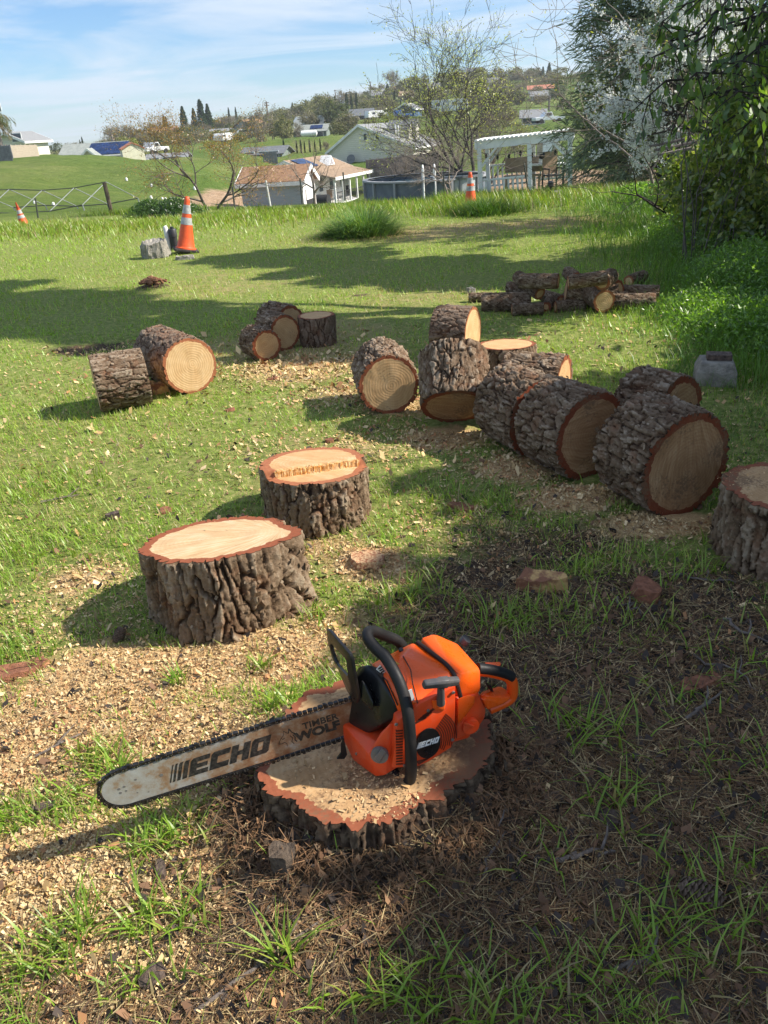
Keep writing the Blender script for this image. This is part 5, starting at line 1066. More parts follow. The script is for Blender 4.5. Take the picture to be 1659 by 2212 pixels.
# bare canopy frame and posts beyond the crest
GALV = mat('galvanised', (.22, .24, .24), .6, metal=.3, var=.2); WOODP = mat('old_post', (.10, .075, .055), .9, var=.3, scale=20, bump=.4); IRON = mat('iron_post', (.05, .055, .045), .7, var=.3)
Yf = 27.0
def pz(px, py, Y): p = atY(px, py, Y); return Vector(p)
root = Vector(atY(129, 470, Yf)); root.z = g1(root.x, root.y)
t = thing('canopy_frame', 'bare galvanised canopy frame without its cover, behind the crest on the left', 'canopy frame', root)
def fr(v): return v-root
pk = [pz(x, y, Yf) for x, y in ((-52, 414), (20, 409), (91, 411), (160, 406), (229, 393))]
zr = sum(q.z for q in pk[1:4])/3
off1, off2 = Vector((-.62, -.85, 0)), Vector((.66, .95, 0))
ridge = MB()
ridge.tube([fr(q) for q in pk], .016, 6); ridge.build('ridge_pole', IRON, t)
e1s, e2s = [], []
for q in pk:
    a, b = q+off1, q+off2; a.z = q.z-.58; b.z = q.z-.60; e1s.append(a); e2s.append(b)
    mb = MB().tube([fr(a), fr(q)], .013, 6).tube([fr(q), fr(b)], .013, 6); mb.build('rafter', GALV, t)
    for e in (a, b): MB().tube([fr(e), fr(Vector((e.x+.04, e.y, g1(e.x, e.y)-.1)))], .022, 6).build('leg', GALV, t)
MB().tube([fr(q) for q in e1s], .018, 6).build('eave_pole', IRON, t); MB().tube([fr(q) for q in e2s], .018, 6).build('eave_pole', IRON, t)
def post(label, a, b, Y, r, m, name='fence_post', cat='post', group='posts along the crest'):
    A_, B_ = Vector(atY(*a, Y)), Vector(atY(*b, Y)); B_ = A_+(B_-A_)*1.35
    o = MB().tube([tuple(A_-A_), tuple(B_-A_)], r, 8).build(name, m, loc=A_); tag(o, label, cat, group); return o
post('thick brown wooden post leaning beside the canopy frame', (225, 394), (239, 452), 22, .055, WOODP)
for a, b, Y, lb in [((76, 428), (82, 468), 22, 'thin iron fence post in front of the canopy frame'), ((364, 430), (370, 450), 21, 'thin iron post behind the orange cone'), ((502, 403), (506, 440), 21, 'iron post by the left corner of the brown-shingled shed'),
                    ((1132, 352), (1139, 400), 23, 'rusty iron post in front of the pergola'), ((958, 378), (960, 410), 24, 'dark iron post beside the pool'), ((741, 372), (744, 418), 24, 'iron post before the porch steps'), ((648, 385), (652, 430), 24, 'iron post at the corner of the shed door')]:
    post(lb, a, b, Y, .022, IRON)
post('white plastic stake in front of the long shed wall', (574, 390), (582, 434), 23, .028, PVC, 'stake', 'stake', None)
WHITEB = mat('white_bag', (.75, .75, .72), .6)
for k, (x, y, Y, s) in enumerate([(70, 419, 34, .11), (112, 427, 32, .11), (273, 387, 54, .15), (326, 394, 52, .15), (323, 408, 45, .14), (347, 408, 45, .11), (354, 409, 45, .11), (365, 404, 47, .11), (419, 397, 52, .17)]):
    p = atY(x, y, Y); mb = MB().lathe([(s*.5, 0), (s*.55, s*.5), (s*.45, s), (s*.2, s*1.25)], 8)
    o = mb.build('white_bucket', WHITEB, smooth=60, loc=(p[0], p[1], g1(p[0], p[1])-.02))
    tag(o, ['small white pail on the green slope behind the canopy frame, leftmost', 'small white pail behind the middle of the canopy frame', 'white pail highest up the green slope', 'white pail on the slope above the cone tip, left of the copper tree', 'white pail below the one left of the copper tree', 'left one of two white pails close together', 'right one of two white pails close together', 'white pail just above the close pair', 'white bag on the slope under the copper tree'][k], 'pail', 'white pails on the slope')

# ------------------------------------------------------------------ buildings
def sh(name, c, c2=None, sc=3.0, rough=.85, bump=0.0): return mat(name, c, rough, var=.12, scale=sc, col2=c2, bump=bump)
def siding(name, c, pitch=.2):
    m, t, p, out = newmat(name); tcn = N(t, 'ShaderNodeTexCoord'); s = N(t, 'ShaderNodeSeparateXYZ'); L(t, tcn, 'Object', s, 0)
    a = N(t, 'ShaderNodeMath', operation='DIVIDE'); L(t, s, 'Z', a, 0); a.inputs[1].default_value = pitch
    f = N(t, 'ShaderNodeMath', operation='FRACT'); L(t, a, 0, f, 0)
    b = N(t, 'ShaderNodeBump', Strength=1.0, Distance=.03); L(t, f, 0, b, 'Height'); L(t, b, 0, p, 'Normal')
    n = N(t, 'ShaderNodeTexNoise', Scale=1.5, Detail=5.0); L(t, tcn, 'Object', n, 0)
    mi = N(t, 'ShaderNodeMix', data_type='RGBA'); L(t, n, 0, mi, 0); mi.inputs[6].default_value = (*[k*.88 for k in c], 1); mi.inputs[7].default_value = (*[min(1, k*1.1) for k in c], 1)
    L(t, mi, 2, p, 'Base Color'); p.inputs['Roughness'].default_value = .75; return m
S_BLUE = siding('siding_blue_grey', (.30, .36, .40)); S_WHITE = siding('siding_white', (.72, .72, .70)); S_CREAM = siding('siding_cream', (.74, .70, .60)); S_GREY = siding('siding_grey', (.38, .37, .40)); S_GREEN = siding('siding_green', (.21, .26, .24)); S_BLUEH = siding('siding_blue', (.07, .14, .27)); S_TAN = siding('siding_tan', (.48, .40, .31))
R_BROWN = sh('shingles_brown', (.22, .115, .06), (.36, .21, .12), 5); R_GREY = sh('shingles_grey', (.20, .205, .21), (.25, .255, .26), 4); R_DARK = sh('shingles_dark', (.10, .11, .12), (.18, .19, .20), 4); R_TAN = sh('shingles_tan', (.22, .145, .09), (.34, .24, .155), 4); R_OLIVE = sh('shingles_olive', (.22, .24, .22), (.30, .32, .29), 2); R_RED = sh('tiles_red', (.36, .13, .08), (.5, .2, .12), 4)
TRIM = sh('white_trim', (.78, .78, .76)); GLASS = mat('window_glass', (.05, .07, .09), .08, var=.3); SOLAR = mat('solar_panel', (.015, .03, .09), .12, var=.5, scale=1.5); BLACKF = sh('black_item', (.02, .02, .022)); WFENCE = sh('weathered_fence', (.12, .10, .09), (.22, .19, .17), 2.0); DOORW = sh('door_white', (.8, .8, .8))
def house(label, P, rot, w, l, he, hr, wm, rm, ov=.3, name='house', cat='house', group=None, wins=(), doors=(), trim=True, solar=None, base=.8, ax=0.0):
    """P: ground point under the middle of the near gable; +x along that gable, +y along the ridge"""
    t = thing(name, label, cat, P, rot, group)
    pent = [Vector((-w/2, 0, -base)), Vector((w/2, 0, -base)), Vector((w/2, 0, he)), Vector((ax, 0, hr)), Vector((-w/2, 0, he))]
    MB().prism(pent, (0, l, 0)).build('wall', wm, t)
    kk = {s: (hr-he)/(w/2-s*ax) for s in (1, -1)}; th = .12; mb = MB()
    for s in (1, -1):
        k = kk[s]; e = (s*(w/2+ov), he-k*ov+.02); top_ = (ax, hr+.02)
        mb.prism([Vector((e[0], -ov, e[1])), Vector((top_[0], -ov, top_[1])), Vector((top_[0], -ov, top_[1]+th)), Vector((e[0], -ov, e[1]+th))], (0, l+2*ov, 0))
    roof = mb.build('roof', rm, t)
    if trim:
        f = MB()
        for s in (1, -1):
            k = kk[s]
            for y in (-ov-.045, l+ov+.005):
                f.prism([Vector((s*(w/2+ov), y, he-k*ov-.12)), Vector((ax, y, hr-.12)), Vector((ax, y, hr+th+.03)), Vector((s*(w/2+ov), y, he-k*ov+th+.03))], (0, .04, 0))
            x = s*(w/2+ov+.025); f.box((x, l/2, he-k*ov+.0), (.045, l+2*ov, .2))
        f.build('fascia', TRIM, roof)
    def place(face, u, z, ww, hh, nm, m, fm=TRIM):
        if face == 'f': c = (u, -.03, z); d = (ww, .06, hh); d2 = (ww-.16, .03, hh-.16); c2 = (u, -.065, z)
        elif face == 'r': c = (w/2+.03, u, z); d = (.06, ww, hh); d2 = (.03, ww-.16, hh-.16); c2 = (w/2+.065, u, z)
        else: c = (-w/2-.03, u, z); d = (.06, ww, hh); d2 = (.03, ww-.16, hh-.16); c2 = (-w/2-.065, u, z)
        o = MB().box(c, d).build(nm, fm, t)
        if m: MB().box(c2, d2).build('pane' if nm == 'window' else 'door_leaf', m, o)
    for a in wins: place(*a, 'window', GLASS)
    for a in doors: place(*a[:5], 'door', a[5] if len(a) > 5 else DOORW)
    if solar:
        for (s, y0, y1, f0, f1) in solar:
            k = kk[s]
            A_ = lambda f, y, o: Vector((s*(w/2+ov)*(1-f)+ax*f, y, he-k*ov+.02+th+o+(hr+k*0-(he-k*ov))*f))
            MB().add([A_(f0, y0, .05), A_(f1, y0, .05), A_(f1, y1, .05), A_(f0, y1, .05), A_(f0, y0, .1), A_(f1, y0, .1), A_(f1, y1, .1), A_(f0, y1, .1)], [(3, 2, 1, 0), (4, 5, 6, 7), (0, 1, 5, 4), (1, 2, 6, 5), (2, 3, 7, 6), (3, 0, 4, 7)]).build('solar_panel', SOLAR, roof)
    return t
def W(px, py, Y): return Vector(atY(px, py, Y))
def mid(px0, px1, py, Y): return W((px0+px1)/2, py, Y)

# shed, its shaded long wall coloured blue-grey, its lit gable white: local +y is the ridge, so turn it until its long wall faces the camera
gc = W(666, 395, 47)
t = house('small shed, shaded wall coloured blue-grey, with brown shingle roof and a half-open white garage door', (gc.x, gc.y, gc.z-2.0), math.radians(77), 2.5, 3.55, 2.2, 2.85, S_BLUE, R_BROWN, ov=.22, name='shed', cat='shed')
MB().prism([Vector((-1.24, -.012, -.4)), Vector((1.24, -.012, -.4)), Vector((1.24, -.012, 2.18)), Vector((0, -.012, 2.82)), Vector((-1.24, -.012, 2.18))], (0, .01, 0)).build('gable_wall', S_WHITE, t)
MB().box((.05, -.03, .85), (1.5, .03, 1.7)).build('doorway_shade', BLACKF, t); MB().box((.05, -.05, 1.45), (1.6, .04, .55)).build('garage_door', TRIM, t)  # black sheet stands in for the shade inside the open door
# house with the porch
gc = W(616, 347, 72); b_ = math.radians(-21)
t = house('grey house with tan shingle roof and a long white-posted porch', (gc.x, gc.y, gc.z-3.62), b_, 4.7, 8.6, 2.55, 3.5, S_GREY, R_TAN, ov=.3, solar=[(1, .5, 3.0, .35, .9)], wins=[('r', 1.6, 1.5, .9, 1.2), ('r', 3.9, 1.5, .9, 1.2), ('r', 6.4, 1.5, .9, 1.2)], doors=[('r', 2.8, 1.05, .9, 2.1)])
MB().box((2.365, 4.3, 1.2), (.03, 8.5, 2.4)).build('porch_wall', S_WHITE, t)
pr = MB().prism([Vector((2.63, -.3, 2.44)), Vector((4.6, -.3, 2.02)), Vector((4.6, -.3, 2.14)), Vector((2.63, -.3, 2.56))], (0, 9.2, 0)).build('porch_roof', R_TAN, t); MB().box((4.63, 4.3, 2.05), (.05, 9.3, .24)).build('fascia', TRIM, pr)
MB().box((3.4, 4.3, -.02), (2.0, 8.7, .2)).build('porch_floor', TRIM, t)
for k in range(6): MB().box((4.35, .05+k*1.7, .98), (.14, .14, 2.1)).build('porch_post', TRIM, t)
mb = MB()
for k in range(34): mb.box((4.35, .3+k*.25, .5), (.03, .03, .8))
mb.box((4.35, 4.3, .92), (.05, 8.5, .06)); mb.build('railing', BLACKF, t)
for k in range(4): MB().box((4.75+.25*k, 3.3, -.2-.17*k), (.28, 1.2, .1)).build('porch_step', TRIM, t)
dg = MB().prism([Vector((1.0, 4.6, 2.9)), Vector((1.0, 6.1, 2.9)), Vector((1.0, 5.35, 3.7))], (1.0, 0, 0)).build('dormer', TRIM, t)
MB().prism([Vector((2.005, 4.95, 2.98)), Vector((2.005, 5.75, 2.98)), Vector((2.005, 5.35, 3.42))], (.02, 0, 0)).build('dormer_face', S_GREY, dg)
for k, (x, y, lb) in enumerate([(3.4, 1.0, 'tan chair on the porch, nearest the corner post'), (3.5, 3.2, 'white chair on the porch behind the steps'), (3.5, 5.2, 'dark chair farther along the porch')]):
    q = t.matrix_basis @ Vector((x, y, .08)); c = thing('porch_chair', lb, 'chair', q, b_+.4, 'porch chairs'); m = [R_TAN, TRIM, BLACKF][k]
    MB().box((0, 0, .42), (.5, .5, .06)).build('seat', m, c); MB().box((0, .25, .75), (.5, .06, .6)).build('backrest', m, c)
    for i, j in ((-.2, -.2), (.2, -.2), (-.2, .2), (.2, .2)): MB().box((i, j, .2), (.05, .05, .4)).build('leg', m, c)
q = t.matrix_basis @ Vector((3.5, -1.2, -.6))
c = thing('barbecue', 'large black covered barbecue standing below the porch corner', 'barbecue', (q.x, q.y, q.z), b_); MB().box((0, 0, .45), (1.5, .7, .9)).build('cabinet', BLACKF, c, bevel=.03); MB().lathe([(.5, -.75), (.5, .75)], 14, c=(0, 0, 1.05), M=Matrix.Rotation(PI/2, 4, 'Y')).build('lid', BLACKF, c, smooth=40)
for k in range(2):
    q2 = t.matrix_basis @ Vector((3.7+.9*k, -2.2, -1.1)); c = thing('wheelie_bin', ['grey rubbish bin below the barbecue, left', 'grey rubbish bin below the barbecue, right'][k], 'bin', q2, b_, 'bins by the porch')
    MB().add([(-.22, -.25, 0), (.22, -.25, 0), (.22, .25, 0), (-.22, .25, 0), (-.28, -.32, .95), (.28, -.32, .95), (.28, .32, .95), (-.28, .32, .95)], [(3, 2, 1, 0), (4, 5, 6, 7), (0, 1, 5, 4), (1, 2, 6, 5), (2, 3, 7, 6), (3, 0, 4, 7)]).build('bin_body', R_DARK, c); MB().box((0, 0, .99), (.6, .68, .07)).build('lid', BLACKF, c)
# big cream house
gc = W(800, 323, 95)
t = house('large cream house with grey roof and two small dormers', (gc.x, gc.y, gc.z-3.3), math.radians(-18), 9.9, 13.0, 3.3, 5.75, S_CREAM, R_GREY, ov=.35, ax=-1.2, wins=[('f', 2.9, 1.2, 1.7, .7), ('r', 4.0, 1.6, 1.3, 1.6), ('r', 8.0, 1.6, 1.3, 1.8), ('f', -.5, 4.6, .5, .8), ('f', .9, 4.6, .5, .8)])
for y in (4.2, 7.4):
    d = MB().prism([Vector((3.6, y-.7, 4.0)), Vector((3.6, y+.7, 4.0)), Vector((3.6, y+.7, 5.2)), Vector((3.6, y, 5.9)), Vector((3.6, y-.7, 5.2))], (-2.6, 0, 0)).build('dormer', S_CREAM, t)
    MB().prism([Vector((3.75, y-.95, 5.1)), Vector((3.75, y, 6.0)), Vector((3.75, y, 6.1)), Vector((3.75, y-.95, 5.2))], (-2.6, 0, 0)).prism([Vector((3.75, y+.95, 5.1)), Vector((3.75, y, 6.0)), Vector((3.75, y, 6.1)), Vector((3.75, y+.95, 5.2))], (-2.6, 0, 0)).build('dormer_roof', R_GREY, d)
for y in (1.5, 2.6): MB().tube([(2.6, y, 4.3), (2.6, y, 5.6)], .09, 8).build('vent_pipe', TRIM, t)
dsh = MB().lathe([(.05, 0), (.3, .06), (.5, .2)], 16, c=(-2.1, -.6, 2.4), M=Matrix.Rotation(1.2, 4, 'X')).build('satellite_dish', R_DARK, t, smooth=60)
def fence(label, a, b, h, m, name='board_fence', n=30, ya=None):
    """a, b: (px, py of the foot, Y)"""
    A_, B_ = W(*a), W(*b); d = B_-A_; ln = d.xy.length; t = thing(name, label, 'fence', A_, math.atan2(d.y, d.x)); dz = d.z/ln; mb = MB(); s = ln/n
    for k in range(n): mb.box((s*(k+.5), 0, h/2+dz*s*(k+.5)-.15), (s*.93, .03, h+.3+rnd.uniform(-.03, .03)))
    mb.build('boards', m, t)
    for k in range(0, n+1, max(1, n//6)): MB().box((s*k, .06, h/2+dz*s*k), (.09, .09, h+.1)).build('fence_post', m, t)
    return t
fence('weathered dark board fence in front of the cream house', (792, 377, 80), (948, 362, 74), 1.25, WFENCE, n=46)
fence('dark slatted panel fence behind the left of the porch house', (571, 360, 92), (600, 358, 92), 1.4, R_DARK, n=12)
fence('pale board fence on the hilltop below the cream gabled house', (18, 334, 77), (84, 332, 80), .75, S_TAN, n=26); fence('dark picket fence under the palm at the left edge', (-20, 344, 72), (27, 341, 72), .95, R_DARK, n=16)
# pool
p = W(905, 402, 35); t = thing('swimming_pool', 'round above-ground pool with dark blue-grey wall and white ladder', 'pool', (p.x+.3, p.y, p.z-.95)); PW = sh('pool_wall', (.10, .12, .15), (.17, .19, .22), 2); PW2 = sh('pool_cap', (.3, .31, .33)); WATER = mat('pool_water', (.12, .22, .26), .08)
MB().lathe([(2.55, 0), (2.55, 1.25)], 40, cap=False).build('pool_wall', PW, t); MB().lathe([(2.45, 1.25), (2.66, 1.25), (2.66, 1.31), (2.45, 1.31)], 40, cap=False).build('pool_rim', PW2, t); MB().lathe([(2.5, 1.1), (.001, 1.1)], 40, cap=False).build('pool_water', WATER, t)
for k in range(14): a = 2*PI*k/14+.1; MB().box((2.6*math.cos(a), 2.6*math.sin(a), .62), (.09, .09, 1.25), rz=a).build('pool_post', PW2, t)
lx = -.3
for s in (0, .45):
    MB().tube([(lx+s, -2.9, 0), (lx+s, -2.75, 1.7), (lx+s, -2.5, 1.85), (lx+s, -2.2, 1.7), (lx+s, -2.1, .5)], .03, 8).build('ladder_rail', TRIM, t)
p = W(985, 402, 33); t = thing('swimming_pool', 'second pool wall section, pale grey with a dark rim, right of the ladder', 'pool', (p.x+.1, p.y+.6, p.z-1.2)); MB().lathe([(1.0, 0), (1.0, 1.5)], 30, cap=False).build('pool_wall', sh('liner', (.46, .48, .5)), t); MB().lathe([(.95, 1.5), (1.08, 1.5), (1.08, 1.58), (.95, 1.58)], 30, cap=False).build('pool_rim', R_DARK, t)
for k in range(8): a = 2*PI*k/8; MB().box((1.04*math.cos(a), 1.04*math.sin(a), .75), (.05, .05, 1.5), rz=a).build('pool_post', R_DARK, t)
# pergola
PG = sh('pergola_white', (.70, .71, .72), (.8, .8, .79), 3)
Yp = 29.0; A_ = W(1040, 405, Yp); B_ = W(1232, 396, Yp-.75); zb = A_.z-.55
t = thing('pergola', 'white wooden pergola with flat roof beyond the crest', 'pergola', (A_.x, A_.y, zb), math.atan2(B_.y-A_.y, B_.x-A_.x)); pw = (B_.xy-A_.xy).length; ht = W(1035, 322, Yp).z-zb; pd = 2.6; t.rotation_euler.y = -.045
for x in (0, pw*.56, pw):
    for y in (0, pd): 
        if y == pd or x != pw*.56: MB().box((x, y, ht/2), (.14, .14, ht)).build('post', PG, t)
MB().box((pw*.56, 0, ht/2), (.14, .14, ht)).build('post', PG, t)
for y in (-.03, pd+.03): MB().box((pw/2, y, ht+.11), (pw+.24, .06, .24)).build('beam', PG, t)
for x in (-.11, pw+.11): MB().box((x, pd/2, ht+.10), (.05, pd+.3, .2)).build('beam', PG, t)
mb = MB()
for k in range(22): mb.box((-.08+(pw+.16)*k/21, pd/2, ht+.27), (.1, pd+.3, .05))
mb.build('roof_slats', PG, t)
for (x, s) in ((0, 1), (pw, -1)):
    for y in (0, pd): MB().prism([Vector((x+s*.08, y-.04, ht-.6)), Vector((x+s*.08, y-.04, ht-.48)), Vector((x+s*.52, y-.04, ht-.02)), Vector((x+s*.62, y-.04, ht-.02))], (0, .08, 0)).build('brace', PG, t)
def rail(x0, x1, y, top_, n):
    mb = MB(); mb.box(((x0+x1)/2, y, top_), (x1-x0, .08, .06)); mb.box(((x0+x1)/2, y, top_-.7), (x1-x0, .06, .06))
    for k in range(n): mb.box((x0+(x1-x0)*(k+.5)/n, y, top_-.35), (.06, .04, .7))
    mb.build('railing', PG, t)
rail(.1, pw*.5, .0, .78, 9); rail(pw*.62, pw-.08, pd, 1.15, 8); rail(.1, pw*.5, pd, 1.1, 8)
bpy.context.view_layer.update(); PR = t.matrix_basis
def inperg(x, y, z=.0): return PR @ Vector((x, y, z))
BENCHW = sh('bench_wood', (.30, .22, .16), (.42, .33, .25), 4)
c = thing('bench', 'brown wooden bench inside the pergola on the left', 'bench', inperg(1.3, 2.2, .25), t.rotation_euler.z)
MB().box((0, 0, .42), (1.35, .45, .06)).build('seat', BENCHW, c); MB().box((0, .22, .78), (1.35, .05, .5)).build('backrest', BENCHW, c)
for i in (-.6, .6): MB().box((i, 0, .2), (.07, .45, .4)).build('leg', BENCHW, c); MB().box((i, 0, .62), (.07, .45, .06)).build('armrest', BENCHW, c)
c = thing('patio_chair', 'dark framed patio chair with tan back inside the pergola, right', 'chair', inperg(pw*.80, .9, .25), t.rotation_euler.z+.5)
MB().box((0, 0, .42), (.55, .5, .05)).build('seat', BLACKF, c); MB().box((0, .26, .82), (.55, .05, .7)).build('backrest', R_TAN, c)
for i in (-.27, .27):
    for j in (-.24, .24): MB().box((i, j, .3), (.04, .04, .65)).build('leg', BLACKF, c)
    MB().box((i, 0, .64), (.05, .5, .04)).build('armrest', BLACKF, c)
c = thing('patio_table', 'patio table with pale top under the small black grill', 'table', inperg(pw*.72, 2.0, .25), t.rotation_euler.z); MB().box((0, 0, .74), (1.3, .7, .05)).build('table_top', PG, c)
for i in (-.6, .6):
    for j in (-.3, .3): MB().box((i, j, .36), (.05, .05, .72)).build('leg', BLACKF, c)
c = thing('grill', 'small black lidded grill standing on the pergola table', 'grill', inperg(pw*.71, 2.0, 1.02), t.rotation_euler.z); MB().box((0, 0, .09), (.48, .32, .14)).build('grill_body', TRIM, c, bevel=.02); MB().box((0, 0, .24), (.46, .3, .16)).build('lid', BLACKF, c, bevel=.05); MB().box((0, -.02, .34), (.2, .05, .05)).build('handle', BLACKF, c)
# string lights hanging in the pergola
sb = MB(); bl = MB(); pts = [(x, .08, ht-.12-.10*abs(math.sin(x*2.4))) for x in np.linspace(0, pw, 40)]; sb.tube(pts, .008, 4)
c = thing('string_lights', 'string of black bulb sockets hanging under the pergola beam', 'string lights', inperg(0, 0, 0), t.rotation_euler.z); sb.build('cord', BLACKF, c)
for k in range(2, 40, 5): MB().lathe([(.02, .0), (.045, -.05), (.04, -.13), (.01, -.17)], 8, c=pts[k]).build('bulb', BLACKF, c)

# ------------------------------------------------------------------ houses, vehicles and poles farther off
def far(label, x0, x1, ytop, ybase, Y, wm, rm, rot=0, roofk=.42, long=1.3, **k):
    """place by the picture box of its front: gable or long side"""
    a, b = W(x0, ybase, Y), W(x1, ybase, Y); wpx = (b-a).length; h = (W((x0+x1)/2, ytop, Y)-W((x0+x1)/2, ybase, Y)).length
    c = (a+b)/2; return c, wpx, h
def gable_far(label, x0, x1, yt, yb, Y, wm, rm, turn=-18, long=1.2, eave=.58, **k):
    c, w, h = far(label, x0, x1, yt, yb, Y, wm, rm); return house(label, c, math.radians(turn), w*.92, w*long, h*eave, h, wm, rm, ov=.4, trim=k.pop('trim', False), **k)
def long_far(label, x0, x1, yt, yb, Y, wm, rm, turn=0, depth=.7, eave=.5, wins=True, **k):
    """ridge parallel to the picture"""
    c, w, h = far(label, x0, x1, yt, yb, Y, wm, rm); dp = max(4.0, w*depth)
    wn = [('l', w*f, h*eave*.55, 1.4, 1.1) for f in ((.2, .55, .8) if wins else ())]
    r = house(label, c, math.radians(turn)-PI/2, dp, w, h*eave, h, wm, rm, ov=.4, trim=False, wins=(), **k)
    r.location = Vector(c)+Matrix.Rotation(math.radians(turn), 3, 'Z') @ Vector((-w/2, dp/2, 0))
    for (f, u, z, a, b) in [('r', w*q, h*eave*.55, 1.4, 1.1) for q in ((.2, .55, .8) if wins else ())]:
        o = MB().box((dp/2+.03, u, z), (.06, a, b)).build('window', TRIM, r); MB().box((dp/2+.065, u, z), (.03, a-.2, b-.2)).build('pane', GLASS, o)
    return r
G = 'houses on the hillside'
gable_far('cream gabled house on the hilltop behind the palm, at the left edge', -20, 62, 289, 328, 92, S_CREAM, R_GREY, turn=-10, eave=.55, group=G, trim=True, wins=[('f', 1.2, 1.3, 1.2, .9), ('f', 0, 4.2, .6, .8)])
long_far('long olive-roofed house with a big blue solar array behind the green hill', 130, 262, 312, 345, 112, S_CREAM, R_OLIVE, eave=.18, depth=.9, wins=False, group=G, solar=[(1, 3.5, 8.6, .1, .9)])
gable_far('low cream gable with tan front in front of the olive roof', 176, 212, 323, 345, 104, S_CREAM, R_OLIVE, turn=0, long=.6, eave=.3, group=G, trim=True)
house('small grey storage shed with cream lit end and red-brown roof on the hill crest', W(292, 349, 84), math.radians(20), 2.1, 2.6, 1.1, 1.6, sh('shed_cream', (.75, .70, .52)), R_RED, ov=.08, name='shed', cat='shed', trim=False)
long_far('low long grey-roofed house behind the crest, left of the copper tree', 318, 400, 334, 352, 112, S_TAN, R_GREY, eave=.35, group=G)
long_far('brown-roofed house among bare oaks, left of the tall conifers', 322, 380, 276, 294, 205, S_TAN, R_BROWN, eave=.45, group=G)
long_far('pale low roof between the conifers and the blue-grey gable', 455, 500, 279, 294, 190, S_TAN, R_GREY, eave=.4, group=G)
gable_far('brown-roofed house with a blue-grey gable beside a big bare oak', 500, 552, 260, 288, 185, S_BLUE, R_BROWN, turn=-30, eave=.5, group=G)
long_far('dark-roofed low house left of the porch house, green walls', 520, 612, 320, 342, 106, S_GREEN, R_DARK, turn=-14, eave=.4, depth=.6, group=G)
long_far('sage green house with white window above the green bank', 634, 706, 271, 299, 152, S_GREEN, R_OLIVE, turn=-8, eave=.55, depth=.6, group=G, solar=[(1, 3.0, 5.2, .3, .8)])
long_far('pinkish house with a solar roof beside a white trailer', 754, 803, 236, 262, 190, S_TAN, R_DARK, turn=-12, eave=.5, group=G)
gable_far('bright blue house with a white-trimmed roof on the hillside', 852, 898, 224, 249, 175, S_BLUEH, R_GREY, turn=-22, long=1.1, eave=.55, group=G, trim=True, wins=[('f', 0.2, 1.2, 1.2, 1.2)])
for (lb, a) in [('grey-roofed house high behind the three cypresses', (770, 822, 200, 214, 290, S_GREEN, R_GREY)), ('pale grey house left of the dark hilltop conifer', (799, 838, 194, 209, 300, S_BLUE, R_GREY)), ('tan flat-roofed house on the ridge by the tall bare trees', (842, 866, 186, 199, 310, S_TAN, R_TAN)),
                ('cream house below the ridge with a lit end wall', (864, 890, 197, 215, 260, S_CREAM, R_TAN)), ('white house seen through the big tree, upper left of its trunk', (924, 948, 180, 200, 270, S_WHITE, R_GREY)), ('white house glimpsed between the big tree branches', (1054, 1076, 168, 186, 290, S_WHITE, R_GREY)),
                ('grey house right of the big tree fork', (1056, 1090, 188, 206, 240, S_BLUE, R_DARK)), ('small pale house on the skyline behind the big tree', (1008, 1040, 146, 160, 320, S_TAN, R_DARK)), ('bright white block house near the right skyline', (1144, 1163, 147, 165, 310, S_WHITE, R_GREY)),
                ('red-roofed house up the hill right of the big tree', (1142, 1194, 184, 199, 235, S_WHITE, R_RED)), ('grey long house under the red-roofed one', (1148, 1190, 197, 216, 215, S_GREY, R_GREY)), ('grey-walled house with white roof edge by the white truck', (1128, 1176, 238, 268, 130, S_GREY, R_GREY)),
                ('beige house on the slope left of the blue house', (560, 600, 252, 268, 260, S_TAN, R_TAN)), ('pale roof among trees above the sage green house', (664, 700, 240, 254, 240, S_WHITE, R_GREY))]:
    long_far(lb, *a, eave=.5, depth=.6, turn=-10, group=G, wins=a[1]-a[0] > 25)
house('tan field shed with a white door beyond the pergola', W(1182, 333, 72), math.radians(-12), 1.75, 2.0, 1.0, 1.45, S_TAN, R_GREY, ov=.12, name='shed', cat='shed', trim=False, doors=[('f', 0, .5, .8, 1.0)])
VW = mat('vehicle_white', (.75, .76, .77), .25); VG = mat('vehicle_glass', (.03, .04, .05), .1); TYRE = sh('tyre', (.02, .02, .02)); VB = mat('vehicle_dark', (.10, .12, .15), .3); VBL = mat('vehicle_blue', (.05, .14, .45), .3)
def vehicle(label, cat, name, px, py, Y, ln, rot, m, prof, wheels=(.2, .8), win=None, group=None, wd=1.9):
    """prof: side outline in units of length"""
    P = W(px, py, Y); t = thing(name, label, cat, P, math.radians(rot), group)
    MB().prism([Vector(((x-.5)*ln, -wd/2, z*ln)) for x, z in prof], (0, wd, 0)).build('body', m, t, bevel=.06)
    for x in wheels:
        for y in (-wd/2, wd/2): MB().lathe([(ln*.07, -.12), (ln*.07, .12)], 14, c=((x-.5)*ln, y, ln*.07), M=Matrix.Rotation(PI/2, 4, 'X')).build('wheel', TYRE, t)
    for (a, b, c, d) in (win or ()): MB().box((((a+b)/2-.5)*ln, 0, (c+d)/2*ln), ((b-a)*ln, wd+.04, (d-c)*ln)).build('window', VG, t)
PICK = [(0, .09), (1, .09), (1, .19), (.62, .2), (.55, .33), (.36, .33), (.27, .2), (0, .18)]
RV = [(0, .07), (1, .07), (1, .40), (.12, .40), (.02, .28), (0, .2)]
TRL = [(.0, .1), (.96, .1), (1, .2), (.97, .36), (.03, .36), (0, .2)]
vehicle('white pickup with dark rear window parked among trees left of the conifers', 'pickup', 'pickup_truck', 333, 333, 120, 4.6, 60, VW, PICK, win=[(.38, .54, .22, .30)])
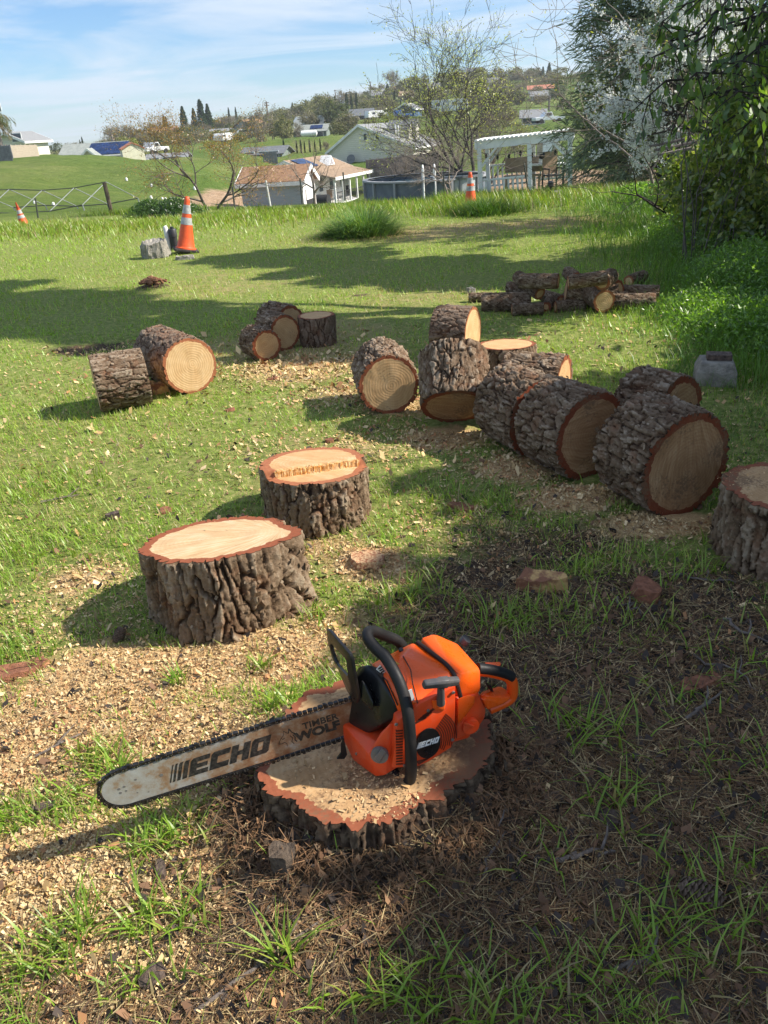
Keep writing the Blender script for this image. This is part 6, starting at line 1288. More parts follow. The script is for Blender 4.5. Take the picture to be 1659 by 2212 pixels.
vehicle('white car parked in front of the blue-grey gabled house', 'car', 'parked_car', 528, 297, 165, 4.6, 10, VW, [(0, .09), (1, .09), (1, .18), (.8, .2), (.68, .31), (.3, .31), (.18, .2), (0, .18)], win=[(.3, .68, .21, .28)])
vehicle('white van seen behind the copper tree branches', 'van', 'parked_van', 483, 307, 150, 3.6, 70, VW, RV, win=[(.05, .3, .24, .32)])
vehicle('white motorhome parked behind the sage green house', 'motorhome', 'motorhome', 668, 281, 172, 6.2, 8, VW, RV, win=[(.3, .42, .22, .3), (.55, .7, .22, .3)])
vehicle('small white trailer beside the pinkish house', 'trailer', 'camper_trailer', 813, 259, 188, 5.0, 30, VW, TRL, win=[(.2, .35, .22, .3)])
vehicle('blue tarped vehicle below the bright blue house', 'vehicle', 'parked_vehicle', 862, 258, 160, 4.6, 10, VBL, PICK)
vehicle('long pale travel trailer right of the blue house, behind branches', 'trailer', 'camper_trailer', 968, 250, 165, 7.6, -5, VW, TRL, win=[(.2, .3, .22, .3), (.6, .72, .22, .3)])
vehicle('white pickup parked at the top of the green field, right of the big tree', 'pickup', 'pickup_truck', 1184, 266, 125, 4.4, 6, VW, PICK, win=[(.37, .54, .22, .31)])
t = thing('propane_tank', 'white propane tank lying in front of the sage green house', 'propane tank', W(668, 298, 149)); MB().lathe([(.1, -1.5), (.5, -1.3), (.5, 1.3), (.1, 1.5)], 12, c=(0, 0, .7), M=Matrix.Rotation(PI/2, 4, 'Y')).build('tank_body', VW, t, smooth=40); MB().box((0, 0, .1), (1.8, .6, .2)).build('tank_foot', VB, t)
UP_M = sh('pole_wood', (.13, .11, .10), (.2, .17, .15))
for k, (x, y, yb, Y, lb) in enumerate([(247, 287, 322, 170, 'utility pole with a crossarm right of the solar-roofed house'), (580, 219, 262, 190, 'utility pole with two crossarms left of the oaks, on the skyline'), (725, 194, 214, 290, 'far utility pole on the ridge, left one of a close pair'), (738, 195, 215, 295, 'far utility pole on the ridge, right one of a close pair'), (801, 176, 198, 300, 'lone utility pole standing on the upper ridge'), (1186, 206, 232, 150, 'thin utility pole right of the big tree, below the red roof')]):
    P = W(x, yb, Y); h = (W(x, y, Y)-P).length; t = thing('utility_pole', lb, 'utility pole', P, .3, 'utility poles'); MB().tube([(0, 0, -.5), (0, 0, h)], [.2, .14], 8).build('pole', UP_M, t)
    for z in ((h*.93, h*.8) if k == 1 else (h*.93,)): MB().box((0, 0, z), (h*.28, .15, .15)).build('crossarm', UP_M, t)
# ------------------------------------------------------------------ trees and plants
LEAF = leafmat('leaf', trans=.48, gloss=.05); LEAFFAR = leafmat('leaf_far', trans=.25, gloss=.0); NEEDLE = leafmat('needle', trans=.18, gloss=.03); PETAL = leafmat('petal', trans=.45, gloss=.0, tint=(1, 1, 1))
TRUNK = mat('trunk_bark', (.075, .06, .05), .9, col2=(.17, .145, .125), scale=18, bump=.6); TRUNKD = mat('trunk_dark', (.035, .028, .024), .9, var=.3, scale=18, bump=.5); TWIGP = mat('pale_twig', (.22, .18, .15), .85, var=.25, scale=12); TRUNKFAR = mat('trunk_far', (.20, .17, .145), .9, var=.2, scale=2)
def cards(P, sz, asp, cols, seed=0, up=.0, dirs=None, fold=.25):
    """leaf-shaped quads: base, side, tip, side"""
    g = np.random.default_rng(seed); n = len(P)
    d = g.normal(size=(n, 3)) if dirs is None else np.asarray(dirs)+g.normal(size=(n, 3))*.35
    d[:, 2] += up; d /= np.linalg.norm(d, axis=1)[:, None]
    r = g.normal(size=(n, 3)); s = np.cross(d, r); s /= np.linalg.norm(s, axis=1)[:, None]+1e-9; nn = np.cross(d, s)
    sz = np.broadcast_to(sz, (n,))[:, None]*(.7+.6*g.random((n, 1)))
    a = P-d*sz*.5; b = P+d*sz*.5; w = sz*asp*.5
    V = np.stack([a, P+s*w+nn*w*fold, b, P-s*w+nn*w*fold], 1).reshape(-1, 3); i = np.arange(n)*4
    return V, np.stack([i, i+1, i+2, i+3], 1), np.zeros((0, 3), int), np.repeat(cols, 4, 0)
def pal(n, cs, seed=0, j=.3):
    g = np.random.default_rng(seed); c = np.array(cs)[g.integers(0, len(cs), n)]; return c*(1-j+2*j*g.random((n, 1)))
def blob_pts(n, c, r, seed=0, shell=.55, clump=0, lump=.35):
    """points in a lumpy ellipsoid, denser towards the outside, gathered in clumps"""
    g = np.random.default_rng(seed); c = np.array(c, float); r = np.array(r, float)
    if clump:
        u = g.normal(size=(clump, 3)); u /= np.linalg.norm(u, axis=1)[:, None]; q = u*(g.random((clump, 1))**(1/3)*(1-shell)+shell*(.75+.35*g.random((clump, 1))))
        k = g.integers(0, clump, n); p = q[k]+g.normal(size=(n, 3))*(lump*(.5+g.random(clump))[k])[:, None]*.5
    else:
        u = g.normal(size=(n, 3)); u /= np.linalg.norm(u, axis=1)[:, None]; p = u*(g.random((n, 1))**(1/2.2))
    return c+p*r
def tubes(lst, n=5):
    V, Fq = [], []; o = 0; an = np.linspace(0, 2*PI, n, endpoint=False)
    for pts, rs in lst:
        pts = np.asarray(pts, float); m = len(pts); t = np.gradient(pts, axis=0); t /= np.linalg.norm(t, axis=1)[:, None]+1e-9
        ref = np.array([0, 0, 1.]) if abs(t[0, 2]) < .9 else np.array([1., 0, 0]); a = np.cross(t, ref); a /= np.linalg.norm(a, axis=1)[:, None]+1e-9; b = np.cross(t, a)
        ring = pts[:, None]+(a[:, None]*np.cos(an)[None, :, None]+b[:, None]*np.sin(an)[None, :, None])*np.asarray(rs)[:, None, None]
        V.append(ring.reshape(-1, 3)); i = o+np.arange(m*n).reshape(m, n); j = np.roll(i, -1, 1); Fq.append(np.stack([i[:-1], j[:-1], j[1:], i[1:]], -1).reshape(-1, 4)); o += m*n
    return np.concatenate(V), np.concatenate(Fq)
def grow(g, p, d, ln, r, lev, maxl, out, tips, nch=(3, 5), ang=(.4, .9), grav=0.0, shrink=(.55, .8), wob=.16, t0=.3):
    m = 6; pts = [np.array(p, float)]; d = np.array(d, float); d /= np.linalg.norm(d)
    for k in range(m):
        d = d+g.normal(size=3)*wob*(.6 if lev == 0 else 1)+np.array([0, 0, grav])*(lev > 0); d /= np.linalg.norm(d); pts.append(pts[-1]+d*ln/m)
    rs = np.linspace(r, r*(.55 if lev < maxl else .3), m+1); out.append((pts, rs, lev))
    if lev >= maxl: tips.append((pts[-1], d)); tips.append((pts[3], d)); return
    for k in range(g.integers(nch[0], nch[1]+1)):
        t = t0+(1-t0)*g.random() if k else 1.0; i = min(int(t*m), m); q = pts[i]; a = g.uniform(*ang)*(.45 if k == 0 else 1)
        dd = (np.array(pts[i])-pts[max(i-1, 0)]) if i else d; dd = dd/np.linalg.norm(dd); s = g.normal(size=3); s -= dd*(s@dd); s /= np.linalg.norm(s)
        grow(g, q, dd*math.cos(a)+s*math.sin(a), ln*g.uniform(*shrink), rs[i]*.68, lev+1, maxl, out, tips, nch, ang, grav, shrink, wob, t0)
def leafobj(name, parts, m, parent): V, Q, T, Cc = join(parts); return obj(name, mesh_np(name, V, [Q], cols=dict(col=Cc), smooth=False), m, parent)
def bare_tree(name, label, base, h, seed, maxl=4, r=None, leafc=None, leafn=3, leafsz=.05, bark=TRUNK, group=None, cat='tree', sub=.02, d0=(0, 0, 1), stems=1, trunk=.32, nch=(3, 5), ang=(.35, .85), grav=.02, spread=1.0, nside=5, leafasp=.5, jit=.10, shrink=(.55, .8)):
    g = np.random.default_rng(seed); t = thing(name, label, cat, base, 0, group); out, tips = [], []
    for s in range(stems):
        dd = np.array(d0, float)+(g.normal(size=3)*.28*spread if stems > 1 else 0); dd[2] = abs(dd[2])
        grow(g, (0, 0, -.05), dd, h*trunk, (r or h*.022)*(1 if stems == 1 else .7), 0, maxl, out, tips, nch, ang, grav, shrink)
    z = max(q[2] for p, _, _ in out for q in p); k = h/z
    out = [([np.array([q[0]*k*spread, q[1]*k*spread, q[2]*k]) for q in p], np.maximum(rs, .0022*h/3), l) for p, rs, l in out]
    V, Q = tubes([(p, rs) for p, rs, l in out if l <= 1], 8); obj('trunk', mesh_np('trunk', V, [Q]), bark, t)
    V, Q = tubes([(p, rs) for p, rs, l in out if l > 1], nside if nside > 3 else 3); obj('branches', mesh_np('branches', V, [Q]), bark if bark is not TRUNK else TRUNK, t)
    if leafc:
        tp = np.array([[q[0]*k*spread, q[1]*k*spread, q[2]*k] for q, _ in tips]); n = len(tp)*leafn
        P = np.repeat(tp, leafn, 0)+g.normal(size=(n, 3))*h*jit*.25
        leafobj('crown', [cards(P, leafsz, leafasp, pal(n, leafc, seed), seed)], LEAF if h < 12 else LEAFFAR, t)
    return t
def gpos(px, py, Y, dz=0): p = W(px, py, Y); return (p.x, p.y, g1(p.x, p.y)+dz)

# --- small copper-budded tree left of centre
bare_tree('young_tree', 'small copper-budded tree standing at the crest left of the shed', gpos(452, 440, 22.5, -.1), 2.75, 5, 4, .06, [(.30, .15, .045), (.36, .19, .06), (.27, .22, .06)], 6, .04, TRUNK, stems=2, trunk=.30, spread=1.22, ang=(.5, 1.05), nch=(4, 5), grav=.05, leafasp=.45)
# --- big leafing tree behind the pergola
bare_tree('leafing_tree', 'big bare-branched tree with pale new leaves behind the pergola', gpos(1022, 400, 36, -.3), 8.1, 12, 5, .13, [(.34, .36, .10), (.42, .42, .15), (.26, .30, .08)], 2, .075, TRUNKD, stems=3, trunk=.30, spread=1.2, ang=(.3, .75), nch=(3, 4), grav=.03, nside=3, jit=.05)
# --- bare shrubs and saplings between the houses and the crest
for k, (px, Y, h, sd, lb, sp, st, lc) in enumerate([(972, 28, 3.0, 31, 'low spreading bare tree in front of the pool, beside the pergola', 1.5, 2, None), (945, 40, 4.4, 32, 'twiggy bare shrub tree behind the pool', 1.2, 4, None), (1052, 41, 4.8, 33, 'reddish-twigged bare tree behind the left of the pergola', 1.2, 4, None), (885, 44, 4.2, 39, 'thin bare tree before the right wall of the cream house', 1.0, 4, None),
        (676, 25, 2.3, 34, 'leafless sapling with curved stem in front of the shed door', 1.1, 1, None), (1118, 60, 4.0, 35, 'small bare tree in the field left behind the pergola', 1.0, 2, [(.2, .2, .06)]), (1265, 62, 3.2, 36, 'small bare orchard tree in the field right behind the pergola', 1.0, 1, None)]):
    bare_tree('bare_tree', lb, gpos(px, 400, Y, -.1), h, sd, 4, .05 if h < 3.1 else .07, lc, 2, .1, TWIGP if k != 2 else TRUNK, 'bare trees behind the crest', stems=st, trunk=.3, spread=sp, ang=(.45, 1.0), nch=(3, 5), nside=3)

# --- tall pine at the right
g = np.random.default_rng(77); base = gpos(1432, 405, 19.0, -.2); t = thing('pine_tree', 'tall feathery grey-green pine on the right, branches down to the grass', 'tree', base)
H = 9.0; tr = [([(0, 0, 0), (.1, 0, H*.5), (0, 0, H)], [.2, .13, .03])]; P, D = [], []
for k in range(210):
    z = .35+(H-.5)*g.random(); a = g.uniform(0, 2*PI); ln = (2.45*(1-z/H)**.55+.35)*g.uniform(.65, 1.05)*(.75+.5*vnoise([a*1.5], [z*.6], seed=4)[0]); q = [np.array([0, 0, z])]; d = np.array([math.cos(a), math.sin(a), .25]); d /= np.linalg.norm(d)
    for s in range(5): d = d+g.normal(size=3)*.1+np.array([0, 0, -.10]); d /= np.linalg.norm(d); q.append(q[-1]+d*ln/5)
    tr.append((q, np.linspace(.03, .006, 6)))
    for s in range(2, 6):
        m = 16; P.append(q[s]+g.normal(size=(m, 3))*np.array([.17, .17, .13])); D.append(np.repeat(d[None], m, 0)+g.normal(size=(m, 3))*.6+np.array([0, 0, -.15]))
        m = 9; P.append(q[s]+(q[s-1]-q[s])*.5+g.normal(size=(m, 3))*.12); D.append(np.repeat(d[None], m, 0)+g.normal(size=(m, 3))*.6)
V, Q = tubes(tr, 5); obj('trunk', mesh_np('trunk', V, [Q]), TRUNKD, t); P, D = np.concatenate(P), np.concatenate(D)
P2 = np.repeat(P, 4, 0)+g.normal(size=(len(P)*4, 3))*.07; D2 = np.repeat(D, 4, 0)
leafobj('crown', [cards(P2, .26, .085, pal(len(P2), [(.15, .20, .115), (.19, .24, .14), (.24, .28, .17), (.11, .15, .085)], 3), 8, dirs=D2)], NEEDLE, t)
# second pine farther back, seen through the gap
for (px, Y, h, rr_, lb) in [(1320, 46, 6.0, 1.5, 'dark conifer behind the tall pine, beside the hillside trees')]:
    base = gpos(px, 400, Y, -.2); t = thing('pine_tree', lb, 'tree', base); V, Q = tubes([([(0, 0, 0), (0, 0, h)], [.2, .03])], 6); obj('trunk', mesh_np('trunk', V, [Q]), TRUNKD, t)
    n = 5200; z = h*(.12+.88*g.random(n)); a = g.uniform(0, 2*PI, n); r_ = rr_*(1-z/h+.06)*np.sqrt(g.random(n))*(0.65+.7*vnoise(a*2, z*1.2, seed=9)); P = np.stack([r_*np.cos(a), r_*np.sin(a), z], 1)
    leafobj('crown', [cards(P, .5, .3, pal(n, [(.05, .08, .04), (.07, .1, .05)], 4), 5)], LEAFFAR, t)

# --- white blossom tree
base = gpos(1555, 470, 11.8, -.05); t = thing('blossom_tree', 'tree covered in white blossom over the hedge on the right', 'tree', base); g = np.random.default_rng(5); out, tips = [], []
for (dx, dz, ln) in [(-.5, 1.0, 1.0), (-.2, 1.0, 1.15), (-.9, .55, .85), (.1, 1.0, 1.2), (.5, .9, 1.1), (-.35, 1.1, 1.2), (-.9, .36, .8), (.75, .55, 1.0)]:
    grow(g, (0, 0, 1.15), (dx, g.normal()*.35, dz), ln*1.15, .035, 1, 4, out, tips, (3, 5), (.3, .8), .0, (.55, .8), .14)
grow(g, (0, 0, -.1), (0, 0, 1), 1.3, .06, 0, 0, out, [], (1, 1))
V, Q = tubes([(p, r) for p, r, l in out if l == 0 or l == 1], 7); obj('trunk', mesh_np('trunk', V, [Q]), TRUNKD, t); V, Q = tubes([(p, r) for p, r, l in out if l > 1], 4); obj('branches', mesh_np('branches', V, [Q]), TRUNKD, t)
P = []
for p, r, l in out:
    if l >= 2:
        p = np.array(p)
        for q in range(len(p)-1):
            if g.random() < (.46 if l > 2 else .3): n = int(g.integers(6, 15)); P.append(p[q]+(p[q+1]-p[q])*g.random((n, 1))+g.normal(size=(n, 3))*.032)
P = np.concatenate(P); P = np.repeat(P, 2, 0)+g.normal(size=(2*len(P), 3))*.012
leafobj('blossom', [cards(P, .034, .8, pal(len(P), [(.86, .86, .84), (.80, .82, .80), (.7, .74, .70)], 6, .08), 7)], PETAL, t)
P = np.array([q for q, _ in tips])
if len(P): P = np.repeat(P, 2, 0)+g.normal(size=(2*len(P), 3))*.06; leafobj('leaves', [cards(P, .05, .4, pal(len(P), [(.25, .26, .06), (.18, .2, .05)], 6), 9)], LEAF, t)
# bare budding tree left of the blossom
bare_tree('budding_tree', 'budding tree of fine bare twigs between the pine and the blossom', gpos(1425, 440, 14.2, -.05), 4.6, 41, 4, .045, [(.34, .3, .12), (.42, .38, .2)], 1, .04, TWIGP, stems=3, trunk=.26, spread=1.15, ang=(.4, .95), nch=(3, 4), grav=.0, nside=3)
bare_tree('budding_tree', 'thin dark-twigged sapling leaning left below the blossom', gpos(1462, 475, 11.2, -.05), 2.3, 43, 4, .03, None, 1, .04, TRUNKD, stems=2, trunk=.4, spread=1.2, ang=(.5, 1.1), nch=(3, 4), nside=3)
# --- broad-leaved tree reaching in from the right
Yb = 6.4; base = np.array([4.15, 6.7, 0.0]); t = thing('broadleaf_tree', 'dark broad-leaved tree reaching in from the right edge', 'tree', (base[0], base[1], g1(base[0], base[1]))); g = np.random.default_rng(15); out, tips = [], []
out.append(([(0, 0, 0), (.05, 0, 1.2), (-.02, .05, 2.4), (.1, .1, 4.5)], [.20, .17, .14, .08], 0))
tg = [W(1390, 205, 6.2), W(1420, 120, 6.0), W(1440, 40, 6.2), W(1480, 235, 6.0), W(1540, 270, 6.1), W(1500, 170, 5.8), W(1560, 60, 5.9), W(1590, 230, 5.8), W(1610, 280, 6.0), W(1470, -30, 6.2), W(1610, 130, 5.8), W(1640, 20, 5.8), W(1560, -60, 6.0), W(1450, 90, 6.1), W(1545, 200, 6.0)]
LP, LD = [], []
for k, q in enumerate(tg):
    q = np.array(q)-base; s = np.array([0, 0, max(.9, q[2]+.25)]); pts = [s]
    for f in np.linspace(.15, 1, 9): pts.append(s+(q-s)*f+np.array([0, 0, .12*math.sin(PI*f)])+g.normal(size=3)*.03)
    out.append((pts, np.linspace(.026, .005, len(pts)), 1))
    for i in range(3, len(pts)):
        for c in range(3):
            d = g.normal(size=3)*np.array([1, 1, .6]); d[2] -= .35; d /= np.linalg.norm(d); e = pts[i]+d*g.uniform(.1, .42); out.append(([pts[i], (pts[i]+e)/2+g.normal(size=3)*.02, e], [.006, .004, .002], 2))
            m = 6; f = g.random((m, 1)); LP.append(pts[i]+(e-pts[i])*f+g.normal(size=(m, 3))*.03); LD.append(np.repeat((d+np.array([0, 0, -.9]))[None], m, 0))
V, Q = tubes([(p, r) for p, r, l in out if l == 0], 10); obj('trunk', mesh_np('trunk', V, [Q]), TRUNKD, t); V, Q = tubes([(p, r) for p, r, l in out if l], 5); obj('branches', mesh_np('branches', V, [Q]), TRUNKD, t)
LP, LD = np.concatenate(LP), np.concatenate(LD); LP = LP+np.array(LD)*.03
leafobj('crown', [cards(LP, .080, .44, pal(len(LP), [(.06, .12, .022), (.085, .16, .03), (.13, .22, .04), (.21, .29, .055)], 8, .25), 11, dirs=LD)], LEAF, t)

# --- the vine-grown fence line, undergrowth and dead stems on the right
t = thing('vine_hedge', 'thick tangle of vines and ivy over the fence, lit yellow-green on top', 'hedge', (0, 0, 0)); parts = []
for k, (px, py, Y, r, n) in enumerate([(1560, 370, 9.2, (.55, .6, .55), 4200), (1610, 420, 8.6, (.6, .6, .7), 5200), (1660, 350, 8.2, (.6, .6, .9), 4200), (1500, 430, 11.0, (.45, .7, .45), 2400), (1580, 470, 9.2, (.6, .6, .6), 4200), (1690, 470, 7.8, (.6, .7, .8), 4200), (1650, 260, 8.6, (.5, .5, .8), 3200), (1520, 500, 10.2, (.5, .7, .35), 2400)]):
    c = W(px, py, Y); P = blob_pts(n, c, r, 300+k, .5, 40, .30); P = P[P[:, 2] > -.02]; n = len(P)
    parts.append(cards(P, .075, .45, pal(n, [(.08, .13, .02), (.12, .18, .028), (.19, .24, .04), (.26, .28, .05)], 310+k), 320+k, up=-.3))
leafobj('leaves', parts, LEAF, t); st_l = []; g = np.random.default_rng(91)
for k in range(70):
    q = W(g.uniform(1480, 1690), 500, g.uniform(7.8, 10.8)); z = g.uniform(.8, 2.3); st_l.append(([(q.x, q.y, -.05), (q.x+g.normal()*.1, q.y+g.normal()*.1, z*.5), (q.x+g.normal()*.25, q.y+g.normal()*.2, z)], [.008, .006, .003]))
V, Q = tubes(st_l, 4); obj('stems', mesh_np('stems', V, [Q]), TRUNK, t)
def weedpatch(name, label, spots, cols, sz, seed, m=LEAF, group=None, cat='plant', stems=True, asp=.3, up=.5):
    c0 = spots[0]; P = []; g = np.random.default_rng(seed); S = []
    for (cx, cy, rx, ry, h, n) in spots:
        xx, yy = g.normal(cx, rx*.6, n), g.normal(cy, ry*.6, n); d = np.clip(1-((xx-cx)/rx/1.6)**2-((yy-cy)/ry/1.6)**2, .05, 1); zz_ = gz(xx, yy)+h*d*g.random(n)**.7; P.append(np.stack([xx, yy, zz_], 1))
    P = np.concatenate(P); t = thing(name, label, cat, (c0[0], c0[1], g1(c0[0], c0[1])), 0, group); P = P-np.array([c0[0], c0[1], g1(c0[0], c0[1])])
    if sz < .06: P = np.repeat(P, 2, 0)+g.normal(size=(2*len(P), 3))*.03; sz = sz*.66
    leafobj('leaves', [cards(P, sz, asp, pal(len(P), cols, seed), seed, up=up)], m, t); return t
def S_(px, py, rx, ry, h, n): p = at(px, py); return (p[0], p[1], rx, ry, h, n)
GW = [(.13, .25, .03), (.17, .31, .04), (.22, .36, .055), (.09, .18, .026)]
for k, (sp, lb) in enumerate([([S_(1590, 560, .55, .8, .55, 6500), S_(1510, 520, .45, .7, .40, 3500)], 'bank of bright weeds at the foot of the vine hedge'), ([S_(1650, 640, .5, .8, .45, 6500)], 'weedy green mound at the right edge below the vine hedge'), ([S_(1640, 740, .4, .5, .28, 4500), S_(1560, 690, .4, .5, .2, 3000)], 'low sprawling weeds at the right edge behind the pier block'),
        ([S_(1450, 445, .6, .8, .40, 3000), S_(1400, 430, .6, .7, .3, 2200)], 'wild grass and weeds below the pine branches')]):
    weedpatch('weeds', lb, sp, GW, .055 if k < 3 else .08, 500+k, group='weeds along the hedge')
for k, (x, y, lb) in enumerate([(325, 446, 'left one of two dark weed bushes at the crest behind the cone'), (378, 438, 'right one of two dark weed bushes at the crest, nearer the copper tree')]):
    p = atY(x, y, 18.6); weedpatch('weed_bush', lb, [(p[0], p[1], .45, .35, .42, 2600)], [(.04, .09, .025), (.06, .12, .03), (.08, .15, .04)], .07, 520+k, group='weed bushes at the crest')
# tall grass tuft in the lawn and one round the second cone
for (px, py, n, rx, h0, h1, lb, cs) in [(788, 508, 1900, .40, .28, .66, 'tall bushy tuft of blue-green grass in the middle of the lawn', [(.11, .21, .06), (.14, .25, .07), (.09, .17, .06), (.22, .30, .09)]), (730, 512, 500, .16, .12, .3, 'small leafy green tuft at the left foot of the tall grass', [(.06, .14, .02), (.08, .17, .025)]), (1052, 462, 1100, .5, .18, .42, 'tuft of long dark grass beside the half sunk cone', [(.055, .12, .025), (.08, .16, .03)])]:
    p = at(px, py); t = thing('grass_tuft', lb, 'grass tuft', (p[0], p[1], g1(p[0], p[1]))); g = np.random.default_rng(int(px)); xx, yy = g.normal(0, rx*.55, n), g.normal(0, rx*.45, n); az = np.arctan2(yy, xx)+g.normal(size=n)*.6; q = np.hypot(xx, yy)/rx
    b = blades(xx, yy, gz(xx+p[0], yy+p[1])-g1(p[0], p[1])-.01, g.uniform(h0, h1, n)*np.clip(1.15-.5*q, .4, 1.2), .012*(.6+.8*g.random(n)), g.uniform(.3, 1.2, n), pal(n, cs, 1), 3, az=az, lean=.15+.5*np.clip(q, 0, 1))
    V, Q, T, Cc = join([b]); obj('blades', mesh_np('blades', V, [Q, T], cols=dict(col=Cc), smooth=False), GRASS_MAT, t)
# leaning grey fence post and broken boards in the hedge
post('pale grey fence post standing in the hedge below the blossom', (1515, 324), (1516, 430), 11.3, .035, PVC if False else GALV, 'fence_post', 'post', None)
a_, b_ = W(1432, 334, 11.0), W(1512, 314, 11.2); d = b_-a_; mb = MB()
for k in range(3): mb.box(((a_+b_)/2+Vector((0, .14*k, .05*k))), (d.length, .13, .025), rz=.06*k, M=Matrix.Rotation(-math.atan2(d.z, d.x), 3, 'Y'))
tag(mb.build('broken_boards', WFENCE), 'weathered broken boards lying in the hedge under the blossom', 'boards')

# --- trees just outside the right of the picture, whose shade falls across the yard
def shade_tree(label, c, r, n, trunk=True, sz=.17, seed=0, more=(), clip=False, clump=60, lump=.26):
    t = thing('yard_tree', label, 'tree', (c[0], c[1], g1(c[0], c[1])), 0, 'trees beside the yard'); P = [blob_pts(n, (0, 0, c[2]), r, 700+seed, .35, clump, lump)]
    for k, (dy, z, ry, rz, m) in enumerate(more): P.append(blob_pts(m, (0, dy, z), (r[0], ry, rz), 760+10*seed+k, .35, 40, lump))
    P = np.concatenate(P); P = P[P[:, 2] > .15]
    if clip: yy = P[:, 1]+c[1]; P = P[P[:, 2] < 4.05-.21*(yy-1)-.2*np.maximum(0, yy-3)]      # unseen crowns cut flat to sharpen the edge of their shade
    e = (0, more[-1][0], more[-1][1]) if more else (0, 0, c[2]+r[2]*.5)
    leafobj('crown', [cards(P, sz*1.35, .6, pal(len(P), [(.035, .07, .02), (.05, .1, .025), (.07, .12, .03)], seed), seed+70)], LEAF, t)
    V, Q = tubes([([(0, 0, -.1), (.03, .02, c[2]*.5), (0, 0, c[2]), e], [.14, .11, .07, .03])], 8); obj('trunk', mesh_np('trunk', V, [Q]), TRUNKD, t); return t
for a in SHADE: shade_tree(*a)
# --- far trees: a few kinds, copied; their pale colours carry part of the haze
def proto_far(kind, seed):
    g = np.random.default_rng(seed); t = thing('far_tree', 'x', 'tree', (0, 0, -500)); n = 1500
    if kind in ('oak', 'olive', 'spring', 'pink', 'dull'):
        cs = {'oak': [(.10, .12, .055), (.13, .15, .07), (.08, .095, .05)], 'olive': [(.16, .17, .08), (.21, .20, .10)], 'spring': [(.24, .27, .07), (.28, .30, .09)], 'pink': [(.42, .25, .33), (.36, .2, .27)], 'dull': [(.18, .16, .12), (.22, .20, .15), (.15, .145, .09)]}[kind]
        P = blob_pts(n, (0, 0, .58), (.46, .46, .38), seed, .45, 26, .42); P = P[P[:, 2] > .1]; leafobj('crown', [cards(P, .085, .6, pal(len(P), cs, seed), seed)], LEAFFAR, t)
        V, Q = tubes([([(0, 0, -.05), (.01, 0, .5)], [.035, .02]), ([(0, 0, .25), (.15, .05, .6)], [.02, .008]), ([(0, 0, .25), (-.16, .02, .58)], [.02, .008])], 5); obj('trunk', mesh_np('trunk', V, [Q]), TRUNKFAR, t)
    elif kind == 'bare':
        out, tips = [], []
        for s in range(2): grow(g, (0, 0, -.05), (g.normal()*.25, g.normal()*.25, 1), .34, .026, 0, 4, out, tips, (3, 4), (.45, .95), .0, (.6, .8))
        z = max(q[2] for p, _, _ in out for q in p); out = [(np.array(p)/z*np.array([1.15, 1.15, 1]), np.maximum(np.array(r), .006), l) for p, r, l in out]
        V, Q = tubes([(p, r) for p, r, l in out if l < 2], 5); obj('trunk', mesh_np('trunk', V, [Q]), TRUNKFAR, t); V, Q = tubes([(p, r) for p, r, l in out if l >= 2], 3); o = obj('branches', mesh_np('branches', V, [Q]), TRUNKFAR, t)
        P = np.array([q for q, _ in tips])/z*np.array([1.15, 1.15, 1]); P = np.repeat(P, 5, 0)+g.normal(size=(len(P)*5, 3))*.045; leafobj('crown', [cards(P, .055, .3, pal(len(P), [(.22, .19, .155), (.24, .22, .14), (.18, .16, .13)], seed), seed)], LEAFFAR, t)
    else:
        n = 1700; z = g.random(n)**.8; w = {'cypress': .075*np.sin(np.clip(.1+z*.92, 0, 1)*PI)**.6, 'conifer': .23*(1-z)**.75+.015}[kind]; a = g.uniform(0, 2*PI, n); r_ = w*np.sqrt(g.random(n))*(.6+.7*vnoise(a*2, z*14, seed=seed)); P = np.stack([r_*np.cos(a), r_*np.sin(a), .04+.96*z], 1)
        leafobj('crown', [cards(P, .055 if kind == 'cypress' else .075, .4, pal(n, [(.03, .055, .025), (.045, .075, .03)] if kind == 'cypress' else [(.035, .065, .035), (.055, .09, .045)], seed), seed, up=.7)], LEAFFAR, t); V, Q = tubes([([(0, 0, -.05), (0, 0, .5)], [.02, .01])], 5); obj('trunk', mesh_np('trunk', V, [Q]), TRUNKFAR, t)
    return t
FT = {'oak': 'dark green oak', 'olive': 'olive-green tree', 'spring': 'yellow-green tree', 'pink': 'pink flowering tree', 'dull': 'brownish half-bare tree', 'bare': 'grey leafless tree', 'cypress': 'slim dark cypress', 'conifer': 'tall dark conifer'}
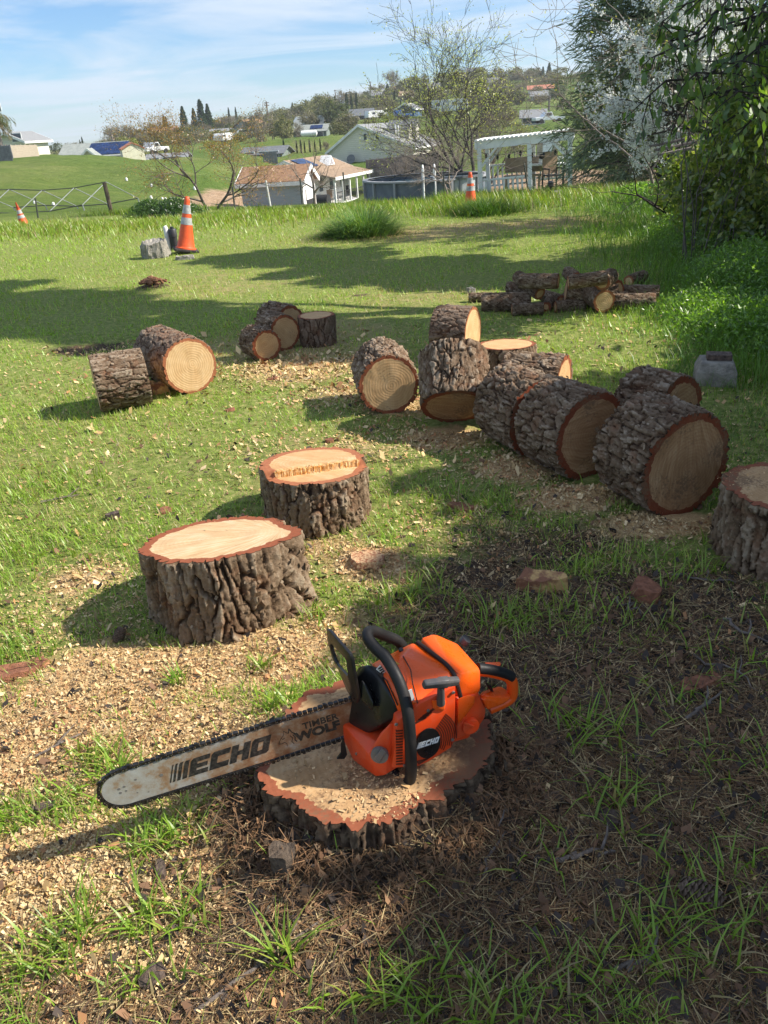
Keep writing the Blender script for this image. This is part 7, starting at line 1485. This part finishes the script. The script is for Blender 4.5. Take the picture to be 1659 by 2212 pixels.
FAR = [ # kind, px, py of base, py of top, Y, width factor, where
 ('conifer', 402, 292, 232, 205, 1.0, 'left of the group behind the copper tree'), ('conifer', 425, 292, 236, 208, .9, 'second from the left behind the copper tree'), ('conifer', 441, 292, 218, 206, 1.0, 'highest of the group behind the copper tree'), ('conifer', 456, 292, 227, 210, .9, 'right of the highest one behind the copper tree'),
 ('cypress', 357, 280, 248, 215, 1.1, 'left of a pair over the brown-roofed house'), ('cypress', 362, 282, 252, 216, 1.0, 'right of a pair over the brown-roofed house'), ('cypress', 175, 318, 302, 230, 1.0, 'left of a pair behind the solar roof'), ('cypress', 181, 320, 296, 231, 1.0, 'right of a pair behind the solar roof'),
 ('cypress', 496, 258, 233, 285, .9, 'left of two on the skyline near the utility pole'), ('cypress', 511, 256, 232, 286, .9, 'right of two on the skyline near the utility pole'),
 ('bare', 272, 318, 271, 185, 1.4, 'left of the brown-roofed house, tallest'), ('bare', 298, 318, 268, 188, 1.4, 'between the solar roof and the brown-roofed house'), ('bare', 338, 286, 264, 230, 1.6, 'on the skyline left of the cypress pair'), ('spring', 280, 330, 294, 150, 1.5, 'beside the shed on the hill crest'), ('dull', 312, 322, 290, 160, 1.5, 'behind the white pickup'),
 ('oak', 352, 330, 296, 135, 1.4, 'right of the white pickup'), ('dull', 335, 316, 286, 180, 1.8, 'in front of the brown-roofed house'), ('oak', 225, 320, 305, 240, 2.2, 'behind the solar roof, right'), ('bare', 232, 318, 298, 245, 2.0, 'above the solar roof'), ('bare', 152, 324, 308, 260, 2.0, 'far off on the left skyline'), ('oak', 125, 324, 309, 262, 1.8, 'farthest on the left skyline'),
 ('oak', 505, 296, 280, 175, 1.6, 'low beside the blue-grey gable'), ('olive', 470, 310, 282, 160, 1.7, 'behind the copper tree, right side'), ('olive', 400, 316, 288, 150, 1.8, 'behind the copper tree, left side'), ('dull', 430, 312, 284, 158, 1.8, 'behind the copper tree, middle'), ('bare', 480, 284, 252, 215, 1.5, 'right of the conifer group'),
 ('bare', 556, 318, 228, 128, .95, 'big round one left of the green bank'), ('olive', 618, 312, 248, 140, .9, 'with a forked pale trunk on the green bank'), ('dull', 590, 306, 252, 150, 1.1, 'on the green bank behind the forked one'), ('bare', 645, 296, 262, 152, 1.0, 'left of the sage green house'),
 ('olive', 608, 268, 234, 235, 1.5, 'on the skyline right of the utility pole'), ('oak', 585, 270, 246, 240, 1.7, 'under the utility pole'), ('conifer', 634, 254, 224, 260, .9, 'single pointed one on the skyline'), ('olive', 662, 262, 216, 232, 1.3, 'left of the white motorhome'), ('olive', 690, 258, 208, 238, 1.2, 'above the white motorhome'), ('dull', 640, 268, 238, 230, 1.5, 'below the single pointed conifer'),
 ('pink', 667, 284, 268, 172, 1.3, 'left of the white motorhome'), ('oak', 722, 286, 212, 172, .95, 'big one right of the sage green house'), ('oak', 738, 292, 228, 168, .9, 'dark one left of the pinkish house'), ('dull', 752, 298, 246, 150, 1.3, 'in front of the pinkish house'), ('dull', 710, 240, 205, 270, 1.6, 'on the skyline above the motorhome'), ('bare', 733, 232, 196, 280, 1.5, 'by the pair of far utility poles'), ('dull', 760, 226, 198, 285, 1.6, 'behind the three cypresses'),
 ('cypress', 750, 238, 201, 232, 1.1, 'left of three near the pinkish house'), ('cypress', 760, 236, 204, 234, 1.0, 'middle of three near the pinkish house'), ('cypress', 771, 234, 200, 236, 1.1, 'right of three near the pinkish house'), ('cypress', 853, 232, 198, 225, 1.0, 'left of the bright blue house'), ('cypress', 858, 234, 214, 222, .9, 'short one left of the bright blue house'), ('cypress', 917, 226, 194, 220, 1.0, 'above the travel trailer'), ('cypress', 866, 230, 214, 224, .9, 'short one behind the bright blue house'),
 ('olive', 800, 252, 214, 215, 1.6, 'behind the pinkish house roof'), ('dull', 828, 250, 212, 215, 1.5, 'between the pinkish and the blue house'), ('olive', 835, 228, 206, 260, 1.8, 'below the grey hilltop house'), ('conifer', 838, 206, 182, 300, 1.3, 'dark one beside the tan ridge house'), ('bare', 818, 204, 180, 305, 1.3, 'on the ridge left of the dark conifer'), ('bare', 856, 192, 152, 310, .9, 'tallest on the ridge, loose crown'), ('olive', 880, 198, 170, 300, 1.6, 'on the ridge right of the tallest'), ('olive', 905, 196, 160, 300, 1.5, 'on the ridge left behind the big tree'), ('dull', 890, 224, 196, 235, 1.7, 'above the bright blue house'),
 ('dull', 940, 226, 192, 220, 1.6, 'left of the big tree trunk'), ('oak', 905, 250, 226, 180, 1.5, 'right of the bright blue house'), ('olive', 935, 262, 238, 150, 1.6, 'below the travel trailer'), ('spring', 842, 268, 244, 150, 1.5, 'hedge-like below the bright blue house'), ('olive', 800, 278, 254, 150, 1.7, 'behind the cream house roof'), ('dull', 870, 274, 248, 140, 1.6, 'behind the dormers of the cream house'),
 ('olive', 960, 196, 158, 290, 1.5, 'on the ridge behind the big tree, left'), ('dull', 990, 190, 152, 295, 1.5, 'on the ridge behind the big tree, middle'), ('olive', 1035, 186, 148, 300, 1.5, 'on the ridge behind the big tree, right'), ('dull', 1075, 182, 148, 300, 1.5, 'on the right skyline, first'), ('olive', 1110, 180, 144, 300, 1.5, 'on the right skyline, second'), ('oak', 1150, 182, 146, 300, 1.3, 'on the right skyline, third'), ('conifer', 1185, 182, 138, 295, 1.0, 'at the right end of the skyline'), ('conifer', 1172, 184, 146, 292, .9, 'slim one near the right end of the skyline'),
 ('dull', 1000, 238, 204, 205, 1.6, 'right behind the big tree trunk'), ('olive', 1045, 236, 200, 205, 1.5, 'right of the big tree fork'), ('dull', 1090, 236, 204, 200, 1.5, 'left of the red-roofed house'), ('spring', 1120, 228, 206, 200, 1.6, 'below the red-roofed house'), ('olive', 1000, 276, 246, 130, 1.5, 'behind the bare shrubs, left'), ('dull', 1050, 276, 246, 128, 1.6, 'behind the bare shrubs, right'), ('dull', 1100, 268, 236, 135, 1.6, 'left of the white-edged grey house'), ('oak', 1085, 256, 234, 165, 1.6, 'mid slope right of the big tree'), ('oak', 1215, 250, 214, 165, 1.4, 'right of the white pickup on the field'), ('bare', 1160, 236, 204, 190, 1.4, 'in front of the grey long house'),
 ('cypress', 614, 326, 300, 110, 1.0, 'leftmost of the row below the green bank'), ('cypress', 642, 330, 304, 108, 1.0, 'second of the row behind the porch house roof'), ('cypress', 651, 330, 302, 108, 1.0, 'third of the row behind the porch house roof'), ('cypress', 659, 330, 306, 108, .9, 'fourth of the row behind the porch house roof'), ('cypress', 670, 329, 301, 108, 1.0, 'fifth of the row, beside a thin gap'), ('cypress', 681, 328, 304, 108, .9, 'sixth of the row, near the bare sapling'), ('cypress', 693, 327, 300, 108, .9, 'last of the row, left of the cream house'), ('bare', 705, 326, 304, 106, .8, 'small one left of the cream gable')]
protos = {k: [proto_far(k, 40+7*i+len(k)) for i in range(3 if k in ('bare', 'olive', 'dull', 'oak') else 1)] for k in FT}
BOXES = [(130, 262, 108, 345), (318, 400, 112, 352), (322, 380, 205, 294), (455, 500, 190, 294), (500, 552, 185, 288), (520, 612, 106, 342), (634, 706, 152, 299), (641, 697, 168, 272), (754, 803, 190, 262), (803, 824, 188, 259), (845, 905, 175, 258), (949, 993, 165, 250), (1128, 1205, 128, 268), (1142, 1194, 215, 216), (860, 892, 260, 215), (715, 930, 90, 330)]
gq = np.random.default_rng(17); fill = []
for k in range(1500):
    if len(fill) >= 165: break
    px = gq.uniform(395, 1215); Y = gq.uniform(140, 315); b_ = bear(px); x = b_*Y; z = g1(x, Y); q = np.array([x, Y, z])-CP; zc = q@FW; pxx, pyy = IW/2+F*(q@RT)/zc, IH/2-F*(q@UP)/zc
    if px > 1090 and Y < 190 or (560 < px < 720 and Y < 150): continue
    hp = gq.uniform(16, 29)*(1 if Y > 200 else 1.15)
    if any(a-9 < pxx < b+9 and Y < yy and pyy > yb-18 and pyy-hp < yb for a, b, yy, yb in BOXES): continue
    if any(abs(pxx-f[1]) < 9 and abs(Y-f[4]) < 18 for f in fill): continue
    fill.append((gq.choice(['olive', 'dull', 'oak', 'bare', 'dull', 'olive', 'bare']), pxx, pyy, pyy-hp, Y, gq.uniform(1.2, 1.8), None))
FAR = FAR+fill+[('dull', 286, 324, 276, 172, 1.5, 'massed behind the hill-crest shed, front one'), ('dull', 318, 322, 278, 176, 1.5, 'above the white pickup behind the crest'), ('bare', 258, 322, 282, 178, 1.5, 'just right of the crossarmed pole'), ('olive', 345, 320, 292, 165, 1.6, 'beside the white pickup behind the crest, right'), ('dull', 384, 314, 286, 192, 1.6, 'left of the conifer group, below it'), ('oak', 372, 296, 276, 220, 1.5, 'right of the brown-roofed house'), ('olive', 520, 312, 286, 140, 1.5, 'below the blue-grey gabled house'), ('dull', 545, 300, 262, 165, 1.3, 'right of the blue-grey gabled house'), ('spring', 455, 320, 302, 130, 1.8, 'low behind the copper tree'), ('dull', 600, 290, 258, 190, 1.4, 'above the forked one on the bank')]
used = set()
for k, (kind, px, yb, yt, Y, wf, where) in enumerate(FAR):
    A_ = W(px, yb, Y); h = abs(W(px, yt, Y).z-A_.z)*1.04; lb = FT[kind]+' '+where if where else 'hazy '+FT[kind]+' in the dense mass of trees on the far hillside'; gp_ = 'far hillside trees' if where else 'trees massed on the far hillside, '+kind; pr_ = protos[kind][k % len(protos[kind])]; z = min(A_.z, g1(A_.x, A_.y)+.3)-.2; h += max(0, A_.z-z)
    wf2 = wf*(1.0 if kind not in ('oak', 'olive', 'dull', 'spring', 'pink', 'bare') else .82)
    if id(pr_) not in used:
        used.add(id(pr_)); o = pr_; o.location = (A_.x, A_.y, z); o.rotation_euler = (0, 0, k*1.1); o.scale = (h*wf2, h*wf2, h); tag(o, lb, 'tree', gp_)
    else: dup(pr_, (A_.x, A_.y, z), k*1.1, (h*wf2, h*wf2, h), lb, gp_, 'tree')
for ps in protos.values():
    for q in ps:
        if id(q) not in used:
            for c in list(q.children): bpy.data.objects.remove(c)
            bpy.data.objects.remove(q)
# far-off scrub that reads as one mass on the slopes
n = 60000; g = np.random.default_rng(3); b = g.uniform(-.36, .30, n); Y = g.uniform(130, 330, n); x = b*Y; keep = (fbm(x*.022, Y*.022, seed=81) > .50) & ~((b > .02) & (b < .30) & (Y < 150)) & (Y > 165); x, Y = x[keep], Y[keep]
k = np.repeat(np.arange(len(x)), 3); P = np.stack([x[k], Y[k], gz(x, Y)[k]], 1)+g.normal(size=(len(k), 3))*np.array([.9, .9, 0])+np.abs(g.normal(size=(len(k), 3)))*np.array([0, 0, .5])
V, Q, T, Cc = cards(P, .42, .7, pal(len(P), [(.13, .15, .06), (.17, .16, .09), (.20, .19, .10), (.11, .125, .05)], 4), 12)
tag(obj('hillside_scrub', mesh_np('hillside_scrub', V, [Q], cols=dict(col=Cc), smooth=False), LEAFFAR), 'scrub and undergrowth covering the far hillside', 'scrub', kind='stuff')
# --- palm at the left edge
base = W(4, 330, 82); t = thing('palm_tree', 'tall palm with drooping fronds at the left edge of the photo', 'tree', base); hp_ = (W(2, 258, 82)-base).length
V, Q = tubes([([(0, 0, -.5), (.1, 0, hp_*.5), (-.1, 0, hp_)], [.28, .22, .26])], 8); obj('trunk', mesh_np('trunk', V, [Q]), TRUNKFAR, t); parts = []; g = np.random.default_rng(4)
for k in range(30):
    a = g.uniform(0, 2*PI); e = g.uniform(-.7, 1.1); ln = g.uniform(1.6, 2.3); d = np.array([math.cos(a)*math.cos(e), math.sin(a)*math.cos(e), math.sin(e)]); p = np.array([-.1, 0, hp_]); 
    for s in range(14):
        d = d+np.array([0, 0, -.10]); d /= np.linalg.norm(d); p = p+d*ln/14; m = 4; parts.append(cards(np.repeat(p[None], m, 0)+g.normal(size=(m, 3))*.1, .5, .10, pal(m, [(.10, .14, .06), (.14, .17, .08), (.2, .17, .09)] if e > -.3 else [(.24, .19, .11)], k), k*20+s, dirs=np.repeat((d*.6+np.array([0, 0, -.5]))[None], m, 0)))
leafobj('fronds', parts, LEAFFAR, t)
# ------------------------------------------------------------------ haze
hm = bpy.data.materials.new('haze'); hm.use_nodes = True; t_ = hm.node_tree; t_.nodes.clear()
pv = N(t_, 'ShaderNodeVolumePrincipled', Density=.00042, Anisotropy=.25); pv.inputs['Color'].default_value = (.93, .96, 1.0, 1)
mo = N(t_, 'ShaderNodeOutputMaterial'); t_.links.new(pv.outputs[0], mo.inputs['Volume'])
_zb = float(gzv.min())-1.0; _zt = max(float(gzv.max()), 22.0)+14.0; _hx = float(np.abs(gx).max())+5
tag(obj('haze', MB().box((0, (1005-14)/2, (_zb+_zt)/2), (2*_hx, 1005+14, _zt-_zb)).mesh('haze'), hm), kind='stuff')
build_lawn()
build_litter()
